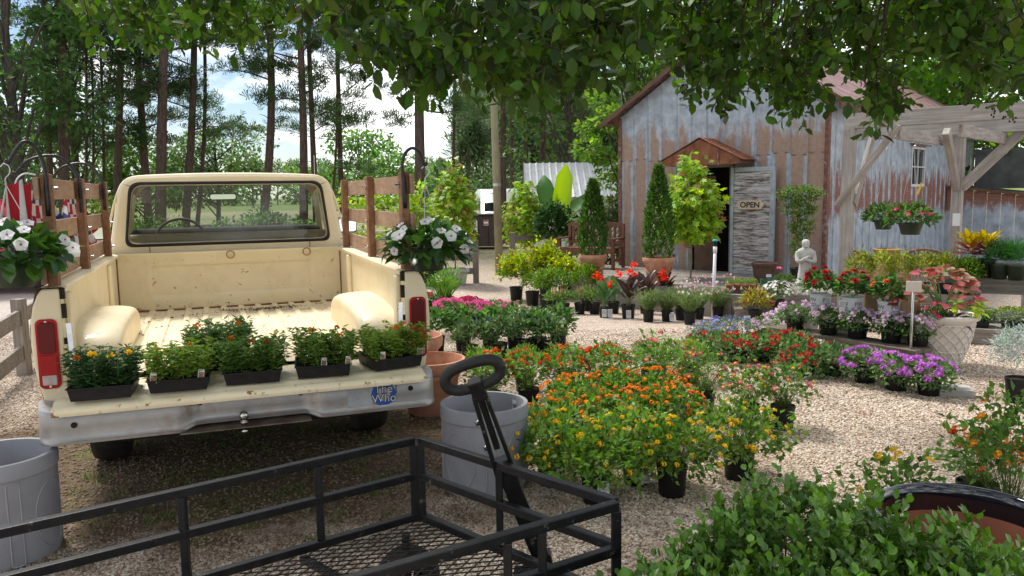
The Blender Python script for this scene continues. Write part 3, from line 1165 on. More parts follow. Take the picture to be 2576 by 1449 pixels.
# ------------------------------------------------------------------ plant kit
def mound(rng, n, rx, ry, rz, zc, shell=.55, zmin=-.35, lump=.14, upb=.35, rnd=.55):
    d = sph(rng, n, zmin)
    n = len(d)
    az = np.arctan2(d[:, 1], d[:, 0])
    ph = rng.uniform(0, 6.28, 3)
    lp = 1 + lump * (np.sin(3 * az + ph[0]) * .6 + np.sin(7 * az + 4 * d[:, 2] + ph[1]) * .6 + np.sin(11 * az - 9 * d[:, 2] + ph[2]) * .4)
    r = (shell + (1 - shell) * np.sqrt(rng.uniform(0, 1, n))) * lp
    P = d * r[:, None] * np.array([rx, ry, rz]) + np.array([0, 0, zc])
    D = unit(d * np.array([1, 1, .8]) + np.array([0, 0, upb]) + rng.normal(0, rnd, (n, 3)))
    return P, D, d

def fol(name, seed, n, rx, rz, zc, L, W, tpl, col, ry=None, shell=.55, zmin=-.35, v=.22, mt=None, upb=.35, rnd=.55, lump=.14, stems=0, base=0.0, tips=None, dark=None):
    """one bushy plant: leaves plus thin stems, as a single leaf mass"""
    rng = np.random.default_rng(seed)
    P, D, d = mound(rng, n, rx, ry or rx, rz, zc, shell, zmin, lump, upb, rnd)
    n = len(P)
    C = tint(rng, col, n, v)
    if tips is not None:
        t = (rng.uniform(0, 1, n) < .4) & (d[:, 2] > .1)
        C[t] = tint(rng, tips, t.sum(), v)
    lc = LC()
    lc.add(P, D, L * rng.uniform(.65, 1.25, n), W * rng.uniform(.75, 1.2, n), tpl, C, rng=rng)
    if stems:
        q = rng.choice(n, min(stems, n), False)
        S0 = np.stack([rng.normal(0, .02, len(q)), rng.normal(0, .02, len(q)), np.full(len(q), base)], 1)
        E_ = P[q] - S0
        ln = np.linalg.norm(E_, axis=1)
        lc.add(S0, E_, ln, .006 + 0 * ln, 'blade', tint(rng, (.10, .14, .04), len(q), .2), jit=.8, rng=rng)
    return lc.mesh(name, mt or LEAF)

def head_mesh(name, kind, r, col, col2=None, seed=0):
    rng = np.random.default_rng(seed)
    lc = LC()
    if kind == 'umbel':            # dome of little florets
        k = 16
        d = sph(rng, k, -.1)
        P = d * np.array([r, r, r * .55])
        C = tint(rng, col, len(d), .12, .06)
        if col2 is not None:
            C[d[:, 2] > .62] = col2
        lc.add(P - d * r * .1, rng.normal(0, 1, (len(d), 3)) + 0, r * .46, r * .46, 'star', C, up=d * 3, jit=.15, rng=rng)
    elif kind == 'dahlia':
        for ring, (kk, tilt, ln) in enumerate(((12, .12, 1), (11, .5, .85), (9, .95, .68), (6, 1.5, .5))):
            a = np.arange(kk) * 2 * math.pi / kk + ring * .4
            D = np.stack([np.cos(a), np.sin(a), np.full(kk, tilt)], 1)
            lc.add(D * .05 * r, D, r * ln, r * .42, 'lance', tint(rng, col, kk, .18, .05), jit=.1, rng=rng)
    elif kind == 'five':            # flat five petal flower
        a = np.arange(5) * 2 * math.pi / 5 + .3
        D = np.stack([np.cos(a), np.sin(a), np.full(5, .12)], 1)
        lc.add(D * .04 * r, D, r * .92, r * 1.2, 'oval', tint(rng, col, 5, .05, .02), jit=.08, rng=rng)
        lc.add([[0, 0, r * .08]], [[1, 0, 0]], r * .22, r * .22, 'star', [col2 or (.5, .02, .2)], jit=0.01, rng=rng)
    elif kind == 'pom':             # ruffled pompon
        d = sph(rng, 40, -.3)
        lc.add(d * r * .25, d, r * .8, r * .4, 'quad', tint(rng, col, 40, .2, .08), rng=rng)
    elif kind == 'spike':
        k = 26
        z = np.linspace(0, 1, k)
        a = rng.uniform(0, 6.28, k)
        D = np.stack([np.cos(a), np.sin(a), np.full(k, .5)], 1)
        P = np.stack([0 * z, 0 * z, z * r * 6], 1)
        lc.add(P, D, r * (1.1 - .7 * z), r * .8 * (1.1 - .6 * z), 'oval', tint(rng, col, k, .2, .08), rng=rng)
    elif kind == 'canna':
        k = 14
        d = sph(rng, k, -.2)
        lc.add(d * r * .15 + np.array([0, 0, 1.]) * rng.uniform(-.6, .6, (len(d), 1)) * r, d, r, r * .55, 'oval', tint(rng, col, len(d), .18, .06), rng=rng)
    return lc.mesh(name, PETAL)

def put_heads(parent, me, rng, n, rx, rz, zc, zmin=.1, ry=None, out=1.02, sc=(.8, 1.2), name='flower', updir=.6, lump=0):
    d = sph(rng, n, zmin)
    for q in d:
        p = q * np.array([rx, ry or rx, rz]) * out * rng.uniform(.93, 1.08) + np.array([0, 0, zc])
        nrm = Vector(q * np.array([1, 1, 1]) + np.array([0, 0, updir]) + rng.normal(0, .2, 3))
        o = obj(name, me, parent, p, nrm.to_track_quat('Z', 'Y').to_euler(), float(rng.uniform(*sc)))

POTS = {}
def pot_mesh(kind):
    if kind in POTS:
        return POTS[kind]
    mb = MB()
    if kind == 'nursery':          # unit: rim radius 1, height 2
        mb.lathe([(0, 0), (.80, 0), (.82, .04), (.95, 1.72), (.99, 1.74), (1.0, 1.98), (.96, 2.0), (.93, 1.92), (.92, 1.78)], 28)
        mb.cur = 1
        mb.lathe([(.925, 1.78), (.5, 1.82), (0, 1.8)], 28)
        me = mb.mesh('nursery_pot', [BLACKPLASTIC, SOIL], True)
    elif kind == 'squat':
        mb.lathe([(0, 0), (.84, 0), (.86, .04), (.97, 1.12), (1.0, 1.14), (1.0, 1.36), (.96, 1.38), (.93, 1.3), (.92, 1.2)], 28)
        mb.cur = 1
        mb.lathe([(.925, 1.2), (.5, 1.22), (0, 1.2)], 28)
        me = mb.mesh('squat_nursery_pot', [BLACKPLASTIC, SOIL], True)
    me.set_sharp_from_angle(angle=R(35))
    POTS[kind] = me
    return me

TAGM = None
def price_tag(parent, loc, rz, w=.05, h=.085, lean=-12):
    """paper label with printed lines"""
    mb = MB()
    mb.box((0, 0, h / 2), (w, .0012, h))
    o = mb.build('price_tag', PAPER, parent)
    o.location = loc
    o.rotation_euler = (R(lean), 0, rz)
    mb = MB()
    for k in range(6):
        ww = w * (.72 if k % 2 else .6)
        mb.box((-(w * .8 - ww) / 2 * .3, -.0012, h * (.86 - k * .09)), (ww, .0006, h * .028))
    mb.box((0, -.0012, h * .16), (w * .8, .0006, h * .02)).box((-.38 * w, -.0012, h * .5), (w * .02, .0006, h * .7)).box((.38 * w, -.0012, h * .5), (w * .02, .0006, h * .7))
    t = mb.build('printed_lines', INK, o)
    tag(t, kind='stuff')
    return o

def potted(name, label, cat, loc, r, pot, fme, fscale=1.0, group=None, rz=None, foff=0.0, seed=0, hk=None):
    """root + pot + foliage. r = pot rim radius. returns (root, z of soil)"""
    rng = random.Random(seed * 13 + 7)
    rz = rng.uniform(0, 6.28) if rz is None else rz
    root = thing(name, label, cat, loc, rz, group)
    zt = 0
    if pot:
        k = hk or 1.0
        obj('pot', pot_mesh(pot), root, None, None, (r, r, r * k))
        zt = r * k * (1.80 if pot == 'nursery' else 1.2)
    if fme is not None:
        f = obj('foliage', fme, root, (0, 0, zt + foff), (0, 0, rng.uniform(0, 6.28)), fscale)
        f['kind'] = 'stuff'
    return root, zt

# ------------------------------------------------------------------ wooden stake racks on the truck
REDWOOD = woodmat('stained_rack_wood', (.20, .095, .052), (.36, .19, .115), (10, 2, 10), 3, .7)
REDWOOD2 = woodmat('faded_rack_board', (.33, .20, .125), (.50, .34, .24), (3, 3, 14), 3, .75)
IRON = mat('black_iron', (.010, .010, .011), (.022, .022, .024), 40, rough=.42, spec=.5)
TW = Matrix.Translation(T0) @ Matrix.Rotation(TH, 4, 'Z')
def TWp(x, y, z): return TW @ Vector((x, y, z))

def rack(s, label):
    root = thing('stake_rack', label, 'rack', T0, TH)
    xr = s * .905
    posts = (.10, 1.16, 2.30)
    for i, yy in enumerate(posts):
        mb = MB()
        mb.box((xr - s * .012, yy, 1.47), (.045, .085, .56))
        mb.build('post', REDWOOD, root, False, .004)
        for zz_ in (1.68, 1.45, 1.27):
            mb = MB()
            mb.tube([(xr - s * .034, yy, zz_), (xr - s * .06, yy, zz_)], .007, 8)
            mb.tube([(xr - s * .034, yy, zz_), (xr - s * .042, yy, zz_)], .014, 6)
            mb.build('bolt', CHROME, root)
    for zc, hh in ((1.68, .108), (1.465, .102), (1.262, .102)):
        mb = MB()
        mb.box((xr + s * .022, 1.20, zc), (.022, 2.36, hh))
        mb.build('board', REDWOOD2, root, False, .003)
    # iron basket hooks screwed to the posts
    hk = ((posts[0], .32, 0.0),) if s > 0 else ((posts[0], .32, 0.), (posts[1], .28, 0), (posts[2], .28, 0))
    for yy, hh, _ in hk:
        x0 = xr - s * .02
        mb = MB()
        yb = yy - .052
        if s > 0:
            path = [(x0, yb, 1.56), (x0, yb, 1.70), (x0 - .008, yb, 1.78), (x0 + .008, yb - .01, 1.85), (x0 + .045, yb - .03, 1.88), (x0 + .08, yb - .05, 1.855), (x0 + .095, yb - .06, 1.80), (x0 + .105, yb - .065, 1.785), (x0 + .12, yb - .07, 1.80)]
        elif yy < .5:
            path = [(x0, yb, 1.56), (x0, yb, 1.70), (x0 - .005, yb, 1.80), (x0 - .03, yb - .02, 1.875), (x0 - .065, yb - .05, 1.90), (x0 - .095, yb - .07, 1.87), (x0 - .118, yb - .09, 1.825), (x0 - .13, yb - .10, 1.80), (x0 - .145, yb - .105, 1.81)]
        else:
            path = [(x0, yb, 1.60), (x0, yb, 1.70), (x0 - .02, yb, 1.79), (x0 - .08, yb - .02, 1.87), (x0 - .16, yb - .05, 1.885), (x0 - .25, yb - .08, 1.855), (x0 - .30, yb - .10, 1.80), (x0 - .31, yb - .105, 1.78), (x0 - .33, yb - .11, 1.785)]
        mb.tube(smooth_pts(path, 6), .0095, 8)
        mb.box((x0, yb - .004, 1.62), (.022, .008, .15))
        mb.build('basket_hook', IRON, root, True)
    return root
rack(1, 'stained wooden stake rack on the truck bed side next to the plant rows')
rack(-1, 'stained wooden stake rack with red white and blue bunting behind it')

# bunting tied to the outer side of one rack
BR = mat('bunting_red', (.42, .012, .03), (.50, .02, .04), 8, rough=.85)
BWH = mat('bunting_white', (.74, .74, .74), (.66, .66, .68), 8, rough=.85)
BBL = mat('bunting_blue', (.03, .06, .20), (.04, .08, .26), 8, rough=.85)
def bunting():
    root = thing('bunting', 'red white and blue pleated cloth bunting tied behind the wooden rack', 'bunting', T0, TH)
    for fi, (yc, wd) in enumerate(((.62, 1.25), (1.72, 1.25))):
        mb = MB()
        nu, nv = 64, 14
        rows = []
        for j in range(nv + 1):
            t = j / nv
            row = []
            for i in range(nu + 1):
                u = i / nu
                ang = lerp(-80, 80, u)
                yy = yc + math.sin(R(ang)) * wd * .5 * (.25 + .75 * t)
                zz_ = 1.70 - t * .50 * (math.cos(R(ang)) ** .5 * .8 + .2)
                xx = -.965 - .02 - .03 * math.sin(u * 42 + fi) * t - .035 * math.sin(t * 2.4 + 1)
                row.append((xx, yy, zz_))
            rows.append(row)
        o0 = len(mb.f)
        mb.grid(rows)
        cloth = mb.build('cloth', [BBL, BWH, BR], root, True)
        mi_ = []
        for j in range(nv):
            for i in range(nu):
                t = (j + .5) / nv
                mi_.append((0, 1, 2, 1, 0, 1, 2)[min(6, int((t + .10 * math.sin(i * .35)) * 7)) if t + .10 * math.sin(i * .35) > 0 else 0])
        cloth.data.polygons.foreach_set('material_index', mi_)
    # end swag hanging outside of the last post
    mb = MB()
    rows = []
    for j in range(15):
        t = j / 14
        rows.append([(-.95 - .008 * i - .012 * math.sin(i * .9 + t * 2), .05 - i * .010 - .03 * t * (i / 12), 1.71 - .46 * t - .015 * math.sin(i)) for i in range(13)])
    mb.grid(rows)
    cl = mb.build('cloth', [BBL, BWH, BR], root, True)
    cl.data.polygons.foreach_set('material_index', [(2 if (i // 3) % 2 == 0 else 1) for j in range(14) for i in range(12)])
    mb = MB()
    mb.tube(smooth_pts([(-.93, .06, 1.745), (-.97, .03, 1.75), (-1.0, 0, 1.72), (-1.01, -.01, 1.66)], 5), .004, 5)
    mb.build('tie_cord', BWH, root)
bunting()

# ------------------------------------------------------------------ hanging baskets of white vinca
GREENPLASTIC = mat('dark_green_plastic', (.018, .030, .018), (.030, .045, .028), 10, rough=.35)
def single_leaf(name, L, W, col, seed, tpl='oval', mt=None):
    rng = np.random.default_rng(seed)
    lc = LC()
    lc.add([[0, 0, 0]], [[1, 0, 0]], L, W, tpl, tint(rng, col, 1, .1), jit=.02, rng=rng)
    return lc.mesh(name, mt or GLOSSY)
def basket_pot(root, r, h):
    mb = MB()
    mb.lathe([(0, 0), (r * .70, 0), (r * .74, .01), (r * .96, h * .86), (r * 1.0, h * .87), (r * 1.02, h), (r * .97, h), (r * .93, h * .88)], 32)
    mb.cur = 1
    mb.lathe([(r * .93, h * .88), (0, h * .9)], 32)
    mb.build('pot', [GREENPLASTIC, SOIL], root, True, auto=40)
def hang_wires(root, r, h, top, n=3, rz=.5):
    mb = MB()
    for k in range(n):
        a = 2 * math.pi * k / n + rz
        mb.tube([(r * math.cos(a), r * math.sin(a), h), (0, 0, top)], .0022, 5)
    mb.tube(smooth_pts([(0, 0, top), (.0, 0, top + .03), (.022, 0, top + .055), (.022, 0, top + .085), (0, 0, top + .10), (-.018, 0, top + .085)], 4), .003, 6)
    mb.build('hanger', CHROMEWIRE, root)
VL = [single_leaf('vinca_leaf', .095, .058, c, i) for i, c in enumerate(((.035, .085, .022), (.05, .12, .028), (.075, .17, .035), (.028, .065, .02), (.12, .24, .04)))]
WF = head_mesh('white_vinca_flower', 'five', .034, (.84, .84, .84), (.55, .03, .22), 3)
def vinca_basket(name, label, loc, top, seed, rad=.235, pr=.122, ph=.135, nleaf=280, nfl=17):
    root = thing(name, label, 'hanging basket', loc)
    basket_pot(root, pr, ph)
    hang_wires(root, pr, ph, top)
    rng = np.random.default_rng(seed)
    d = sph(rng, nleaf, -.38)
    for q in d:
        rr2 = rng.uniform(.55, 1)
        p = Vector((q[0] * rad * rr2, q[1] * rad * rr2, ph * .98 + (q[2] * .115 * rr2 if q[2] > 0 else q[2] * .17 * rr2)))
        if p.z < ph and math.hypot(p.x, p.y) < pr * 1.08:
            k = pr * 1.12 / max(.01, math.hypot(p.x, p.y))
            p.x *= k
            p.y *= k
        dirv = Vector((q[0], q[1], q[2] * .7 + .1 - (.5 if q[2] < 0 else 0))) + Vector(rng.normal(0, .35, 3))
        upn = Vector((q[0] * .6, q[1] * .6, 1)) + Vector(rng.normal(0, .25, 3))
        x = dirv.normalized()
        y = upn.cross(x).normalized()
        z = x.cross(y)
        rot = Matrix((x, y, z)).transposed().to_euler()
        hi = q[2] > .45 and rng.uniform() < .5
        obj('leaf', VL[4 if hi and rng.uniform() < .4 else (2 if hi else int(rng.integers(0, 4)))], root, p - x * .02, rot, float(rng.uniform(.75, 1.2)))
    for q in sph(rng, nfl + 4, -.12):
        p = Vector((q[0] * rad * 1.04, q[1] * rad * 1.04, ph + (q[2] * .155 if q[2] > 0 else q[2] * .15)))
        nn = Vector((q[0], q[1] - .5, q[2] + .35)) + Vector(rng.normal(0, .2, 3))
        obj('flower', WF, root, p, nn.to_track_quat('Z', 'Y').to_euler(), float(rng.uniform(.85, 1.15)))
    return root
hookR = TWp(.885 + .105, .048 - .065, 1.78)
hookL = TWp(-.885 - .11, .048 - .085, 1.795) + Vector((-.03, -.03, 0))
vinca_basket('vinca_basket', 'hanging basket of white vinca beside the truck tail light next to the plants', hookR - Vector((0, 0, .585)), .485, 4)
vinca_basket('vinca_basket', 'hanging basket of white vinca in front of the bunting, cut by the picture edge', hookL - Vector((0, 0, .575)), .475, 9, .25, .135, .15)

# ------------------------------------------------------------------ marigold flats on the tailgate
TRAY = None
def tray_mesh(w, d, h):
    mb = MB()
    def ring(k, z, g=0):
        return [(sx * (w / 2 * k + g), sy_ * (d / 2 * k + g), z) for sx, sy_ in ((-1, -1), (1, -1), (1, 1), (-1, 1))]
    rg = [ring(.92, 0), ring(1, h * .93), ring(1, h * .93, .006), ring(1, h, .006), ring(1, h, -.002), ring(.97, h * .6)]
    vs_ = [p for q in rg for p in q]
    mb.add(vs_, [(i * 4 + j, i * 4 + (j + 1) % 4, (i + 1) * 4 + (j + 1) % 4, (i + 1) * 4 + j) for i in range(5) for j in range(4)] + [(3, 2, 1, 0)])
    mb.cur = 1
    mb.add(ring(.97, h * .62), [(0, 1, 2, 3)])
    mb.cur = 0
    for i in range(1, 4):
        mb.box((-w / 2 + w * i / 4, 0, h * .8), (.004, d * .95, h * .36))
    mb.box((0, 0, h * .8), (w * .95, .004, h * .36))
    return mb.mesh('flat_tray', [BLACKPLASTIC, SOIL])
def marigold_fol(seed, w, d, h, col, n=1900):
    rng = np.random.default_rng(seed)
    lc = LC()
    ns = 80
    bx, by = rng.uniform(-w * .46, w * .46, ns), rng.uniform(-d * .46, d * .46, ns)
    hh = h * rng.uniform(.7, 1.1, ns)
    k = rng.integers(0, ns, n)
    t = rng.uniform(.06, 1, n) ** .8
    edge = np.stack([bx / (w / 2), by / (d / 2)], 1)
    P = np.stack([bx[k] + edge[k, 0] * .045 * t + rng.normal(0, .012, n), by[k] + edge[k, 1] * .045 * t + rng.normal(0, .012, n), hh[k] * t], 1)
    a = rng.uniform(0, 6.28, n)
    D = np.stack([np.cos(a) + edge[k, 0] * .5, np.sin(a) + edge[k, 1] * .5, rng.uniform(-.1, .9, n)], 1)
    C = tint(rng, col, n, .25) * (.45 + .65 * t)[:, None].clip(0, 1.1)
    # feathery leaf: three leaflets
    for off in (-.55, 0, .55):
        ca, sa = math.cos(off), math.sin(off)
        D2 = np.stack([D[:, 0] * ca - D[:, 1] * sa, D[:, 0] * sa + D[:, 1] * ca, D[:, 2]], 1)
        lc.add(P, D2, rng.uniform(.022, .042, n) * (1 if off == 0 else .8), .008, 'lance', tint(rng, col, n, .25), rng=rng)
    lc.add(np.stack([bx, by, 0 * bx], 1), np.stack([edge[:, 0] * .1, edge[:, 1] * .1, 1 + 0 * bx], 1), hh, .005, 'blade', tint(rng, (.10, .15, .05), ns), jit=1, rng=rng)
    return lc.mesh('marigold_foliage', LEAF)
MGY = head_mesh('yellow_marigold', 'pom', .017, (.80, .52, .02), seed=1)
MGO = head_mesh('orange_marigold', 'pom', .018, (.80, .20, .01), seed=2)
MGR = head_mesh('rust_marigold', 'pom', .016, (.35, .06, .015), seed=3)
TW_, TD_, TH_ = .27, .27, .062
TRAYM = tray_mesh(TW_, TD_, TH_)
TAGP = mat('tag_picture_orange', (.55, .22, .03), (.10, .08, .10), 60, rough=.5)
def flat(label, x, y, rz, seed, col, heads, tags, h=.165, z=None):
    zz_ = gate_z(y) + .010 if z is None else z
    root = thing('marigold_flat', label, 'seedling tray', TWp(x, y, zz_), TH + R(rz), 'marigold flats on the tailgate')
    obj('tray', TRAYM, root)
    f = obj('foliage', marigold_fol(seed, TW_, TD_, h, col), root, (0, 0, .04))
    f['kind'] = 'stuff'
    rng = np.random.default_rng(seed + 50)
    for me, hx, hy in heads:
        obj('flower', me, root, (hx, hy, .04 + h * rng.uniform(.92, 1.06)), (R(-35 + rng.uniform(-15, 15)), rng.uniform(-.4, .4), 0), float(rng.uniform(.85, 1.15)))
    for tx in tags:
        mb = MB()
        mb.box((0, 0, .03), (.028, .001, .06))
        o = mb.build('plant_tag', PAPER, root)
        o.location = (tx, -TD_ / 2 + .004, .04)
        o.rotation_euler = (R(-6), R(6), 0)
        mb = MB()
        mb.box((0, -.0011, .032), (.022, .0008, .030))
        mb.build('tag_picture', TAGP, o)
def gate_xy(px, py):
    p = TW.inverted() @ AZ(px, py, .70)
    return p
g1 = (.08, .155, .04)
g2 = (.20, .31, .045)
g3 = (.115, .215, .04)
flat('marigold flat with yellow blooms and dark leaves nearest the truck corner', -.655, -.275, -3, 1, (.06, .13, .04), [(MGY, -.03, -.12), (MGY, -.015, -.13), (MGY, .12, -.08), (MGY, .05, -.10), (MGO, -.09, -.11), (MGY, .13, -.11)], [])
flat('pale green marigold flat with one orange bloom and two picture tags', -.325, -.26, -3, 2, g2, [(MGO, .06, -.04), (MGO, -.08, -.11)], [-.11, .10])
flat('marigold flat with small rust blooms in the middle of the tailgate', .015, -.245, -4, 3, g3, [(MGR, .0, -.05), (MGR, .07, -.09), (MGY, .12, .09), (MGO, -.10, .02)], [])
flat('marigold flat with tall rust buds standing above its leaves', .36, -.245, -6, 4, (.15, .26, .042), [(MGO, .09, -.07), (MGR, .05, .10), (MGR, .08, .10), (MGR, .12, .10), (MGO, -.05, .05)], [.0, .12])
flat('marigold flat set askew at the bumper sticker end of the tailgate', .715, -.215, 10, 5, g2, [(MGO, .10, .02), (MGO, .02, -.06)], [-.09, .12])
flat('marigold flat pushed back behind two others on the bed floor', -.14, .09, 0, 6, g1, [(MGO, -.10, -.05), (MGO, .10, -.06)], [], z=.75)
# ------------------------------------------------------------------ garden cart in front
STEELBLK = mat('black_painted_steel', (.005, .005, .006), (.012, .012, .014), 25, rough=.42, spec=.35, bump=.05, wear=((.11, .095, .085), .63, .68, 26))
cart = thing('garden_cart', 'black steel mesh garden cart with square tube rails and pull handle', 'cart')
cA = Vector((-.387, 3.10, 0))
cu = (Vector((.330, 2.405, 0)) - cA)
cw = cu.length
cu.normalize()
cv = Vector((math.cos(R(216.5)), math.sin(R(216.5)), 0))
cvb = Vector((math.cos(R(212.5)), math.sin(R(212.5)), 0))
LZ, MZ, UZ = .335, .505, .65
CL = 1.55
def tubebar(a, b, name='rail', w=.030, parent=cart):
    mb = MB()
    mb.bar(a, b, w, w)
    return mb.build(name, STEELBLK, parent, False, .003, 2)
zv = lambda z: Vector((0, 0, z))
cB = cA + cu * cw
for z, nm in ((UZ, 'top_rail'), (MZ, 'middle_rail'), (LZ, 'deck_rail')):
    tubebar(cA + cu * .018 + zv(z), cB - cu * .018 + zv(z), nm)
    tubebar(cA + cv * .018 + zv(z), cA + cv * CL + zv(z), nm)
    tubebar(cB + cvb * .018 + zv(z), cB + cvb * CL + zv(z), nm)
    tubebar(cA + cv * CL + zv(z + .002), cB + cvb * CL + zv(z + .002), nm)
for p, off in ((cA, cu * .019), (cA, cv * .019), (cB, cu * -.019), (cB, cvb * .019)):
    tubebar(p + off + zv(LZ - .015), p + off + zv(UZ - .0155), 'corner_post')
for k in (.42, .90):
    tubebar(cA + cv * k + zv(LZ + .016), cA + cv * k + zv(UZ - .016), 'post', .026)
    tubebar(cB + cvb * k + zv(LZ + .016), cB + cvb * k + zv(UZ - .016), 'post', .026)
mid = cA + cu * (cw * .46)
tubebar(mid + zv(LZ + .016), mid + zv(UZ - .016), 'post', .026)
mid2 = cB + cvb * .30
tubebar(mid2 + zv(LZ + .016), mid2 + zv(UZ - .016), 'post', .026)
# expanded metal deck: one woven sheet
mb = MB()
def deckpt(a, b):
    return cA.lerp(cB, a) + (cv * (1 - a) + cvb * a) * b + zv(LZ - .012)
for sgn in (1, -1):
    k = -1.6
    while k < 2.6:
        segs = []
        for i in range(0, 41):
            b = CL * i / 40
            a = k + sgn * b * .95 / cw * .62
            if 0.015 < a < .985:
                segs.append(deckpt(a, b))
        if len(segs) > 1:
            mb.bar(segs[0], segs[-1], .0035, .004)
        k += .042 / cw
msh = mb.build('mesh_deck', STEELBLK, cart)
msh['kind'] = 'stuff'
for b in (.5, 1.1):
    mb = MB()
    mb.bar(deckpt(.01, b) - zv(.02), deckpt(.99, b) - zv(.02), .03, .02)
    mb.build('cross_member', STEELBLK, cart)
# pull handle
hp = AZ(1375, 1435, .20)
hm = AZ(1262, 1160, .66)
ht = AZ(1205, 990, .93)
def hb(a, b, w, h, nm, parent=cart):
    mb = MB()
    mb.bar(a, b, w, h, (0, -1, .2))
    return mb.build(nm, STEELBLK, parent, False, .003)
pull = hb(hp, hp.lerp(hm, 1.02), .062, .05, 'pull_bar')
dirh = (ht - hm).normalized()
sdv = dirh.cross(Vector((0, -1, .2))).normalized()
for s in (-1, 1):
    hb(hm - dirh * .10 + sdv * s * .034, ht + sdv * s * .020, .014, .055, 'handle_plate', pull)
hb(hm + dirh * .06, ht + dirh * .04, .022, .03, 'handle_stem', pull)
mb = MB()
mb.bar(ht - dirh * .02, ht + dirh * .055, .05, .05, (0, -1, .2))
mb.build('handle_block', STEELBLK, pull, False, .004)
for k in (.25, .62):
    mb = MB()
    p = hm.lerp(ht, k) - sdv * .032
    mb.tube([p, p - sdv * .012 + Vector((0, -.004, 0))], .010, 8)
    mb.build('bolt', CHROME, pull)
gc = ht + dirh * .045
gx = sdv
gy = dirh
ring = []
for i in range(40):
    a = 2 * math.pi * i / 40
    ex_ = math.copysign(abs(math.cos(a)) ** .75, math.cos(a)) * .098
    ey_ = math.copysign(abs(math.sin(a)) ** .8, math.sin(a)) * .046
    ring.append(gc + gy * .03 + gx * ex_ + gy * ey_)
ring.append(ring[0])
mb = MB()
mb.tube(ring, .020, 12, False)
mb.build('grip', mat('foam_grip', (.010, .010, .010), (.018, .018, .018), 50, rough=.6), pull, True)
mb = MB()
mb.bar(hp + Vector((0, 0, -.03)), hp + Vector((-.02, .0, .07)), .07, .07)
mb.tube([hp + Vector((-.06, 0, 0)), hp + Vector((.06, 0, 0))], .012, 10)
mb.build('tow_yoke', STEELBLK, cart, False, .004)
mb = MB()
mb.bar(hp + Vector((0, 0, -.01)), (cA.lerp(cB, .55)) + zv(LZ - .06), .04, .04)
mb.build('axle_beam', STEELBLK, cart)
for a, b in ((.08, .12), (.92, .12), (.08, 1.35), (.92, 1.35)):
    mb = MB()
    mb.lathe([(.05, -.04), (.10, -.05), (.125, -.04), (.13, 0), (.125, .04), (.10, .05), (.05, .04)], 24)
    wh = mb.build('wheel', TYRE, cart, True)
    p = deckpt(a, b)
    wh.location = (p.x, p.y, .13)
    wh.rotation_euler = (R(90), 0, math.atan2(cv.y, cv.x))
    mb = MB()
    mb.bar((p.x, p.y, .13), (p.x, p.y, LZ - .02), .03, .03)
    mb.build('wheel_leg', STEELBLK, cart)

# ------------------------------------------------------------------ grey cylinder planters
GREYC = mat('grey_composite', (.25, .25, .275), (.31, .31, .335), 5, rough=.75, bump=.12, bscale=150)
def grey_planter(label, loc, r, h, rz):
    root = thing('cylinder_planter', label, 'planter', loc, rz)
    mb = MB()
    mb.lathe([(0, 0), (r * .93, 0), (r * .955, .02), (r * .965, h - .085), (r * .975, h - .075), (r, h - .07), (r, h - .008), (r * .985, h), (r * .90, h), (r * .89, h - .01), (r * .87, .06), (0, .06)], 56)
    mb.build('shell', GREYC, root, True, auto=40)
    def emb(a0, wa, z0, hz, oval=True):
        mb = MB()
        pts_ = []
        for i in range(41):
            t = 2 * math.pi * i / 40
            if oval:
                a, z = a0 + wa * math.cos(t), z0 + hz * math.sin(t)
            else:
                a, z = a0 + wa * max(-1, min(1, 1.4 * math.cos(t))), z0 + hz * max(-1, min(1, 1.4 * math.sin(t)))
            pts_.append((r * .962 * math.cos(a), r * .962 * math.sin(a), z))
        mb.tube(pts_, .004, 6, False)
        mb.build('moulded_ring', GREYC, root, True)
    for k in range(4):
        emb(R(-125 + 90 * k), .42, h * .42, h * .33)
        emb(R(-125 + 90 * k + 45), .11, h * .42, h * .40, False)
    return root
grey_planter('grey cylinder planter with moulded ovals behind the cart handle', (-.165, 4.33, 0), .245, .475, 0)
grey_planter('grey cylinder planter with moulded panels cut by the picture edge near the bumper', (-2.37, 3.55, 0), .245, .475, R(35))
mb = MB()
mb.box((0, 0, 0), (.04, .001, .05))
o = mb.build('barcode_sticker', PAPER, bpy.data.objects['cylinder_planter'])
o.location = (.17, .135, .42)
o.rotation_euler = (0, 0, R(-50 + 180))
mb = MB()
for i in range(9):
    mb.box((-.015 + i * .0037, -.001, -.008), (.0016 if i % 2 else .0024, .0006, .022))
t = mb.build('barcode', INK, o)
t['kind'] = 'stuff'
t.rotation_euler = (0, 0, R(180))

# terracotta bowls beside the truck
def terra(name, label, loc, prof, group=None, n=40):
    mb = MB()
    mb.lathe(prof, n, (0, 0, 0))
    o = mb.build(name, TERRA, None, True, auto=40)
    o.location = loc
    tag(o, label, 'pot', group)
    return o
terra('terracotta_pot', 'empty wide rimmed terracotta pot beside the rear bumper, in front of another', (-.62, 5.85, 0), [(0, 0), (.15, 0), (.17, .02), (.215, .28), (.225, .29), (.225, .31), (.24, .325), (.262, .35), (.268, .385), (.262, .41), (.245, .412), (.235, .39), (.205, .29), (.15, .05), (0, .05)])
terra('terracotta_pot', 'empty terracotta pot half hidden behind the tail light and another pot', (-.86, 6.75, 0), [(0, 0), (.15, 0), (.17, .02), (.22, .30), (.24, .32), (.255, .34), (.262, .39), (.255, .43), (.24, .432), (.225, .40), (.2, .3), (.15, .05), (0, .05)])

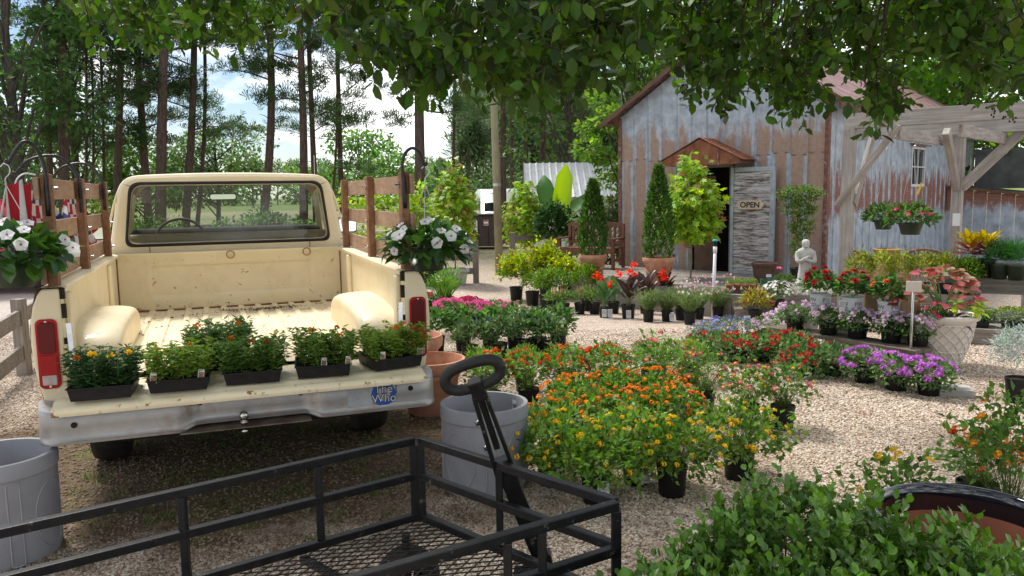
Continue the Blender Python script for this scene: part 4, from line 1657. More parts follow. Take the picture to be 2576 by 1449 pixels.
# glazed black pot
GLAZE = mat('black_glaze', (.006, .006, .009), (.012, .012, .018), 6, rough=.08, spec=.6, coat=.6)
REDCLAY = mat('raw_red_clay', (.22, .075, .04), (.28, .10, .055), 8, rough=.9)
bowl = thing('glazed_pot', 'large glossy black glazed pot with raw red clay inside behind the boxwood', 'pot', (1.62, 2.74, 0))
mb = MB()
rb = .315
mb.lathe([(0, 0), (rb * .55, 0), (rb * .62, .03), (rb * .86, .30), (rb * .92, .36), (rb * 1.0, .40), (rb * 1.035, .425), (rb * 1.03, .45), (rb * .99, .458), (rb * .945, .45), (rb * .93, .42), (rb * .91, .355)], 64)
mb.build('glazed_shell', GLAZE, bowl, True)
mb = MB()
mb.lathe([(rb * .912, .357), (rb * .80, .28), (rb * .55, .10), (0, .09)], 64)
mb.build('clay_inside', REDCLAY, bowl, True)

# ------------------------------------------------------------------ weathered rail fences
GREYWOOD = woodmat('weathered_grey_wood', (.17, .145, .12), (.36, .33, .29), (12, 1.2, 12), 3, .85)
GREYWOODX = woodmat('weathered_grey_board', (.17, .145, .12), (.38, .35, .31), (1.2, 12, 12), 3, .85)
GREYPOST = woodmat('weathered_grey_post', (.19, .16, .13), (.36, .32, .28), (14, 14, 1.1), 3, .85)
def fence(label, posts, rails, hpost, postw=.10, railw=.14):
    p0 = Vector(posts[0])
    root = thing('rail_fence', label, 'fence', p0)
    for p in posts:
        q = Vector(p) - p0
        mb = MB()
        mb.box(q + zv(hpost / 2 - .02), (postw, postw, hpost + .04))
        mb.build('post', GREYPOST, root, False, .006)
    for a, b in zip(posts[:-1], posts[1:]):
        for z in rails:
            mb = MB()
            mb.bar(Vector(a) - p0 + zv(z), Vector(b) - p0 + zv(z), .035, railw)
            mb.build('rail', GREYWOODX, root, False, .004)
    return root
fdir = Vector((-.347, .938, 0))
f0 = Vector((-3.78, 5.2, 0))
fence('low weathered rail fence running along the drive beside the truck', [f0 + fdir * k for k in (0, 2.3, 4.6, 6.9)], (.22, .55), .72)
pA = G(1198, 712)
pdirf = Vector((-.93, -.15, 0))
fence('short weathered two rail fence section beside the concrete planter', [tuple(pA), tuple(pA + pdirf * 1.25), tuple(pA + pdirf * 2.5)], (.28, .60, .88), .98, .13, .14)
pB = G(1290, 680)
fence('weathered rail fence behind the staked maple and the gold shrubs', [tuple(pB), tuple(pB + Vector((1.1, .9, 0))), tuple(pB + Vector((2.3, 1.9, 0)))], (.32, .85), 1.0, .15, .14)

# utility pole
POLEW = woodmat('pole_wood', (.24, .22, .13), (.40, .36, .25), (10, 10, .8), 3, .9)
pp = G(1257, 690)
mb = MB()
top = AY(1236, 60, pp.y)
mb.tube([pp - zv(.1), pp.lerp(Vector((top.x, top.y, top.z)), .5), Vector((top.x, top.y, top.z)), Vector((top.x - .06, top.y, top.z + 3))], [.105, .092, .08, .06], 16)
up_ = mb.build('utility_pole', POLEW, None, True)
tag(up_, 'tall pale wooden utility pole with mossy streaks by the drive', 'pole')
mb = MB()
q = pp.lerp(Vector((top.x, top.y, top.z)), .36)
mb.tube([q, q + zv(.07)], .099, 16)
mb.build('metal_band', CHROMEWIRE, up_)

# ------------------------------------------------------------------ tin barn shop
bL, bR_ = Vector((2.35, 17.2, 0)), Vector((5.60, 14.3, 0))
bu = (bR_ - bL).normalized()
BWID = (bR_ - bL).length
bv = Vector((-bu.y, bu.x, 0))          # into the building
bn = -bv                                # towards the yard
barn = thing('tin_barn', 'rusty galvanized tin barn shop with gable roof and open plank door', 'barn', bL, math.atan2(bu.y, bu.x))
# barn local frame: x along the front, y into the building
BM = Matrix.Translation(bL) @ Matrix.Rotation(math.atan2(bu.y, bu.x), 4, 'Z')
BMI = BM.inverted()
def onfront(px, py, off=0.0):
    return BMI @ AP(px, py, bL + bn * off, bn)
def onside(px, py, off=0.0):
    return BMI @ AP(px, py, bR_ + bu * off, bu)
EL, ER, PK = 3.17, 3.30, 4.58          # eaves and peak heights
PX = BWID * .53
BDEP = 11.0
BZ = -.05

def tin_mat(name, rust_lo, rust_hi, tan, red, amount=.0, side=False):
    mt = bpy.data.materials.new(name)
    n, l = nodes(mt)
    v = coords(n, l, (1, 1, 1), rand=False)
    sx = N(n, 'SeparateXYZ')
    l.new(v, sx.inputs[0])
    axis = sx.outputs[1] if side else sx.outputs[0]
    oi = N(n, 'ObjectInfo')
    vs2 = N(n, 'Mapping')
    vs2.inputs['Scale'].default_value = (1, 1, .45)
    l.new(v, vs2.inputs[0])
    nn = noise(n, l, vs2.outputs[0], 4.5, 9, .72)
    nf = noise(n, l, v, 38, 6, .7)
    galv = ramp(n, l, noise(n, l, v, 5, 6, .6), [(.3, (.20, .235, .28)), (.5, (.31, .36, .42)), (.72, (.46, .53, .61))])
    galv = mixc(n, l, ramp(n, l, nf, [(.4, 0), (.75, .35)]), galv, (.48, .53, .60))
    # each sheet is redder in its middle
    fr = mth(n, l, 'FRACT', mth(n, l, 'DIVIDE', axis, .3335 if not side else .40))
    cen = mth(n, l, 'SUBTRACT', .5, mth(n, l, 'ABSOLUTE', mth(n, l, 'SUBTRACT', fr, .5)))
    mr = N(n, 'MapRange', interpolation_type='SMOOTHSTEP')
    mr.inputs[1].default_value = rust_hi
    mr.inputs[2].default_value = rust_hi - .35
    l.new(mth(n, l, 'ADD', sx.outputs[2], mth(n, l, 'MULTIPLY', mth(n, l, 'SUBTRACT', nn, .5), 2.2)), mr.inputs[0])
    mr2 = N(n, 'MapRange', interpolation_type='SMOOTHSTEP')
    mr2.inputs[1].default_value = rust_lo
    mr2.inputs[2].default_value = rust_lo + .25
    l.new(mth(n, l, 'ADD', sx.outputs[2], mth(n, l, 'MULTIPLY', mth(n, l, 'SUBTRACT', nn, .5), 1.2)), mr2.inputs[0])
    r_ = mth(n, l, 'MULTIPLY', mr.outputs[0], mr2.outputs[0])
    br = mth(n, l, 'ADD', mth(n, l, 'ADD', mth(n, l, 'MULTIPLY', nn, .85), mth(n, l, 'MULTIPLY', mth(n, l, 'MINIMUM', cen, .3), 1.25)), mth(n, l, 'MULTIPLY', nf, .35))
    br = mth(n, l, 'ADD', br, mth(n, l, 'MULTIPLY', mth(n, l, 'SUBTRACT', oi.outputs['Random'], .5), .34))
    msk = mth(n, l, 'MULTIPLY', r_, ramp(n, l, br, [(.86 - amount, 0), (.97 - amount, 1)]))
    rc_ = mixc(n, l, ramp(n, l, noise(n, l, v, 12, 7, .7), [(.45, 0), (.7, 1)]), tan, red)
    col = mixc(n, l, msk, galv, rc_)
    # fine rolled lines across the sheet
    ln = N(n, 'TexWave', wave_type='BANDS', bands_direction='Z')
    ln.inputs['Scale'].default_value = 9
    ln.inputs['Distortion'].default_value = .6
    ln.inputs['Detail'].default_value = 2
    l.new(v, ln.inputs['Vector'])
    col = mixc(n, l, mth(n, l, 'MULTIPLY', msk, mth(n, l, 'MULTIPLY', ln.outputs[1], .30)), col, (.36, .33, .31))
    # dark streaks run down
    vst = N(n, 'Mapping')
    vst.inputs['Scale'].default_value = (16, 16, .35)
    l.new(v, vst.inputs[0])
    st = ramp(n, l, noise(n, l, vst.outputs[0], 3, 5, .6), [(.55, 0), (.72, .45)])
    col = mixc(n, l, st, col, (.16, .13, .12))
    rg = mixc(n, l, msk, (.42, .42, .42), (.85, .85, .85))
    sc_ = N(n, 'SeparateColor')
    l.new(rg, sc_.inputs[0])
    finish(n, l, col, sc_.outputs[0], 0.0, ln.outputs[1], .15, .004, .5)
    return mt
TIN = tin_mat('rusty_tin_front', -.6, 2.95, (.33, .225, .165), (.28, .14, .09), .15)
TINS = tin_mat('rusty_tin_side', .98, 2.05, (.20, .06, .03), (.13, .032, .018), .16, True)
RUSTTRIM = mat('rusted_trim', (.12, .05, .035), (.22, .10, .07), 12, rough=.8, wear=((.30, .33, .37), .55, .7, 6))
TINROOF = mat('brown_tin_roof', (.19, .105, .10), (.30, .20, .19), 3, rough=.55, metal=.1, wear=((.24, .09, .045), .58, .75, 5))
RUSTROOF = mat('orange_rust_roof', (.15, .045, .022), (.27, .10, .05), 6, rough=.8, stretch=(1, 1, 1), wear=((.40, .36, .34), .60, .75, 8))
OLDWOOD = woodmat('dark_rafter_wood', (.09, .05, .035), (.20, .12, .085), (10, 1.5, 10), 3, .85)

def roofz(x):
    return lerp(EL, PK, x / PX) if x < PX else lerp(PK, ER, (x - PX) / (BWID - PX))
dl = onfront(1742, 560)
dr = onfront(1838, 560)
dtop = onfront(1790, 422).z
D0, D1 = dl.x, dr.x
NP = 13
PWD = BWID / NP
def sheet(x0, x1, z0a, z0b, z1a, z1b, mt, parent, nm='tin_sheet', side=False, depth=.016):
    """one sheet with a raised seam on its edges"""
    mb = MB()
    xs_ = [0, .035, .06, .30, .5, .70, .94, .965, 1]
    dp = [1, 1, .0, .0, .25, .0, .0, 1, 1]
    rows = []
    for t in (0, .5, 1):
        row = []
        for u, d in zip(xs_, dp):
            zz_ = lerp(lerp(z0a, z0b, u), lerp(z1a, z1b, u), t)
            y = -depth * d
            row.append((lerp(x0, x1, u), y, zz_) if not side else (BWID - y, lerp(x0, x1, u), zz_))
        rows.append(row)
    mb.grid(rows)
    return mb.build(nm, mt, parent)
fw_ = MB()
front = MB()
for i in range(NP):
    x0, x1 = i * PWD + .002, (i + 1) * PWD - .002
    segs = [(x0, x1)]
    def lower(xa, xb, za=BZ):
        h = 2.25 + .03 * math.sin(i * 2.1)
        sheet(xa, xb, za, za, h + .02, h + .02, TIN, barn)
    if x1 < D0 or x0 > D1:
        lower(x0, x1)
    else:
        if x0 < D0:
            lower(x0, D0)
        if x1 > D1:
            lower(D1, x1)
        a, b = max(x0, D0), min(x1, D1)
        lower(a, b, dtop)
    h = 2.25 + .03 * math.sin(i * 2.1)
    xm = PX
    if x0 < xm < x1:
        sheet(x0, xm, h - .01, h - .01, roofz(x0), roofz(xm), TIN, barn, depth=.014)
        sheet(xm, x1, h - .01, h - .01, roofz(xm), roofz(x1), TIN, barn, depth=.014)
    else:
        sheet(x0, x1, h - .01, h - .01, roofz(x0), roofz(x1), TIN, barn, depth=.014)
# side wall sheets, in two courses
wn0, wn1 = onside(2289, 470), onside(2327, 372)
WY0, WY1, WZ0, WZ1 = wn0.y, wn1.y, wn0.z, wn1.z
ns = int(BDEP / .40)
for i in range(ns):
    y0, y1 = i * .40 + .002, (i + 1) * .40 - .002
    sheet(y0, y1, BZ, BZ, 1.10, 1.10, TINS, barn, side=True)
    if y1 < WY0 or y0 > WY1:
        sheet(y0, y1, 1.09, 1.09, ER, ER, TINS, barn, side=True, depth=.014)
    else:
        sheet(y0, y1, 1.09, 1.09, WZ0, WZ0, TINS, barn, side=True, depth=.014)
        sheet(y0, y1, WZ1, WZ1, ER, ER, TINS, barn, side=True, depth=.014)
        if y0 < WY0:
            sheet(y0, WY0, WZ0, WZ0, WZ1, WZ1, TINS, barn, side=True, depth=.014)
        if y1 > WY1:
            sheet(WY1, y1, WZ0, WZ0, WZ1, WZ1, TINS, barn, side=True, depth=.014)
# hidden walls, floor
mb = MB()
mb.box((-.01, BDEP / 2, 1.55), (.03, BDEP - .1, 3.2)).box((BWID / 2, BDEP, 1.7), (BWID, .03, 3.5))
mb.build('far_wall', GREYWOOD, barn)
mb = MB()
mb.box((BWID / 2, BDEP / 2, -.06), (BWID - .1, BDEP - .1, .05))
mb.build('shop_floor', mat('red_brown_floor', (.14, .05, .035), (.20, .09, .07), 6, rough=.7), barn)
mb = MB()
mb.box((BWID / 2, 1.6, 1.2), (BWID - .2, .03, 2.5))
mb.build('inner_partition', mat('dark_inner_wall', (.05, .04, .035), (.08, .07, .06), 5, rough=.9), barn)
# corner boards
for x in (0.0, BWID):
    mb = MB()
    mb.box((x - (.0 if x else 0), -.022, (BZ + roofz(x)) / 2), (.07, .012, roofz(x) - BZ - .04))
    mb.build('corner_trim', RUSTTRIM, barn)
mb = MB()
mb.box((BWID + .022, .05, (BZ + ER) / 2 - .03), (.012, .10, ER - BZ - .1))
mb.build('corner_trim', RUSTTRIM, barn)
# roof slopes made of corrugated sheets
def roof_slope(xa, za, xb, zb, mt, parent, y0, y1, shw=.64, nm='roof_sheet', pitch=.085, amp=.012):
    y = y0
    k = 0
    while y < y1 - .05:
        ye = min(y + shw, y1)
        n_ = max(2, int((ye - y) / pitch * 4))
        mb = MB()
        rows = []
        for t in (0, .33, .66, 1):
            rows.append([(lerp(xa, xb, t), lerp(y, ye + .03, i / n_), lerp(za, zb, t) + amp * math.sin(2 * math.pi * (lerp(y, ye + .03, i / n_)) / pitch) + (k % 2) * .004) for i in range(n_ + 1)])
        mb.grid(rows)
        mb.build(nm, mt, parent, True)
        y = ye
        k += 1
ovh = .34
sl = (PK - EL) / PX
sr = (PK - ER) / (BWID - PX)
roof_slope(PX, PK + .06, -ovh, EL - ovh * sl + .06, TINROOF, barn, -.30, BDEP + .3)
roof_slope(PX, PK + .062, BWID + ovh, ER - ovh * sr + .062, TINROOF, barn, -.30, BDEP + .3)
for a, za, b, zb in ((PX, PK + .02, -ovh, EL - ovh * sl + .02), (PX, PK + .02, BWID + ovh, ER - ovh * sr + .02)):
    mb = MB()
    mb.bar((a, -.285, za), (b, -.285, zb), .025, .09)
    mb.build('rake_board', OLDWOOD, barn)
for k in range(8):
    t = (k + .5) / 8
    for a, za, b, zb in ((PX, PK - .03, -ovh, EL - ovh * sl - .03), (PX, PK - .03, BWID + ovh, ER - ovh * sr - .03)):
        mb = MB()
        mb.box((lerp(a, b, t), -.145, lerp(za, zb, t) + .035), (.06, .24, .035))
        mb.build('lookout', OLDWOOD, barn)
mb = MB()
mb.box((BWID + ovh - .05, BDEP / 2, ER - ovh * sr - .04), (.04, BDEP + .5, .12))
mb.build('fascia', OLDWOOD, barn)
# small gable awning over the door
aw = .62
a0, a1, apk = onfront(1655, 402, aw), onfront(1868, 402, aw), onfront(1738, 347, aw)
azE = (a0.z + a1.z) / 2
ax0, ax1, axm = a0.x, a1.x, (a0.x + a1.x) / 2
awn = MB()
awn.add([(ax0 + .08, -aw + .03, azE - .10), (ax1 - .08, -aw + .03, azE - .10), (ax1 - .08, -aw + .03, azE), (axm, -aw + .03, apk.z - .03), (ax0 + .08, -aw + .03, azE)], [(0, 1, 2, 3, 4)])
awning = awn.build('awning', RUSTROOF, barn)
for s, xe in ((0, ax0), (1, ax1)):
    mb = MB()
    rows = []
    for t in (0, .5, 1):
        rows.append([(lerp(axm, xe, t), lerp(-aw, -.01, i / 24), lerp(apk.z, azE - .02, t) + .008 * math.sin(i * 1.57)) for i in range(25)])
    mb.grid(rows)
    mb.build('awning_sheet', RUSTROOF, awning, True)
    mb = MB()
    mb.box((lerp(axm, xe, .9), -aw / 2, azE - .06), (.05, aw - .04, .07))
    mb.build('awning_bracket', OLDWOOD, awning)
for t in (.3, .72):
    mb = MB()
    mb.box((lerp(ax0, ax1, t), -aw + .022, azE + .02), (.03, .012, .26))
    mb.build('awning_strip', RUSTTRIM, awning)
# door frame, inner door, plank door
mb = MB()
mb.box((D0 - .03, -.03, (BZ + dtop) / 2), (.06, .08, dtop - BZ)).box((D1 + .03, -.03, (BZ + dtop) / 2), (.06, .08, dtop - BZ)).box(((D0 + D1) / 2, -.03, dtop + .03), (D1 - D0 + .12, .08, .06))
mb.build('door_frame', GREYWOOD, barn)
mb = MB()
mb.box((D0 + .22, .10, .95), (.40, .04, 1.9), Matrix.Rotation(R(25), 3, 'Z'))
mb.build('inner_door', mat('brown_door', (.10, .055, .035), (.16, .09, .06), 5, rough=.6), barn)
dfl, dfr = onfront(1838, 600, .16), onfront(1950, 600, .16)
DZ0, DZ1 = onfront(1900, 696, .16).z, onfront(1900, 420, .16).z
DW = dfr.x - dfl.x
door = obj('plank_door', None, barn, (dfl.x, -.16, 0), (0, 0, R(-3)))
GALV = mat('galvanized_strip', (.28, .32, .37), (.40, .45, .51), 6, rough=.45, wear=((.24, .12, .07), .60, .72, 7))
for c_, d_ in (((.03, 0, (DZ0 + DZ1) / 2), (.06, .05, DZ1 - DZ0)), ((DW - .045, 0, (DZ0 + DZ1) / 2), (.09, .05, DZ1 - DZ0)), ((DW / 2, 0, DZ1 - .04), (DW - .155, .048, .08)), ((DW / 2 - .015, 0, DZ0 + .05), (DW - .155, .048, .10))):
    mb = MB()
    mb.box(c_, d_)
    mb.build('door_strip', GALV, door)
def oldboard():
    mt = bpy.data.materials.new('charred_weathered_board')
    n, l = nodes(mt)
    v = coords(n, l, (1.6, 1, 13))
    a = noise(n, l, v, 3.2, 9, .75)
    v2 = coords(n, l, (.8, 1, 4))
    b = noise(n, l, v2, 4, 5, .6)
    col = ramp(n, l, mth(n, l, 'ADD', mth(n, l, 'MULTIPLY', a, .7), mth(n, l, 'MULTIPLY', b, .35)), [(.38, (.04, .028, .028)), (.47, (.17, .135, .125)), (.54, (.46, .44, .44)), (.68, (.70, .68, .68))])
    finish(n, l, col, .9, 0, a, .4, .01, .2)
    return mt
OLDB = oldboard()
nb = 14
bz0, bz1 = DZ0 + .10, DZ1 - .085
for k in range(nb):
    mb = MB()
    h = (bz1 - bz0) / nb
    mb.box((DW / 2 - .015, .004 * math.sin(k * 3.3), bz0 + (k + .5) * h), (DW - .156, .03, h - .006))
    mb.build('plank', OLDB, door, False, .003)
# side window
WTRIM = mat('white_window_trim', (.60, .62, .64), (.50, .51, .52), 8, rough=.6)
wy, wz = (WY0 + WY1) / 2, (WZ0 + WZ1) / 2
ww, wh_ = WY1 - WY0, WZ1 - WZ0
win_ = MB()
win_.box((BWID - .03, wy, wz), (.01, ww, wh_))
DARKGL = mat('dark_window_glass', (.012, .014, .016), rough=.08, spec=.8)
wobj = win_.build('window', DARKGL, barn)
for c_, d_ in (((BWID + .0, WY0 + .025, wz), (.05, .05, wh_)), ((BWID, WY1 - .025, wz), (.05, .05, wh_)), ((BWID, wy, WZ0 + .03), (.048, ww - .1, .06)), ((BWID, wy, WZ1 - .025), (.048, ww - .1, .05)), ((BWID + .002, wy, wz), (.035, .022, wh_ - .11)), ((BWID + .004, wy, wz), (.034, ww - .1, .026))):
    mb = MB()
    mb.box(c_, d_)
    mb.build('window_bar', WTRIM, wobj)
mb = MB()
mb.box((BWID + .05, wy, WZ1 + .05), (.12, ww + .25, .025), Matrix.Rotation(R(14), 3, 'Y'))
mb.build('window_hood', RUSTTRIM, wobj)
# lean-to on the side wall
ly0 = onside(2372, 600).y
LX = 2.9
lz_hi, lz_lo = onside(2372, 480).z + .0, 0
mb = MB()
rows = []
for t in (0, 1):
    rows.append([(BWID + .02 + LX * t, lerp(ly0, BDEP, i / 30), 1.62 - .36 * t + .008 * math.sin(i * 1.57)) for i in range(31)])
mb.grid(rows)
lean = mb.build('lean_to', OLDWOOD, barn, True)
mb = MB()
for k in range(5):
    pass
k = 0
x = BWID + .03
while x < BWID + LX - .1:
    mb = MB()
    zt = 1.58 - .36 * (x - BWID) / LX
    mb.box((x + .15, ly0 + .05, (BZ + zt) / 2 - .1), (.292, .014 + .004 * (k % 2), zt - BZ + .2))
    mb.build('lean_to_sheet', TINS, lean)
    x += .30
    k += 1
mb = MB()
mb.box((BWID + LX / 2 + .02, ly0 + .0, 1.44), (LX + .1, .04, .06), Matrix.Rotation(math.atan2(.36, LX), 3, 'Y'))
mb.build('lean_to_edge', OLDWOOD, lean)
# dark shade cloth over the bay behind the lean-to
mb = MB()
mb.box((BWID + 1.7, ly0 + 1.1, 2.05), (2.6, .02, 1.0))
mb.build('shade_cloth', mat('dark_shade_cloth', (.055, .06, .06), (.09, .095, .09), 4, rough=.9), lean)
# OPEN sign hanging on the plank door
sgc = BM @ (Matrix.Translation((dfl.x, -.16, 0)) @ Matrix.Rotation(R(-3), 4, 'Z') @ Vector((DW * .47, -.05, onfront(1890, 515, .2).z)))
sign = thing('open_sign', 'small tan wooden sign reading OPEN on the plank door', 'sign', sgc, math.atan2(bu.y, bu.x) + R(-3))
swd = DW * .60
shh = .17
def plaque(w_, h_):
    pts_ = []
    for i in range(9):
        a = R(-90 + 180 * i / 8)
        pts_.append((w_ / 2 - .03 + .05 * math.cos(a) * .8, math.sin(a) * h_ * .32))
    pts_ = [(w_ / 2 - .03, -h_ / 2), ] + pts_ + [(w_ / 2 - .03, h_ / 2)]
    return pts_ + [(-u, -v_) for u, v_ in pts_]
mb = MB()
mb.prism(plaque(swd, shh), -.01, .01, lambda u, v_, a: (u, a, v_))
mb.build('plaque', mat('tan_sign_wood', (.60, .45, .32), (.66, .52, .39), 6, rough=.6), sign, False, .004)
tx = sticker_text('OPEN', 0, -.048, .135, sign, 'lettering', INK, -.0125, .004)
bb = [Vector(c) for c in tx.bound_box]
wd_ = max(c.x for c in bb) - min(c.x for c in bb)
k_ = swd * .74 / wd_
tx.scale = (k_, 1.05, 1)
tx.location.x = -swd * .37 - min(c.x for c in bb) * k_
tx['kind'] = 'stuff'
mb = MB()
mb.tube([(-swd * .3, -.012, shh / 2 - .01), (0, .0, shh / 2 + .10), (swd * .3, -.012, shh / 2 - .01)], .002, 4)
mb.build('hanging_wire', INK, sign)

# ------------------------------------------------------------------ deck and steps
DKZ = .04
deck = thing('deck', 'grey weathered plank deck in front of the tin barn', 'deck', (0, 0, 0))
def poly_clip(poly, u0, u1):
    """clip polygon (deck coords s,t) to u0<=s<=u1"""
    def clip(P, f):
        out = []
        for i in range(len(P)):
            a, b = P[i], P[(i + 1) % len(P)]
            fa, fb = f(a), f(b)
            if fa >= 0:
                out.append(a)
            if fa * fb < 0:
                t = fa / (fa - fb)
                out.append((a[0] + (b[0] - a[0]) * t, a[1] + (b[1] - a[1]) * t))
        return out
    P = clip(poly, lambda p: p[0] - u0)
    return clip(P, lambda p: u1 - p[0]) if P else P
de1 = AZ(1430, 694, DKZ)
de2 = AZ(1842, 742, DKZ)
de3 = AZ(2085, 742, DKZ)
world_poly = [de1, de2, de3, bR_ + bn * .04 + bu * .6, bR_ + bn * .04, bL + bn * .04, bL + bn * .04 - bu * 1.3]
# planks run along the barn front
loc = [(-(p - bL).dot(bn) * -1, (p - bL).dot(bu)) for p in world_poly]
smin, smax = min(p[0] for p in loc), max(p[0] for p in loc)
s = smin
while s < smax:
    pl = poly_clip(loc, s + .004, s + .136)
    if pl and len(pl) >= 3:
        mb = MB()
        mb.prism([(a, b) for a, b in pl], DKZ - .03, DKZ + random.Random(int(s * 100)).uniform(-.003, .003), lambda u, v_, a: tuple(bL + bn * u + bu * v_ + zv(a)))
        pk = mb.build('plank', GREYWOODX, deck)
        pk.data.materials[0] = GREYWOOD
    s += .14
mb = MB()
mb.bar(de1 - zv(.24), de2 - zv(.24), .04, .42)
mb.build('rim_board', GREYWOODX, deck)
mb = MB()
mb.bar(de2 - zv(.22), de3 - zv(.22), .04, .38)
mb.build('rim_board', GREYWOODX, deck)
sdn = (de3 - de2).normalized()
snn = Vector((sdn.y, -sdn.x, 0))
if snn.y > 0:
    snn = -snn
for k, (off, z) in enumerate(((.30, -.145), )):
    mb = MB()
    a, b = de2 + snn * off * .5 - sdn * .0, de3 + snn * off * .5
    mb.bar(Vector((a.x, a.y, z)), Vector((b.x, b.y, z)), off - .02, .035)
    mb.build('step_tread', GREYWOODX, deck)
    mb = MB()
    a, b = de2 + snn * (off - .03), de3 + snn * (off - .03)
    mb.bar(Vector((a.x, a.y, z - .11)), Vector((b.x, b.y, z - .11)), .03, .18)
    mb.build('step_riser', GREYWOODX, deck)

# ------------------------------------------------------------------ pergola
pg1 = Vector((4.40, 10.5, 0))
g1z = gz(pg1.x, pg1.y)
perg = thing('pergola', 'open pergola of weathered timber posts, beams and braces beside the barn', 'pergola', (pg1.x, pg1.y, g1z))
def wl_(p): return Vector(p) - Vector((pg1.x, pg1.y, g1z))
TIMB = woodmat('weathered_timber_post', (.22, .19, .17), (.42, .38, .35), (9, 9, .9), 3, .85)
TIMBX = woodmat('weathered_timber_beam', (.30, .28, .26), (.50, .48, .46), (2.2, 2.2, 12), 3, .85)
PT = 2.38
prz = math.atan2(bu.y, bu.x)
def timber(a, b, w_, h_, nm, mt, up=(0, 0, 1)):
    """timber with its own local frame so the grain runs along it"""
    a, b = wl_(a), wl_(b)
    mb = MB()
    L = (b - a).length
    mb.box((0, L / 2, 0), (w_, L, h_))
    o = mb.build(nm, mt, perg, False, .005)
    d = (b - a).normalized()
    x = d.cross(Vector(up))
    x = x.normalized() if x.length > 1e-4 else bu.copy()
    z = x.cross(d)
    mrot = Matrix((x, d, z)).transposed().to_4x4()
    mrot.translation = a
    o.matrix_local = mrot
    return o
TIMBY = woodmat('weathered_timber', (.26, .235, .21), (.48, .45, .42), (11, .9, 11), 3, .85)
pg2 = Vector((6.72, 12.1, 0))
pg3 = Vector((7.45, 11.45, 0))
pg4 = pg1 + bu * 3.2
for p in (pg1, pg2, pg3, pg4):
    z = gz(p.x, p.y)
    timber(Vector((p.x, p.y, z - .02)), Vector((p.x, p.y, PT - .002)), .14, .14, 'post', TIMBY, up=tuple(bv))
beamE = pg1 - bu * .07
timber(Vector((beamE.x, beamE.y, PT + .095)), Vector((beamE.x, beamE.y, PT + .095)) + bu * 3.6, .05, .19, 'beam', TIMBY)
q = beamE + bv * .10
timber(Vector((q.x, q.y, PT + .09)), Vector((q.x, q.y, PT + .09)) + bu * 3.6, .05, .18, 'beam', TIMBY)
q = pg2 - bu * 1.6
timber(Vector((q.x, q.y, PT + .09)), Vector((q.x, q.y, PT + .09)) + bu * 4.2, .05, .18, 'beam', TIMBY)
q = q - bv * .10
timber(Vector((q.x, q.y, PT + .092)), Vector((q.x, q.y, PT + .092)) + bu * 4.2, .05, .18, 'beam', TIMBY)
for k in (.55, 1.25, 2.0, 2.75):
    a = pg1 + bu * k + bv * .0
    timber(Vector((a.x, a.y, PT - .09)) + bv * .13, Vector((a.x, a.y, PT - .09)) + bv * 2.75, .045, .15, 'joist', TIMBY)
# braces
def brace(p, d, L=.78, z=PT, out=0.0, off=0.0):
    a = Vector((p.x, p.y, z - L)) + d * .05 + bn * off
    b = Vector((p.x, p.y, z + .02)) + d * (L + .02) + bn * off
    timber(a, b, .14, .09, 'brace', TIMBY, up=tuple(d.cross(zv(1))))
timber(Vector((pg1.x, pg1.y, PT - .98)) + bn * .10 - bu * .10, Vector((pg1.x, pg1.y, PT + .0)) + bn * .10 + bu * .62, .05, .15, 'brace', TIMBY, up=tuple(bn))
timber(Vector((pg1.x, pg1.y, PT - .98)) + bv * .04 + bu * .07, Vector((pg1.x, pg1.y, PT - .0)) + bv * .72 + bu * .07, .12, .05, 'brace', TIMBY, up=tuple(bu))
for p in (pg2,):
    brace(p, bu)
    brace(p, -bv)
# ------------------------------------------------------------------ trees behind the yard
def bark(name, c1, c2):
    mt = bpy.data.materials.new(name)
    n, l = nodes(mt)
    v = coords(n, l, (5, 5, 1.1))
    a = noise(n, l, v, 3.5, 8, .7)
    col = ramp(n, l, a, [(.32, c1), (.68, c2)])
    finish(n, l, col, .95, 0, a, .8, .05, .1)
    return mt
PINEBARK = bark('pine_bark', (.05, .034, .027), (.17, .12, .10))
GREYBARK = bark('grey_bark', (.05, .042, .035), (.15, .13, .11))

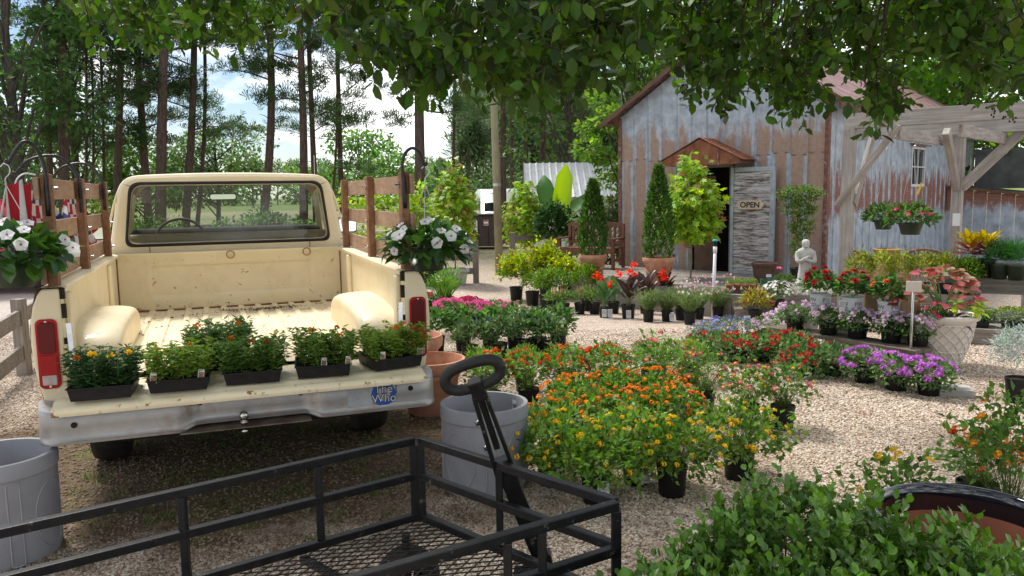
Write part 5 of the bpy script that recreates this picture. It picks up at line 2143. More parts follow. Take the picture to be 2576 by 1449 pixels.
def pine(label, pxb, pxt, d, dia, seed, lo=4.0, hi=17, nb=24, cat='tree', bend=0.0, dens=1.0, col=(.062, .11, .038)):
    rng = np.random.default_rng(seed)
    b, t = AY(pxb, 440, d), AY(pxt, 0, d)
    z0 = gz(0, d)
    k = (t.x - b.x) / (t.z - b.z)
    H_ = hi
    base = Vector((b.x + k * (z0 - b.z), d, z0))
    root = thing('pine_tree', label, cat, base)
    pts_, rad = [], []
    for i in range(13):
        u = i / 12
        pts_.append(Vector((k * H_ * u + bend * math.sin(u * 5.5) * .25, 0.1 * math.sin(u * 4 + seed), H_ * u - .1)))
        rad.append(dia / 2 * (1.15 - .75 * u) * (1.18 if i == 0 else 1))
    mb = MB()
    mb.tube(pts_, rad, 12)
    mb.build('trunk', PINEBARK, root, True)
    def at(z):
        u = max(0, min(1, z / H_)) * 12
        i = min(11, int(u))
        return pts_[i].lerp(pts_[i + 1], u - i)
    mb = MB()
    lc = LC()
    for j in range(nb):
        z = lo + (H_ - lo) * ((j + rng.uniform(0, 1)) / nb)
        az = rng.uniform(0, 6.28)
        L = rng.uniform(1.2, 3.0) * (1.15 - .6 * (z - lo) / (H_ - lo))
        dirv = Vector((math.cos(az), math.sin(az) * .8, rng.uniform(-.1, .45)))
        p0 = at(z)
        p1 = p0 + dirv * L * .5 + zv(rng.uniform(-.15, .25))
        p2 = p0 + dirv * L + zv(rng.uniform(-.3, .3))
        path = smooth_pts([p0, p1, p2], 4)
        mb.tube(path, [.045 * (1 - .75 * q / (len(path) - 1)) * (dia / .35) for q in range(len(path))], 5, False)
        subs = []
        for s_ in range(4):
            u = rng.uniform(.35, 1)
            q0 = path[min(len(path) - 1, int(u * (len(path) - 1)))]
            q1 = q0 + Vector((rng.normal(0, .5), rng.normal(0, .5), rng.uniform(-.1, .45))) * .9
            mb.tube([q0, q0.lerp(q1, .5) + zv(.05), q1], [.016, .012, .006], 4, False)
            subs.append(q1)
        subs.append(path[-1])
        for q in subs:
            nt_ = int(rng.integers(18, 30) * dens)
            P = np.array(q)[None] + rng.normal(0, 1, (nt_, 3)) * np.array([.30, .30, .13])
            D = unit(rng.normal(0, .6, (nt_, 3)) + np.array([dirv.x * .5, dirv.y * .5, .7]))
            lc.add(P, D, rng.uniform(.20, .36, nt_), .34, 'tuft', tint(rng, col, nt_, .28), rng=rng)
    # dead stubs low on the trunk
    for j in range(5):
        z = rng.uniform(1.5, lo)
        p0 = at(z)
        a = rng.uniform(0, 6.28)
        q = p0 + Vector((math.cos(a), math.sin(a), rng.uniform(-.1, .5))) * rng.uniform(.3, .9)
        mb.tube([p0, p0.lerp(q, .5) + zv(.06), q], [.02, .014, .005], 4, False)
    bo = mb.build('branches', PINEBARK, root, True)
    bo['kind'] = 'stuff'
    cr = obj('crown', lc.mesh('pine_crown', NEEDLE), root)
    cr['kind'] = 'stuff'
    return root
G1 = 'tall pines standing behind the truck'
PINES = [
    ('pine trunk farthest to the picture edge above the bunting', 125, 105, 33, .25, 4.2, 0), ('thick pine just beside the leftmost one', 158, 150, 30, .37, 5.0, 0),
    ('dark slanting pine rising behind the bunting end', 293, 308, 33, .30, 4.5, 0), ('pine leaning beside the cab roof corner', 366, 340, 35, .32, 4.0, 0),
    ('thick straight pine rising above the cab window corner', 407, 416, 32, .40, 6.0, 0), ('forked looking pine above the steering wheel', 471, 488, 34, .31, 4.5, .5),
    ('thin crooked pine close to the forked one', 496, 506, 35, .17, 3.2, 1.0), ('bending pine with bare limbs in the open sky gap', 657, 664, 34, .33, 6.5, 1.4),
    ('tall straight pine of a close pair above the cab roof', 759, 752, 33, .32, 5.5, .3), ('slimmer partner of the close pair of pines', 790, 774, 35, .24, 4.5, 0),
    ('slim pine left of the wooden rack above the cab end', 858, 846, 38, .24, 4.0, 0), ('thin young pine between two larger ones above the cab', 830, 838, 36, .11, 2.6, 1.2),
    ('massive dark pine behind the white vinca basket', 1057, 1050, 30, .38, 5.2, 0), ('slender pine over the small staked maple', 1140, 1146, 42, .18, 5.5, 0),
    ('dark pine touching the utility pole', 1266, 1264, 34, .25, 5.0, 0), ('second dark pine past the utility pole', 1288, 1286, 38, .22, 5.0, 0),
    ('third pine past the pole, slightly bent', 1314, 1312, 42, .18, 4.0, .6), ('stout pine above the banana plant', 1365, 1370, 36, .30, 5.0, 0),
    ('pine partly hidden by vines near the white shed roof', 1446, 1450, 40, .22, 4.5, 0), ('thin grey stem among the trees behind the hooks', 211, 206, 33, .11, 3.0, .4),
    ('second thin grey stem behind the iron hooks', 226, 224, 34, .11, 3.2, .4), ('thin pine stem next to the slanting one', 256, 250, 36, .13, 3.0, .3), ('small pine stem between bunting and cab', 186, 184, 37, .2, 4.0, 0)]
for i, (lb, pb, pt_, d, dia, lo, bd) in enumerate(PINES):
    pine(lb, pb, pt_, d, dia, 100 + i, lo=lo, hi=17 + (i % 4), nb=20 if dia > .2 else 12, bend=bd, cat='pine')

def leafy(name, label, base, H_, crown, n, L, col, seed, trunk=.12, tpl='quad', v=.3, mt=None, clumps=26, cat='tree', tips=None, zlo=.25):
    """broadleaf tree: trunk, limbs and leaf clumps"""
    rng = np.random.default_rng(seed)
    root = thing(name, label, cat, base)
    rx, rz, zc = crown
    mb = MB()
    mb.tube([(0, 0, -.1), (.1, 0, H_ * .3), (0, .1, H_ * .6), (.05, 0, H_ * .9)], [trunk, trunk * .8, trunk * .5, trunk * .2], 8)
    mb.build('trunk', GREYBARK, root, True)
    d = sph(rng, clumps, -.8)
    ctr = d * (rng.uniform(.35, 1, (clumps, 1)) ** .6) * np.array([rx, rx * .8, rz]) + np.array([0, 0, zc])
    ml = MB()
    for c in ctr:
        ml.tube([(0, 0, max(.3, c[2] - rz * .5)), tuple(np.array([c[0] * .5, c[1] * .5, c[2] - .2])), tuple(c)], [trunk * .35, trunk * .2, trunk * .06], 5, False)
    bo = ml.build('branches', GREYBARK, root, True)
    bo['kind'] = 'stuff'
    lc = LC()
    k = rng.integers(0, clumps, n)
    cs = rx * rng.uniform(.22, .42, clumps)
    q = sph(rng, n, -1)
    n = len(q)
    k = k[:n]
    P = ctr[k] + q * cs[k][:, None] * np.array([1.1, 1.1, .7]) * rng.uniform(.4, 1, (n, 1))
    D = unit(q + rng.normal(0, .6, (n, 3)) + np.array([0, 0, -.1]))
    cv_ = rng.uniform(.75, 1.25, clumps)
    C = tint(rng, col, n, v) * cv_[k][:, None]
    if tips is not None:
        tm = (q[:, 2] > .3) & (rng.uniform(0, 1, n) < .5)
        C[tm] = tint(rng, tips, tm.sum(), .2)
    lc.add(P, D, L * rng.uniform(.7, 1.3, n), L * .62, tpl, C.clip(.003, 1), rng=rng)
    o = obj('crown', lc.mesh('leaf_crown', mt or LEAF), root)
    o['kind'] = 'stuff'
    return root
def gb(px, d):
    p = AY(px, 480, d)
    return Vector((p.x, d, gz(p.x, d)))
leafy('broadleaf_tree', 'tall bright green broadleaf tree filling the far picture edge', gb(45, 28), 13, (3.4, 5.5, 6.6), 5200, .26, (.08, .17, .04), 1, .2)
leafy('broadleaf_tree', 'green broadleaf tree behind the iron basket hooks', gb(190, 36), 12, (3.2, 4.6, 5.2), 2600, .26, (.085, .175, .035), 2, .2)
leafy('broadleaf_tree', 'round light green tree low above the cab between pines', gb(545, 48), 6.5, (3.6, 2.4, 3.2), 6000, .24, (.095, .17, .04), 3, .15)
leafy('broadleaf_tree', 'fresh green tree low above the truck roof end beside the field', gb(905, 60), 6.5, (4.6, 2.8, 3.4), 6500, .30, (.11, .22, .045), 4, .15)
leafy('broadleaf_tree', 'green tree low behind the leaning pine', gb(365, 44), 6, (2.6, 2.2, 3.0), 3500, .26, (.09, .17, .035), 5, .15)
leafy('broadleaf_tree', 'dark vine covered tree above the banana plant', gb(1430, 34), 9, (2.8, 4.2, 4.6), 2200, .22, (.08, .17, .03), 6, .15)
leafy('broadleaf_tree', 'dark green undergrowth tree past the drive', gb(1330, 44), 5.0, (3.6, 2.2, 2.0), 2600, .24, (.075, .14, .04), 7, .12)
leafy('broadleaf_tree', 'lush bright green tree rising behind the barn roof', gb(2420, 26), 11, (4.2, 4.2, 6.0), 11000, .24, (.12, .25, .03), 8, .2)
leafy('broadleaf_tree', 'bright green tree showing between the canopy leaves over the barn peak', gb(1930, 30), 13, (4.4, 4.6, 7.6), 9000, .26, (.11, .22, .03), 9, .2)
leafy('broadleaf_tree', 'yellow green tree behind the barn showing beside the pergola', gb(2700, 22), 9, (3.4, 3.6, 5.0), 7000, .22, (.15, .27, .03), 10, .2)
leafy('conifer_tree', 'feathery bright green cypress against the barn wall', gb(1585, 19.5), 7.5, (1.25, 3.1, 3.7), 9000, .13, (.13, .235, .035), 11, .1, clumps=46, tips=(.18, .30, .04))
leafy('shrub', 'loose grey green shrub below the cypress at the barn corner', gb(1530, 18.6), 2.2, (.75, .9, 1.0), 2600, .10, (.12, .17, .055), 12, .04, cat='shrub')
leafy('sapling', 'pale yellow green sapling behind the wooden rack and basket', gb(985, 10.5), 1.8, (.62, .42, 1.55), 1500, .085, (.24, .36, .04), 13, .03, tpl='lance', cat='sapling', v=.2)
leafy('shrub', 'young feathery shrub with a blue ribbon seen through the cab window', gb(640, 15), 1.4, (.75, .7, .75), 2200, .09, (.10, .18, .045), 14, .03, tpl='lance', cat='shrub')
leafy('shrub', 'second young shrub seen through the cab window near its edge', gb(745, 15.5), 1.3, (.65, .6, .7), 1800, .09, (.10, .18, .045), 15, .03, tpl='lance', cat='shrub')
leafy('shrub', 'low bush on the field edge seen through the driver side of the window', gb(350, 17), 1.2, (1.1, .6, .6), 2200, .10, (.09, .17, .035), 16, .03, cat='shrub')
leafy('shrub', 'leafy bush between the bunting and the cab', gb(268, 20), 1.6, (1.0, .8, .9), 2000, .12, (.12, .20, .03), 17, .04, cat='shrub')
leafy('shrub', 'low dark bush under the far mirror of the truck', gb(905, 13), .8, (.9, .35, .45), 1600, .08, (.05, .10, .03), 18, .03, cat='shrub')
for k_ in range(2):
    o = leafy('conifer_tree', ['dusky green bushy conifer far left behind the hooks', 'bushy conifer low at the picture edge above the red car'][k_], gb((95, 20)[k_], (40, 46)[k_]), 7, (3.0, 3.2, 3.4), 3600, .22, (.08, .14, .06), 20 + k_, .15)

# far wood beyond the field: one mass
rng = np.random.default_rng(77)
ml = MB()
lc = LC()
def far_tree(x, y, h, pine_, cw_):
    if pine_:
        ml.tube([(x, y, -.4), (x + rng.normal(0, .2), y, h * .9)], [.16, .07], 5, False)
        n_ = 90
        zc = h * rng.uniform(.45, 1.0, n_)
        w_ = cw_ * (1.15 - zc / h * .75)
        P = np.stack([x + rng.normal(0, 1, n_) * w_ * .6, y + rng.normal(0, 1, n_) * .8, zc], 1)
        lc.add(P, rng.normal(0, 1, (n_, 3)) + np.array([0, 0, .4]), 1.3, 1.5, 'tuft', tint(rng, (.11, .165, .08), n_, .3), rng=rng)  # needle colour paler than the near pines, distance haze put into it
    else:
        n_ = 90
        q = sph(rng, n_, -.9)
        n_ = len(q)
        P = q * np.array([cw_, 1.0, h * .5]) * rng.uniform(.6, 1, (n_, 1)) + np.array([x, y, h * .5 - .3])
        lc.add(P, q + rng.normal(0, .5, (n_, 3)), 1.0, .7, 'quad', tint(rng, (.10, .17, .05), n_, .3), rng=rng)
for i in range(190):
    y = rng.uniform(78, 125)
    far_tree(y * rng.uniform(-.06, .36), y, rng.uniform(10.5, 15.5) * (y / 100), True, 1.5)
for i in range(150):
    y = rng.uniform(85, 130)
    far_tree(y * rng.uniform(-.10, .42), y, rng.uniform(2.5, 5.5), False, 2.2)
for i in range(220):
    y = rng.uniform(150, 190)
    x = y * rng.uniform(-1.0, .2)
    far_tree(x, y, rng.uniform(5, 9), rng.uniform() < .3, 3.2)
o = ml.build('wood_trunks', PINEBARK, None)
wood = obj('distant_wood', lc.mesh('distant_wood', NEEDLE))
tag(wood, 'distant pine wood beyond the field behind the yard', 'woods', kind='stuff')
o.parent = wood
o['kind'] = 'stuff'

# ------------------------------------------------------------------ things beyond the yard
WHITEM = mat('white_sheet_metal', (.62, .63, .63), (.72, .73, .73), 4, rough=.5)
shed = thing('white_shed', 'low white shed with a pale ribbed metal roof behind the banana plant', 'shed', gb(1530, 29))
mb = MB()
mb.box((0, 2.0, .75), (5.4, 3.8, 2.3))
mb.build('wall', WHITEM, shed)
GREYROOF = mat('pale_metal_roof', (.40, .42, .43), (.52, .53, .54), 3, rough=.45, wear=((.30, .26, .22), .6, .75, 3))
for s, y0, y1 in ((0, -.5, 2.0), (1, 4.5, 2.0)):
    mb = MB()
    mb.grid([[(lerp(-3.0, 3.0, i / 96), lerp(y0, y1, t), lerp(1.85, 3.15, t) + (.035 if i % 4 == 0 else 0)) for i in range(97)] for t in (0, 1)])
    mb.build('roof', GREYROOF, shed)
for k in range(3):
    mb = MB()
    pts_ = [(-.28, 0), (.28, 0)] + [(.28 * math.cos(R(a)), .55 + .28 * math.sin(R(a))) for a in range(0, 181, 20)]
    mb.prism(pts_, -.02, .02, lambda u, v_, a: (u - 1.3 + k * 1.1, a + .08, v_ + .45))
    w_ = mb.build('arched_window', DARKGL, shed)
    mb = MB()
    mb.box((-1.3 + k * 1.1, .04, .86), (.03, .03, .8))
    mb.build('window_bar', WTRIM, w_)

BROWNST = mat('brown_dumpster_steel', (.040, .024, .020), (.065, .042, .036), 6, rough=.6, wear=((.12, .06, .04), .62, .72, 8))
dpos = G(1215, 628)
dump = thing('dumpster', 'dark brown steel dumpster with white and red notices by the drive', 'dumpster', dpos, R(-8))
mb = MB()
mb.prism([(-.62, .12), (.62, .12), (.62, 1.05), (.50, 1.22), (-.62, 1.22)], 0, 1.5, lambda u, v_, a: (u * 1.0, a, v_))
mb.build('body', BROWNST, dump, False, .02)
for k in range(4):
    mb = MB()
    mb.box((-.58 + k * .38, -.02, .65), (.05, .04, 1.0))
    mb.build('rib', BROWNST, dump)
mb = MB()
mb.box((.72, .5, .62), (.22, .5, .10)).box((.95, .3, .4), (.3, .1, .5))
mb.build('fork_pocket', BROWNST, dump)
mb = MB()
mb.box((.0, .75, 1.25), (1.3, 1.55, .05))
mb.build('lid', BLACKPLASTIC, dump)
nt1 = MB()
nt1.box((-.28, -.046, .86), (.20, .006, .40))
o = nt1.build('white_notice', PAPER, dump)
mb = MB()
mb.lathe([(.030, 0), (.062, 0)], 20)
g_ = mb.build('notice_emblem', STEMGREEN, o)
g_.rotation_euler = (R(90), 0, 0)
g_.location = (-.28, -.051, .95)
t1 = sticker_text('WASTE', -.36, .80, .058, o, 'notice_lettering', INK, -.0505)
t2 = sticker_text('INDUSTRIES', -.372, .74, .036, o, 'notice_lettering', INK, -.0505)
nt2 = MB()
nt2.box((.14, -.046, .98), (.17, .006, .20))
o = nt2.build('red_notice', PAPER, dump)
mb = MB()
mb.box((.14, -.051, 1.045), (.15, .003, .06)).box((.14, -.051, .925), (.15, .003, .05))
g_ = mb.build('notice_bands', mat('notice_red', (.45, .07, .04), rough=.6), o)
g_['kind'] = 'stuff'

# white van with its windscreen towards the yard
VANW = mat('white_van_paint', (.70, .72, .74), (.76, .78, .79), 3, rough=.25, coat=.4)
van = thing('white_van', 'white van parked behind the dumpster and utility pole', 'van', gb(1268, 34), R(6))
secs = [(0, .45, 1.05, .92), (.25, .4, 1.12, .97), (.9, .4, 1.25, 1.0), (1.55, .4, 2.05, .95), (1.9, .4, 2.22, .97), (5.2, .4, 2.25, .98), (5.35, .45, 2.15, .95)]
mb = MB()
rows = []
for y, zb_, zt_, hw in secs:
    rows.append([(-hw, y, zb_), (-hw * 1.0, y, lerp(zb_, zt_, .5)), (-hw * .93, y, lerp(zb_, zt_, .9)), (-hw * .8, y, zt_), (hw * .8, y, zt_), (hw * .93, y, lerp(zb_, zt_, .9)), (hw, y, lerp(zb_, zt_, .5)), (hw, y, zb_)])
mb.grid(rows)
for r_ in (rows[0], rows[-1]):
    mb.add(r_, [tuple(range(8))])
mb.build('body', VANW, van, True, auto=40)
mb = MB()
mb.add([(-.80, .90, 1.27), (.80, .90, 1.27), (.70, 1.50, 1.97), (-.70, 1.50, 1.97)], [(0, 1, 2, 3)])
mb.build('windscreen', DARKGL, van)
for s in (-1, 1):
    for yw in (.95, 4.3):
        mb = MB()
        mb.lathe([(0, -.1), (.2, -.1), (.33, -.09), (.35, 0), (.33, .09), (0, .1)], 20)
        w_ = mb.build('wheel', TYRE, van, True)
        w_.rotation_euler = (0, R(90), 0)
        w_.location = (s * .88, yw, .35)
    mb = MB()
    mb.box((s * .70, .12, .86), (.30, .12, .18))
    mb.build('headlight', TAILWHITE, van, False, .03)
    mb = MB()
    mb.add([(s * .985, 1.45, 1.30), (s * .985, 2.5, 1.30), (s * .955, 2.5, 1.88), (s * .955, 1.75, 1.88)], [(0, 1, 2, 3)])
    mb.build('side_window', DARKGL, van)
t1 = sticker_text('Raleigh Road', -.70, 2.03, .17, van, 'van_lettering', INK, 1.50)
t1.rotation_euler = (R(60), 0, 0)

# red car at the picture edge
REDP = mat('red_car_paint', (.40, .012, .03), (.34, .010, .025), 3, rough=.2, coat=.6)
car = thing('red_car', 'red car parked on the drive beyond the bunting', 'car', gb(-60, 14.5), R(12))
prof = [(-2.1, .35), (-2.15, .75), (-1.95, 1.0), (-1.45, 1.12), (-.75, 1.62), (.6, 1.66), (1.15, 1.16), (1.9, 1.02), (2.15, .8), (2.15, .35)]
mb = MB()
rows = []
for yy, kz, kx in ((-.86, .0, .985), (-.84, .0, 1.0), (-.70, 1, 1), (.70, 1, 1), (.84, 0, 1), (.86, 0, .985)):
    rows.append([(x * kx, yy, z if (kz or z < 1.15) else 1.10 + (z - 1.1) * .93) for x, z in prof])
mb.grid(rows)
for r_ in (rows[0], rows[-1]):
    mb.add(r_, [tuple(range(len(prof)))])
mb.build('body', REDP, car, False, .04, 3)
for s in (-1, 1):
    for x0, x1, x2, x3 in ((-1.3, -.10, -.10, -.72), (0.0, 1.02, .55, 0.0)):
        mb = MB()
        mb.add([(x0, s * .873, 1.12), (x1, s * .873, 1.12), (x2, s * .875, 1.52), (x3, s * .875, 1.52)], [(0, 1, 2, 3)])
        mb.build('side_window', DARKGL, car)
    for xw in (-1.35, 1.35):
        mb = MB()
        mb.lathe([(0, -.1), (.2, -.1), (.31, -.09), (.33, 0), (.31, .09), (0, .1)], 24)
        w_ = mb.build('wheel', TYRE, car, True)
        w_.rotation_euler = (R(90), 0, 0)
        w_.location = (xw, s * .80, .33)
mb = MB()
mb.add([(.66, -.68, 1.64), (.66, .68, 1.64), (1.16, .72, 1.19), (1.16, -.72, 1.19)], [(0, 1, 2, 3)])
w_ = mb.build('windscreen', DARKGL, car)
w_.location = (.015, 0, .015)
mb = MB()
mb.box((2.12, .6, .82), (.1, .3, .14)).box((2.12, -.6, .82), (.1, .3, .14))
mb.build('headlight', TAILWHITE, car)
# ------------------------------------------------------------------ potted plants for sale
def leaf2(name, L, W, cc, ce, mt=None, tip=-.14, oblong=False, vein=False):
    """leaf with a coloured middle and another colour at its margin"""
    rows = [(0, .0, 0), (.16, .42, .03), (.42, .52, .05), (.72, .34, .02), (1, 0, tip)]
    if oblong:
        rows = [(0, .06, 0), (.14, .42, .03), (.45, .52, .06), (.80, .46, .0), (1, .08, tip)]
    mid = [0, -.02, -.04, -.05, tip]
    V, C = [], []
    for (a, w_, h), m_ in zip(rows, mid):
        V += [(a * L, w_ * W, h * L), (a * L, w_ * W * .55, (h * .4 + m_ * .6) * L), (a * L, 0, m_ * L), (a * L, -w_ * W * .55, (h * .4 + m_ * .6) * L), (a * L, -w_ * W, h * L)]
        mixd = tuple(.5 * p + .5 * q for p, q in zip(cc, ce))
        C += [ce, mixd, cc, mixd, ce] if vein else [ce, cc, cc, cc, ce]
    me = bpy.data.meshes.new(name)
    F_ = [(i * 5 + j, i * 5 + j + 1, (i + 1) * 5 + j + 1, (i + 1) * 5 + j) for i in range(4) for j in range(4)]
    me.from_pydata(V, [], F_)
    me.polygons.foreach_set('use_smooth', [True] * len(F_))
    a = me.attributes.new('Col', 'FLOAT_COLOR', 'POINT')
    a.data.foreach_set('color', np.array([(c[0], c[1], c[2], 1) for c in C], np.float32).ravel())
    me.materials.append(mt or GLOSSY)
    return me

def place_leaf(parent, me, p, d, up=(0, 0, 1), s=1.0, name='leaf'):
    x = Vector(d).normalized()
    y = Vector(up).cross(x)
    y = y.normalized() if y.length > 1e-4 else Vector((0, 1, 0))
    z = x.cross(y)
    return obj(name, me, parent, p, Matrix((x, y, z)).transposed().to_euler(), s)

# foliage masses shared by plants of one kind
LANT = [fol('lantana_foliage', 30 + i, 1150, .21, .115, .085, .040, .025, 'lance', (.11, .22, .035), stems=70, shell=.5, lump=.22, zmin=-.7, v=.3, rnd=.7) for i in range(3)]
LANTY = [fol('lantana_foliage', 40 + i, 950, .21, .12, .085, .036, .021, 'lance', (.13, .24, .035), stems=110, shell=.45, lump=.28, zmin=-.75, v=.3, rnd=.7) for i in range(3)]
LANTR = [fol('lantana_foliage', 44 + i, 340, .19, .17, .13, .044, .027, 'lance', (.11, .21, .035), stems=120, shell=.3, lump=.3, v=.3, rnd=.8) for i in range(2)]
LANTT = fol('lantana_foliage', 47, 620, .20, .32, .33, .05, .03, 'lance', (.11, .22, .035), stems=90, shell=.35, lump=.3, v=.3, rnd=.8)
THYME = [fol('thyme_foliage', 50 + i, 900, .15, .13, .07, .035, .011, 'lance', (.15, .26, .045), shell=.45, v=.22, upb=.9) for i in range(2)]
SALV = [fol('salvia_foliage', 54 + i, 340, .155, .14, .11, .062, .034, 'oval', (.09, .155, .055), shell=.45, v=.22, upb=.6, stems=20) for i in range(2)]
PENT = [fol('leafy_foliage', 58 + i, 380, .20, .19, .15, .085, .04, 'lance', (.085, .18, .04), shell=.4, v=.28, upb=.35, stems=24) for i in range(2)]
IMPA = [fol('impatiens_foliage', 62 + i, 420, .27, .10, .06, .06, .035, 'lance', (.06, .14, .03), shell=.5) for i in range(1)]
GOLD = [fol('gold_foliage', 66 + i, 1700, .24, .28, .24, .055, .036, 'lance', (.22, .32, .02), shell=.35, v=.3, upb=.3, lump=.34, tips=(.46, .48, .02)) for i in range(2)]
BOXB = [fol('boxwood_foliage', 70 + i, 1100, .20, .19, .16, .038, .024, 'quad', (.11, .20, .022), shell=.5, v=.28, lump=.2) for i in range(2)]
SNAP = fol('snapdragon_foliage', 74, 300, .13, .13, .10, .07, .014, 'lance', (.12, .20, .05), shell=.3, upb=.8)
VERB = [fol('verbena_foliage', 76 + i, 620, .18, .11, .045, .04, .022, 'lance', (.11, .20, .06), shell=.45, v=.25, lump=.2, zmin=-.8) for i in range(2)]
DAHL = [fol('dahlia_foliage', 80 + i, 380, .155, .13, .10, .062, .034, 'oval', (.07, .15, .035), shell=.4, v=.25, upb=.3) for i in range(2)]
EUPH = fol('white_euphorbia_foliage', 83, 500, .26, .16, .12, .04, .013, 'lance', (.12, .20, .06), shell=.4)
LOBE = fol('lobelia_foliage', 84, 600, .22, .10, .06, .035, .01, 'lance', (.12, .18, .06), shell=.4)
ARTE = fol('artemisia_foliage', 85, 1300, .20, .22, .20, .05, .010, 'lance', (.40, .46, .42), shell=.2, upb=.5, rnd=.9)
FERN = fol('fern_foliage', 86, 1500, .17, .18, .12, .06, .006, 'lance', (.045, .15, .03), shell=.2, upb=.6, rnd=.8)
HERB = [fol('herb_foliage', 87 + i, 520, .17, .10, .06, .045, .018, 'lance', c, shell=.3, v=.3, upb=.5) for i, c in enumerate(((.07, .14, .03), (.16, .20, .12), (.20, .27, .04)))]
SMALLP = fol('seedling_foliage', 90, 160, .055, .05, .03, .028, .012, 'lance', (.17, .28, .04), shell=.3, upb=.6)
BASIL = fol('basil_foliage', 91, 520, .17, .22, .18, .06, .022, 'lance', (.24, .28, .04), shell=.35, v=.25)
COLE = fol('coleus_foliage', 92, 420, .17, .16, .12, .085, .028, 'lance', (.17, .15, .03), shell=.3, tips=(.36, .30, .05), upb=.2)
CAMEL = fol('camellia_foliage', 93, 2600, .55, .72, .75, .11, .06, 'oval', (.035, .085, .022), shell=.5, v=.35, lump=.16)
def fan_blades(name, seed, n, rx, h, w_, col, mt=None):
    rng = np.random.default_rng(seed)
    a = rng.uniform(0, 6.28, n)
    t = rng.uniform(0, 1, n) ** .7
    D = np.stack([np.cos(a) * t * .75, np.sin(a) * t * .75, np.ones(n)], 1)
    P = np.stack([np.cos(a) * t * .04, np.sin(a) * t * .04, 0 * a], 1)
    lc = LC()
    L = h * rng.uniform(.6, 1.1, n)
    lc.add(P, D, L, w_ * .5, 'blade', tint(rng, col, n, .25), jit=1, rng=rng)
    m_ = n * 2
    k = rng.integers(0, n, m_)
    u = rng.uniform(.35, 1, m_)
    P2 = P[k] + unit(D[k]) * (L[k] * u)[:, None]
    D2 = D[k] * .8 + rng.normal(0, .5, (m_, 3))
    lc.add(P2, D2, h * .22, w_, 'lance', tint(rng, col, m_, .25), jit=1, rng=rng)
    return lc.mesh(name, mt or LEAF)
LAVE = [fan_blades('lavender_foliage', 95 + i, 330, .2, .33, .010, (.15, .21, .075)) for i in range(2)]
SPIKY = fan_blades('lily_foliage', 98, 90, .2, .55, .03, (.11, .23, .03))

H_OR = [head_mesh('orange_lantana_flower', 'umbel', .0165, (.85, .22, .01), (.80, .40, .03), 1), head_mesh('orange_lantana_flower', 'umbel', .0155, (.80, .13, .01), (.75, .30, .03), 2)]
H_YE = head_mesh('yellow_lantana_flower', 'umbel', .0155, (.88, .50, .01), (.80, .55, .03), 3)
H_RD = head_mesh('red_lantana_flower', 'umbel', .018, (.68, .02, .01), (.72, .18, .02), 4)
H_PK = head_mesh('pink_lantana_flower', 'umbel', .0175, (.65, .12, .24), (.80, .50, .12), 5)
H_VP = head_mesh('purple_verbena_flower', 'umbel', .030, (.52, .17, .56), None, 6)
H_VL = head_mesh('pale_verbena_flower', 'umbel', .030, (.72, .52, .66), (.80, .70, .78), 7)
H_VR = head_mesh('red_verbena_flower', 'umbel', .026, (.55, .014, .025), None, 8)
H_DR = head_mesh('red_dahlia', 'dahlia', .042, (.42, .008, .022), None, 9)
H_DO = head_mesh('orange_dahlia', 'dahlia', .042, (.75, .16, .04), None, 10)
H_SP = head_mesh('salvia_spike', 'spike', .011, (.13, .08, .36), None, 11)
H_SN = head_mesh('snapdragon_spike', 'spike', .020, (.62, .16, .24), None, 12)
H_SO = head_mesh('snapdragon_spike', 'spike', .018, (.60, .28, .20), None, 13)
H_CA = head_mesh('canna_flower', 'canna', .075, (.75, .045, .02), None, 14)
H_MG = head_mesh('magenta_flower', 'umbel', .034, (.50, .015, .12), None, 15)
H_PI = head_mesh('pink_flower', 'umbel', .032, (.72, .14, .36), None, 16)
H_WH = head_mesh('white_flower', 'five', .016, (.78, .76, .74), (.6, .5, .4), 17)
H_GP = head_mesh('pink_gaura_flower', 'five', .017, (.72, .36, .46), (.6, .3, .3), 18)
H_LO = head_mesh('lobelia_flower', 'five', .013, (.20, .19, .60), (.7, .7, .8), 19)
H_PV = head_mesh('pink_vinca_flower', 'five', .030, (.70, .04, .16), (.7, .5, .1), 20)
H_BK = head_mesh('dark_basil_spike', 'spike', .008, (.10, .05, .05), None, 21)

RG = np.random.default_rng(2024)
ORD = ['first', 'second', 'third', 'fourth', 'fifth', 'sixth', 'seventh', 'eighth']
PR = .083
# --- orange and yellow lantanas in front
ORG = [(1395, 1150), (1490, 1128), (1585, 1120), (1690, 1110), (1440, 1075), (1545, 1062), (1650, 1055)]
OLB = ['orange lantana pot next to the grey planter rim', 'orange lantana pot second from the grey planter in the front row', 'orange lantana pot in the middle of the front orange row', 'orange lantana pot at the gravel end of the orange row', 'orange lantana pot behind the others beside the red lantanas', 'orange lantana pot in the middle of the back orange row', 'orange lantana pot at the gravel end of the back orange row']
for i, (px, py) in enumerate(ORG):
    root, zt = potted('lantana_pot', OLB[i], 'potted plant', G(px, py), PR, 'nursery', LANT[i % 3], (.95, 1.1, .85, 1.0, .9, 1.05, .82)[i], 'orange lantanas in black pots', seed=i)
    put_heads(root, H_OR[i % 2], RG, 52, .225, .14, zt + .085, .0)
YEL = [(1388, 1218, 1.0), (1500, 1262, 1.0), (1600, 1215, 1.0), (1690, 1245, .95), (1858, 1203, 1.0)]
YLB = ['yellow lantana pot with a price label beside the grey planter', 'yellow lantana pot at the cart corner, nearest of the yellow ones', 'yellow lantana pot crowded behind two other yellow ones', 'yellow lantana pot with bare gravel round its base behind the boxwood', 'yellow lantana pot standing apart above the boxwood shoots']
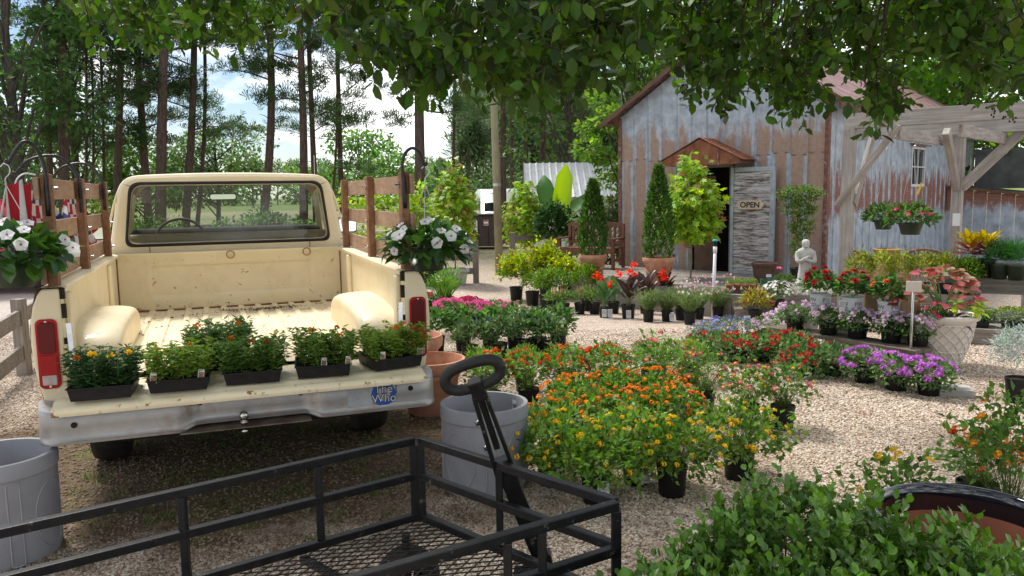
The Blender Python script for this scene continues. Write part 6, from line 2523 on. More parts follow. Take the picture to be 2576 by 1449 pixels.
for i, (px, py, s) in enumerate(YEL):
    root, zt = potted('lantana_pot', YLB[i], 'potted plant', G(px, py), PR * (1.1 if i == 4 else 1), 'nursery', LANTY[i % 3], s * 1.25, 'yellow lantanas in black pots', seed=20 + i)
    put_heads(root, H_YE, RG, 34, .26, .165, zt + .10, -.15)
    if i in (0, 1, 2):
        root.rotation_euler[2] = 0
        price_tag(root, (.03, -PR - .006, .03), 0, .06, .11, -8)
# --- red and pink lantanas
RDL = [(1235, 1040, 'red lantana pot just behind the cart handle'), (1330, 1030, 'red lantana pot between the cart handle and the orange ones'), (1420, 1022, 'tall red lantana pot before the light green mounds'), (1520, 1015, 'red lantana pot nearest the open gravel')]
for i, (px, py, lb) in enumerate(RDL):
    root, zt = potted('lantana_pot', lb, 'potted plant', G(px, py), PR, 'nursery', LANTR[i % 2], 1.0, 'red lantanas in black pots', seed=40 + i)
    put_heads(root, H_RD, RG, 22, .19, .19, zt + .135, .0)
PKL = [(1660, 1010, 1.25, 'pink lantana pot with one tall shoot over the gravel'), (1770, 1040, 1.0, 'pink and yellow lantana pot in the middle of the gravel edge'), (1880, 1075, 1.0, 'pink lantana pot arching behind the yellow one'), (1968, 1078, 1.0, 'pink lantana pot at the tip of the group with a bare black pot')]
for i, (px, py, s, lb) in enumerate(PKL):
    root, zt = potted('lantana_pot', lb, 'potted plant', G(px, py), PR, 'nursery', LANTR[(i + 1) % 2], s, 'pink lantanas in black pots', seed=50 + i)
    put_heads(root, H_PK, RG, 16, .19 * s, .19 * s, zt + .135 * s, .0)
    put_heads(root, H_YE, RG, 5, .19 * s, .19 * s, zt + .135 * s, .0, sc=(.6, .8))
# --- lantanas at the picture edge
for i, (x, y, s, lb, H_) in enumerate(((2.20, 3.42, .85, 'tall orange lantana at the picture edge behind the glazed pot', H_OR[0]), (1.66, 3.32, 1.0, 'yellow flowered lantana just behind the glazed black pot', H_YE), (2.25, 3.75, 1.0, 'small lantana behind the tall orange one at the picture edge', H_RD))):
    root, zt = potted('lantana_pot', lb, 'potted plant', (x, y, 0), PR * 1.15, 'nursery', (LANTT if i == 0 else LANTR[i % 2]), s, seed=60 + i)
    put_heads(root, H_, RG, 15, .19, .29 if i == 0 else .19, zt + (.28 if i == 0 else .135), .0)
# --- light green mounds
for i, px in enumerate((1215, 1320, 1425, 1530, 1635, 1735)):
    potted('thyme_pot', 'light green feathery mound, %s from the terracotta bowls' % ORD[i], 'potted plant', G(px, 988 - i * 5), PR, 'nursery', THYME[i % 2], 1.1, 'light green mounds behind the lantanas', seed=70 + i)
# --- salvia and leafy rows beside the truck
for i, (x, y) in enumerate(((470, 1330), (790, 1300), (1085, 1262), (1355, 1282))):
    root, zt = potted('salvia_pot', 'grey green salvia with purple spikes, %s from the terracotta bowls' % ORD[i], 'potted plant', G(*c4(x, y)), .086, 'nursery', SALV[i % 2], 1.0, 'purple salvias in black pots', seed=80 + i)
    put_heads(root, H_SP, RG, 3 + i, .12, .13, zt + .12, .3, updir=2)
for i, (x, y) in enumerate(((110, 1225), (400, 1205), (690, 1190), (960, 1180), (1215, 1245), (1430, 1190))):
    root, zt = potted('leafy_pot', 'dense leafy green pot plant behind the salvias, %s from the truck' % ORD[i], 'potted plant', G(*c4(x, y)), .09, 'nursery', PENT[i % 2], .88, 'leafy plants behind the salvias', seed=90 + i)
    if i in (2, 3):
        put_heads(root, H_PI, RG, 6, .18, .18, zt + .17, .4, sc=(.5, .8))
for i, (x, y, lb, hm) in enumerate(((460, 905, 'bright magenta impatiens behind the leafy row', H_MG), (255, 930, 'pink impatiens next to the truck tail light', H_PI), (560, 985, 'hot pink impatiens in front of the magenta ones', H_PI), (720, 950, 'faded pink impatiens at the end of the patch', H_PI), (20, 830, 'red flowers half hidden behind the truck fender', H_VR))):
    root, zt = potted('impatiens_pot', lb, 'potted plant', G(*c4(x, y)), .125, 'nursery', IMPA[0], .85, seed=100 + i)
    put_heads(root, hm, RG, 60 if i < 3 else 16, .24, .10, zt + .06, .15, sc=(.9, 1.3))
lil, zt = potted('lily_pot', 'tall spiky green lily shoots beside the truck fender', 'potted plant', G(*c4(150, 795)), .13, 'nursery', SPIKY, 1.0, seed=110)
lil2, zt = potted('lily_pot', 'second clump of spiky green shoots behind the truck fender', 'potted plant', G(*c4(235, 745)), .11, 'nursery', SPIKY, .9, seed=111)
# --- gold shrubs and boxwoods
for i, (x, y, s, pr, lb) in enumerate(((975, 655, 1.0, .13, 'gold threadleaf shrub in a black pot beside the utility pole'), (1290, 600, 1.2, .13, 'larger gold shrub before the deck corner'), (1500, 640, .9, .12, 'low gold green shrub near the bench'))):
    root, zt = potted('gold_shrub', lb, 'shrub', G(*c4(x, y)), pr, 'nursery', GOLD[i % 2], s * 1.25, 'gold shrubs by the deck', seed=120 + i)
    mb = MB()
    mb.box((0, 0, 0), (.02, .001, .12))
    o = mb.build('plant_tag', PAPER, root)
    o.location = (.05, -.2, zt + .38)
    o.rotation_euler = (R(-20), R(15), -root.rotation_euler[2])
for i, (x, y, s, lb) in enumerate(((1150, 710, .85, 'small boxwood in a clean black pot before the gold shrubs'), (1300, 752, 1.05, 'boxwood behind the first snapdragons'), (1430, 730, 1.05, 'boxwood between gold shrub and pink snapdragons'), (1740, 705, 1.15, 'boxwood with a white tag before the deck'))):
    potted('boxwood_pot', lb, 'shrub', G(*c4(x, y)), .13, 'nursery', BOXB[i % 2], s * 1.2, 'boxwoods by the deck', seed=130 + i)
# --- snapdragons
for i, (x, y, hm) in enumerate(((1375, 820, H_SO), (1495, 810, H_SN), (1665, 805, H_SN), (1740, 768, H_SO), (1825, 805, H_SO))):
    root, zt = potted('snapdragon_pot', 'snapdragon in a black pot, %s along the row from the boxwoods' % ORD[i], 'potted plant', G(*c4(x, y)), .094, 'nursery', SNAP, 1.0, 'snapdragons in black pots', seed=140 + i)
    for k in range(5):
        a = RG.uniform(0, 6.28)
        obj('flower_spike', hm, root, (.06 * math.cos(a), .06 * math.sin(a), zt + RG.uniform(.12, .2)), (RG.normal(0, .12), RG.normal(0, .12), 0), float(RG.uniform(.8, 1.2)))
# --- cannas with single large leaves
CG = [leaf2('green_canna_leaf', .30, .15, (.05, .14, .04), (.035, .10, .03)), leaf2('green_canna_leaf', .26, .13, (.07, .17, .05), (.05, .13, .035))]
CD = [leaf2('dark_canna_leaf', .32, .15, (.045, .022, .022), (.03, .016, .018)), leaf2('dark_canna_leaf', .28, .13, (.07, .035, .028), (.035, .022, .02))]
def canna(label, loc, leaves, seed, h, nl, flower, group, pr=.10, tags=0):
    root, zt = potted('canna_pot', label, 'potted plant', loc, pr, 'nursery', None, group=group, rz=0, seed=seed)
    rng = np.random.default_rng(seed)
    for k in range(nl):
        a = k * 2.4 + rng.uniform(0, .6)
        z = zt + h * (.15 + .55 * k / nl)
        st = Vector((math.cos(a) * .03, math.sin(a) * .03, z))
        place_leaf(root, leaves[k % 2], st, (math.cos(a) * .6, math.sin(a) * .6, rng.uniform(.5, 1.3)), (-math.cos(a) * .6, -math.sin(a) * .6, 1), float(rng.uniform(.8, 1.15)))
    mb = MB()
    for k in range(3):
        a = k * 2.1
        mb.tube([(math.cos(a) * .02, math.sin(a) * .02, zt - .02), (math.cos(a) * .04, math.sin(a) * .04, zt + h * .8)], [.014, .007], 6)
    st_ = mb.build('stems', STEMGREEN, root)
    st_['kind'] = 'stuff'
    for fx, fz in flower:
        obj('flower', H_CA, root, (fx, -.02, zt + fz), (rng.normal(0, .3), rng.normal(0, .3), 0), float(rng.uniform(.8, 1.1)))
    for k in range(tags):
        price_tag(root, (-.01 + k * .09, -pr - .012, .02), 0, .075, .125, -6)
    return root
canna('green leaved canna with red bloom and two price labels', G(*c4(1930, 842)), CG, 1, .42, 9, [(-.12, .50), (-.07, .44), (.06, .36)], 'cannas along the deck', .085, 2)
canna('second green canna behind the labelled one', G(*c4(2030, 798)), CG, 2, .40, 8, [], 'cannas along the deck')
canna('dark purple canna with a tall red bloom and a price label', G(*c4(2190, 852)), CD, 3, .50, 11, [(.08, .62), (.04, .52), (-.14, .48), (.10, .46)], 'cannas along the deck', .11, 1)
canna('dark purple canna behind the lavender', G(*c5(640, 800)), CD, 4, .50, 10, [(.26, .46), (.30, .38)], 'cannas along the deck')
canna('dark leaved canna beside the terracotta pot', G(*c5(850, 770)), CD, 5, .52, 9, [(-.02, .50)], 'cannas along the deck')
# --- lavender and gaura
for i, (x, y, lb) in enumerate(((670, 890, 'lavender pot next to the dark cannas'), (872, 886, 'lavender pot with a white price label'), (1020, 872, 'lavender pot half hidden behind the gaura'))):
    root, zt = potted('lavender_pot', lb, 'potted plant', G(*c5(x, y)), .085, 'nursery', LAVE[i % 2], 1.0, 'lavender in black pots', rz=0, seed=150 + i)
    if i == 1:
        price_tag(root, (.06, -.09, .02), R(10), .075, .13)
for i, (x, y, lb, hm, n_) in enumerate(((1120, 920, 'white gaura in the foremost black pot of the row', H_WH, 40), (1425, 852, 'pink gaura at the end of the row by the steps', H_GP, 28), (1215, 862, 'mixed gaura behind the white one', H_GP, 26))):
    root, zt = potted('gaura_pot', lb, 'potted plant', G(*c5(x, y)), .088, 'nursery', LAVE[i % 2], 1.0, 'gauras in black pots', seed=160 + i)
    for k in range(n_):
        a, t = RG.uniform(0, 6.28), RG.uniform(.2, 1)
        obj('flower', hm if RG.uniform() < .8 else (H_GP if hm is H_WH else H_WH), root, (.27 * t * math.cos(a), .27 * t * math.sin(a), zt + RG.uniform(.25, .52)), (R(60) + RG.normal(0, .4), 0, RG.uniform(-1, 1)), float(RG.uniform(.9, 1.6)))
# glazed blue green bowl behind the lavenders
mb = MB()
mb.lathe([(0, 0), (.15, 0), (.17, .03), (.26, .24), (.29, .28), (.30, .31), (.285, .32), (.26, .30), (.2, .2), (0, .18)], 36)
o = mb.build('glazed_bowl', mat('blue_green_glaze', (.10, .14, .12), (.20, .17, .11), 8, rough=.25), None, True, auto=45)
p = G(*c5(1020, 690))
o.location = (p.x, p.y, p.z + .12)
tag(o, 'wide blue green glazed bowl with tan rim behind the gaura', 'pot')
mb = MB()
mb.lathe([(0, -.13), (.2, -.13), (.2, -.005), (0, -.005)], 24)
mb.build('plinth', GREYWOOD, o)
# sprinkler riser
p = G(1793, 800)
sp = thing('sprinkler_riser', 'white plastic sprinkler riser with a turquoise head before the door', 'sprinkler', p)
mb = MB()
mb.tube([(0, 0, -.02), (.02, 0, 1.02)], .024, 12)
mb.tube([(.02, 0, 1.0), (.021, 0, 1.10)], .030, 12)
mb.build('pipe', WHITEPLASTIC, sp, True)
mb = MB()
mb.tube([(.021, 0, 1.10), (.021, 0, 1.17)], .03, 10)
mb.build('head', BLACKPLASTIC, sp)
mb = MB()
mb.ball((.02, 0, 1.19), (.045, .03, .02), 10, 6)
mb.build('cap', mat('turquoise_plastic', (.02, .38, .42), rough=.4), sp, True)
# --- things on the deck
def deckp(px, py): return AZ(px, py, DKZ + .004)
def big_terra(label, loc, r, h, seed, name='arborvitae_pot', cone=(.26, 1.05)):
    root = thing(name, label, 'potted tree', loc, seed, 'potted arborvitae on the deck')
    mb = MB()
    mb.lathe([(0, 0), (r * .62, 0), (r * .66, .02), (r * .86, h * .70), (r * .90, h * .72), (r * .92, h * .76), (r * .95, h * .80), (r * 1.0, h * .84), (r * 1.02, h * .92), (r * .99, h), (r * .9, h), (r * .86, h * .9)], 40)
    mb.cur = 1
    mb.lathe([(r * .87, h * .92), (0, h * .93)], 40)
    pt = mb.build('pot', [TERRA, SOIL], root, True, auto=45)
    mb = MB()
    for k in range(3):
        a0 = k * 2.09
        pts_ = []
        for i in range(11):
            t = -1 + i / 5
            a = a0 + t * .75
            rr2 = r * (.66 + .20 * (.42 + .12 * t * t) / .70) + .008
            pts_.append((rr2 * math.cos(a), rr2 * math.sin(a), h * (.42 + .14 * t * t)))
        mb.tube(pts_, .012, 6)
    mb.build('garland_relief', TERRA, pt, True)['kind'] = 'stuff'
    rng = np.random.default_rng(seed + 5)
    n_ = 2600
    t = rng.uniform(0, 1, n_) ** .8
    a = rng.uniform(0, 6.28, n_)
    prof_ = cone[0] * np.sin(np.clip((1 - t) * 1.9 + .12, 0, math.pi / 2 + .4)) * (1 + .10 * np.sin(a * 5 + t * 20))
    rr2 = prof_ * (.55 + .45 * np.sqrt(rng.uniform(0, 1, n_)))
    P = np.stack([rr2 * np.cos(a), rr2 * np.sin(a), h * .92 + cone[1] * t], 1)
    D = np.stack([np.cos(a) * .55, np.sin(a) * .55, np.full(n_, 1.0)], 1) + rng.normal(0, .28, (n_, 3))
    lc = LC()
    lc.add(P, D, rng.uniform(.06, .11, n_), .034, 'lance', tint(rng, (.055, .12, .02), n_, .3), jit=1, rng=rng)
    f = obj('crown', lc.mesh('arborvitae_crown', LEAF), root)
    f['kind'] = 'stuff'
    return root
big_terra('clipped arborvitae in a terracotta pot in front of the bench', deckp(1492, 700), .255, .44, 1, cone=(.245, 1.36))
big_terra('clipped arborvitae in a terracotta pot beside the barn door', deckp(1656, 715), .265, .46, 2, cone=(.235, 1.55))

# bench
BENCHW = woodmat('red_brown_bench_wood', (.13, .05, .03), (.24, .105, .07), (8, 8, 8), 3, .6)
bp = deckp(1490, 676)
bench = thing('garden_bench', 'red brown slatted wooden garden bench behind the arborvitae', 'bench', bp + Vector((.0, .25, 0)), R(-32))
for x in (-.62, .62):
    for y, hh in ((-.25, .60), (.25, .92)):
        mb = MB()
        mb.box((x, y, hh / 2), (.06, .06, hh))
        mb.build('leg', BENCHW, bench)
    mb = MB()
    mb.box((x, -.01, .62), (.08, .60, .03))
    mb.build('armrest', BENCHW, bench)
    mb = MB()
    mb.box((x, 0, .18), (.04, .44, .05))
    mb.build('stretcher', BENCHW, bench)
for k in range(5):
    mb = MB()
    mb.box((0, -.22 + k * .105, .42), (1.18, .09, .025))
    mb.build('seat_slat', BENCHW, bench)
mb = MB()
mb.box((0, .25, .90), (1.18, .05, .08))
mb.build('top_rail', BENCHW, bench)
mb = MB()
mb.box((0, .25, .52), (1.18, .045, .06))
mb.build('lower_rail', BENCHW, bench)
for k in range(11):
    mb = MB()
    mb.box((-.54 + k * .108, .25, .705), (.055, .02, .31))
    mb.build('back_slat', BENCHW, bench)
mb = MB()
mb.box((0, -.25, .37), (1.18, .04, .08))
mb.build('apron', BENCHW, bench)

PALEBARK = bark('pale_bark', (.20, .18, .15), (.36, .33, .29))
# staked maples with single lobed leaves in a mass
def maple(label, base, trunk_h, crown, n_, seed, planter=None):
    rng = np.random.default_rng(seed)
    root = thing('maple_sapling', label, 'sapling', base, 0, 'young staked maples')
    rx, rz = crown
    mb = MB()
    mb.tube([(0, 0, -.02), (.015, 0, trunk_h * .5), (0, 0, trunk_h), (.02, .02, trunk_h + rz * 1.3)], [.016, .014, .012, .004], 6)
    mb.build('trunk', PALEBARK, root, True)
    ml = MB()
    lc = LC()
    k = 34
    d = sph(rng, k, -.85)
    for q in d:
        tip = np.array([q[0] * rx, q[1] * rx, trunk_h + rz * .95 + q[2] * rz * (1.1 if q[2] > 0 else .95)]) * 1.0
        st = np.array([0, 0, trunk_h + max(0, (q[2] + .6)) * rz * .5])
        ml.tube([tuple(st), tuple((st + tip) / 2 + np.array([0, 0, .03])), tuple(tip)], [.006, .004, .002], 4, False)
    nn = n_
    q = sph(rng, nn, -1)
    nn = len(q)
    lp = 1 + .22 * np.sin(q[:, 0] * 7 + seed) * np.sin(q[:, 1] * 6) + .15 * np.sin(q[:, 2] * 8)
    taper = np.where(q[:, 2] > 0, 1 - .35 * q[:, 2], 1 - .1 * np.abs(q[:, 2]))
    P = q * (rng.uniform(.25, 1, (nn, 1)) ** .5) * np.array([rx, rx, rz * 1.08]) * lp[:, None]
    P[:, :2] *= taper[:, None]
    P += np.array([0, 0, trunk_h + rz * .95])
    D = unit(q * np.array([1, 1, .2]) + rng.normal(0, .5, (nn, 3)) + np.array([0, 0, -.45]))
    C = tint(rng, (.30, .45, .04), nn, .2)
    C[rng.uniform(0, 1, nn) < .3] *= .6
    tm = rng.uniform(0, 1, nn) < .07
    C[tm] = tint(rng, (.42, .22, .08), tm.sum(), .2)
    lc.add(P, D, rng.uniform(.10, .16, nn), rng.uniform(.10, .15, nn), 'maple', C.clip(.004, 1), up=np.array([0, -.35, .35]) + q * 1.1, jit=.35, rng=rng)
    br = ml.build('branches', GREYBARK, root)
    br['kind'] = 'stuff'
    f = obj('crown', lc.mesh('maple_crown', LEAF), root)
    f['kind'] = 'stuff'
    return root
mb3 = AZ(1737, 700, DKZ)
maple('young maple on a thin pale trunk before the barn door', mb3, .66, (.60, .70), 1500, 1)
b2 = G(1322, 672)
maple('young maple beside the banana plant, tied to a stake', b2, .60, (.64, .82), 1600, 2)
cp = G(1146, 716)
maple('young maple in the square concrete planter by the fence', (cp.x, cp.y, cp.z + .34), .62, (.50, .80), 1200, 3)
CONC = mat('cast_concrete', (.34, .33, .31), (.46, .45, .43), 6, rough=.9, bump=.2, bscale=60, wear=((.20, .20, .16), .58, .75, 5))
cpl = thing('concrete_planter', 'square cast concrete planter holding the maple by the fence', 'planter', cp, R(8))
mb = MB()
def sq(k, z): return [(sx * k, sy_ * k, z) for sx, sy_ in ((-1, -1), (1, -1), (1, 1), (-1, 1))]
rg = [sq(.20, 0), sq(.215, .03), sq(.255, .30), sq(.295, .30), sq(.30, .37), sq(.26, .37), sq(.25, .33)]
mb.add([p for q in rg for p in q], [(i * 4 + j, i * 4 + (j + 1) % 4, (i + 1) * 4 + (j + 1) % 4, (i + 1) * 4 + j) for i in range(6) for j in range(4)] + [(3, 2, 1, 0)])
mb.build('box', CONC, cpl, False, .008)
mb = MB()
mb.add(sq(.25, .335), [(0, 1, 2, 3)])
mb.build('soil', SOIL, cpl)
potted('leafy_pot', 'dark leaved gardenia in a black pot beside the concrete planter', 'potted plant', G(1078, 722), .17, 'nursery', PENT[0], 1.7, seed=205)

# banana plant
BL = [leaf2('banana_leaf', 1.05, .32, (.40, .58, .03), (.32, .52, .03), LEAF, -.05, True), leaf2('banana_leaf', 1.0, .40, (.09, .22, .05), (.06, .16, .04), LEAF, -.3, True)]  # first leaf has backlight put into its bright colour, second is plain green
bb_ = G(1402, 672)
ban = thing('banana_plant', 'banana plant with one glowing yellow green leaf before the white shed', 'plant', bb_, 0, None, 1.2)
mb = MB()
mb.tube([(0, 0, 0), (.03, 0, .6), (.05, 0, 1.15)], [.09, .075, .05], 12)
mb.build('stem', STEMGREEN, ban, True)
place_leaf(ban, BL[0], (.05, -.05, 1.0), (.12, -.10, 1), (-.1, -1, .1), 1.25)
place_leaf(ban, BL[0], (.02, -.05, .80), (-.02, -.05, 1), (.35, -1, .1), .70)
place_leaf(ban, BL[1], (.0, .0, 1.1), (-.38, .1, 1), (-.5, -1, .5), 1.05)
place_leaf(ban, BL[1], (.08, 0, 1.05), (.95, .1, .75), (-.3, -.6, 1), 1.1)
place_leaf(ban, BL[1], (.08, 0, 1.0), (1.0, -.2, .05), (0, -.3, 1), .9)
place_leaf(ban, BL[1], (-.02, 0, .95), (-.9, .2, .15), (0, -.3, 1), .85)
potted('camellia_pot', 'large dark leaved camellia in a black pot below the banana leaf', 'shrub', G(1392, 690), .28, 'nursery', CAMEL, .85, seed=207)

# barn side plants, statue and pots on the deck
p = deckp(2006, 712)
tre, zt = potted('trellis_shrub', 'clipped shrub trained wide on a trellis against the barn wall', 'shrub', p, .13, 'nursery', None, rz=math.atan2(bu.y, bu.x), seed=210)
rng = np.random.default_rng(61)
lc = LC()
Ps = []
for cx_, cz_, rx_, rz_, n_ in ((0, 1.25, .42, .16, 900), (.0, 1.0, .34, .14, 600), (.05, .72, .26, .17, 520), (.0, .40, .14, .22, 300)):
    q = sph(rng, n_, -1)
    Ps.append(q * np.array([rx_, .12, rz_]) * rng.uniform(.5, 1.05, (len(q), 1)) + np.array([cx_, 0, zt + cz_]))
P = np.concatenate(Ps)
lc.add(P, rng.normal(0, 1, (len(P), 3)) + np.array([0, -.5, .4]), .055, .026, 'lance', tint(rng, (.10, .185, .03), len(P), .3), rng=rng)
f = obj('foliage', lc.mesh('trellis_foliage', LEAF), tre)
f['kind'] = 'stuff'
mb = MB()
for x in (-.2, 0, .2):
    mb.bar((x * .3, .03, zt - .1), (x * 1.3, .03, zt + 1.2), .015, .01)
for z in (.4, .75, 1.05):
    mb.bar((-.28, .025, zt + z), (.28, .025, zt + z), .012, .012)
mb.build('trellis', GREYWOOD, tre)

STONE = mat('pale_statue_stone', (.42, .41, .38), (.54, .53, .50), 8, rough=.9, bump=.2, bscale=80, wear=((.26, .25, .22), .58, .75, 10))
stt = thing('monk_statue', 'pale stone statue of a robed bearded monk on the deck', 'statue', deckp(2024, 718), R(-10), None, 1.15)
mb = MB()
def ell(z, rx_, ry_, cx_=0, cy_=0, n_=20, wob=0):
    return [(cx_ + rx_ * math.cos(2 * math.pi * i / n_) * (1 + wob * math.sin(7 * 2 * math.pi * i / n_)), cy_ + ry_ * math.sin(2 * math.pi * i / n_) * (1 + wob * math.sin(7 * 2 * math.pi * i / n_)), z) for i in range(n_)]
secs = [ell(.05, .105, .085, wob=.05), ell(.10, .10, .08, wob=.06), ell(.24, .085, .068, wob=.05), ell(.33, .08, .062, wob=.02), ell(.36, .085, .066), ell(.44, .105, .072), ell(.49, .115, .070), ell(.515, .10, .062), ell(.53, .06, .05), ell(.545, .045, .042, 0, -.005), ell(.56, .046, .05, 0, -.008), ell(.585, .052, .060, 0, -.01), ell(.615, .054, .060, 0, -.008), ell(.64, .048, .052, 0, -.004), ell(.655, .030, .034, 0, 0), ell(.66, .004, .004)]
mb.grid([s_ + [s_[0]] for s_ in secs])
for s_ in (-1, 1):
    mb.tube(smooth_pts([(s_ * .098, .0, .485), (s_ * .112, -.02, .41), (s_ * .10, -.075, .35), (-s_ * .02, -.098, .385 if s_ > 0 else .41)], 5), [.036] * 6 + [.034] * 5 + [.022] * 5, 10)
    mb.ball((-s_ * .03, -.10, .39 if s_ > 0 else .418), (.024, .018, .018), 10, 6)
mb.ball((0, -.062, .566), (.026, .018, .026), 10, 6)
mb.ball((0, -.072, .60), (.008, .010, .014), 8, 5)
mb.tube([(.02, -.07, .34), (.03, -.075, .12)], .008, 6)
mb.build('figure', STONE, stt, True)
mb = MB()
mb.box((0, 0, .025), (.24, .19, .05))
mb.build('plinth', STONE, stt, False, .008)

def simple_pot(name, label, loc, prof, mt, n=32):
    mb = MB()
    mb.lathe(prof, n)
    o = mb.build(name, mt, None, True, auto=40)
    o.location = loc
    tag(o, label, 'pot')
    return o
rb_ = simple_pot('brown_pot', 'brown glazed pot with a small white label before the plank door', deckp(1922, 710), [(0, 0), (.15, 0), (.16, .02), (.20, .27), (.215, .28), (.22, .33), (.20, .34), (.19, .3), (0, .28)], mat('dark_brown_glaze', (.085, .04, .03), (.13, .07, .055), 6, rough=.4))
mb = MB()
mb.box((.02, -.186, .13), (.09, .004, .05))
mb.build('label', PAPER, rb_)
simple_pot('green_pot', 'glossy green glazed pot at the deck edge', AZ(*c5(1985, 582), DKZ + .004), [(0, 0), (.09, 0), (.115, .03), (.14, .12), (.135, .18), (.14, .20), (.145, .22), (.125, .22), (.12, .18), (0, .15)], mat('green_glaze', (.010, .09, .045), (.02, .13, .07), 5, rough=.12, coat=.6))
ger, zt = potted('geranium_pot', 'geranium with one pink bloom beside the green glazed pot', 'potted plant', AZ(*c5(2140, 582), DKZ + .004), .115, 'squat', HERB[0], .95, seed=220)
obj('flower', H_PI, ger, (-.15, -.1, zt + .26), None, 1.3)
SMALLT = MB()
SMALLT.lathe([(0, 0), (.035, 0), (.052, .07), (.056, .07), (.058, .085), (.05, .085), (.045, .07), (0, .07)], 16)
SMALLT = SMALLT.mesh('small_clay_pot', mat('small_clay', (.46, .16, .08), (.52, .21, .12), 8, rough=.85), True)
def clay_tray(label, p, rz):
    root = thing('clay_pot_tray', label, 'plant tray', p, rz, 'trays of little clay pots')
    mb = MB()
    mb.box((0, 0, .02), (.50, .22, .04))
    mb.build('tray', mat('grey_plastic_tray', (.03, .035, .045), (.045, .05, .06), 10, rough=.5), root, False, .008)
    for k in range(4):
        o = obj('clay_pot', SMALLT, root, (-.18 + k * .12, -.02 + .03 * (k % 2), .04), None, 1.08)
        f = obj('seedling', SMALLP, o, (0, 0, .075), (0, 0, k), 1.05)
        f['kind'] = 'stuff'
clay_tray('tray of small clay pots on the deck edge', AZ(*c5(1680, 572), DKZ + .003), prz * .35)
clay_tray('tray of small clay pots on the lower step', AZ(*c5(1885, 748), -.125), prz * .3)
# ------------------------------------------------------------------ flower shelves by the pergola
DISPW = woodmat('dark_display_plank', (.10, .08, .06), (.24, .20, .16), (10, 1.2, 10), 3, .85)
sA, sB = Vector((2.74, 8.26, 0)), Vector((3.60, 6.90, 0))
sdir = (sB - sA).normalized()
sper = Vector((-sdir.y, sdir.x, 0))
if sper.x < 0:
    sper = -sper
shelf = thing('plant_shelf', 'low two tier plank shelf carrying pale verbenas and white buckets', 'shelf', sA)
def splank(off, z, w_, nm='plank', t=.035, a=0.0, b=None):
    L = (sB - sA).length
    b = L if b is None else b
    mb = MB()
    p0, p1 = sdir * a + sper * off + zv(z), sdir * b + sper * off + zv(z)
    LL = (p1 - p0).length
    mb.box((0, LL / 2, 0), (w_, LL, t))
    o = mb.build(nm, DISPW, shelf, False, .004)
    o.location = p0
    o.rotation_euler = (0, 0, math.atan2(sdir.y, sdir.x) - math.pi / 2)
    return o
SH1, SH2 = .205, .40
splank(-.06, SH1 - .018, .14)
splank(.085, SH1 - .018, .14)
splank(.26, SH2 - .018, .14, b=1.40)
splank(.405, SH2 - .018, .14, b=1.30)
for k in (.12, .75, 1.38):
    mb = MB()
    mb.box(sdir * k + sper * .01 + zv((SH1 - .036) / 2 - .02), (.20, .20, SH1 - .036 + .04), Matrix.Rotation(math.atan2(sdir.y, sdir.x), 3, 'Z'))
    mb.build('block', CONC, shelf)
    mb = MB()
    mb.box(sdir * (k * .86) + sper * .34 + zv((SH2 - .036) / 2 - .02), (.20, .20, SH2 - .036 + .04), Matrix.Rotation(math.atan2(sdir.y, sdir.x), 3, 'Z'))
    mb.build('block', CONC, shelf)
def onshelf(px, py, z): return AZ(px, py, z)
for i, (x, y, w_) in enumerate(((225, 820, 155), (530, 865, 180), (795, 900, 185), (1105, 940, 200), (1350, 968, 190))):
    p = onshelf(*c6(x, y), SH1 + .002)
    p = p + Vector((0, .085, 0))
    root, zt = potted('verbena_pot', 'pale pink verbena on the low shelf, %s from the steps' % ORD[i], 'potted plant', p, .093, 'squat', VERB[i % 2], .92, 'pale pink verbenas on the shelf', seed=300 + i)
    put_heads(root, H_VL, RG, 20, .17, .11, zt + .065, .12)
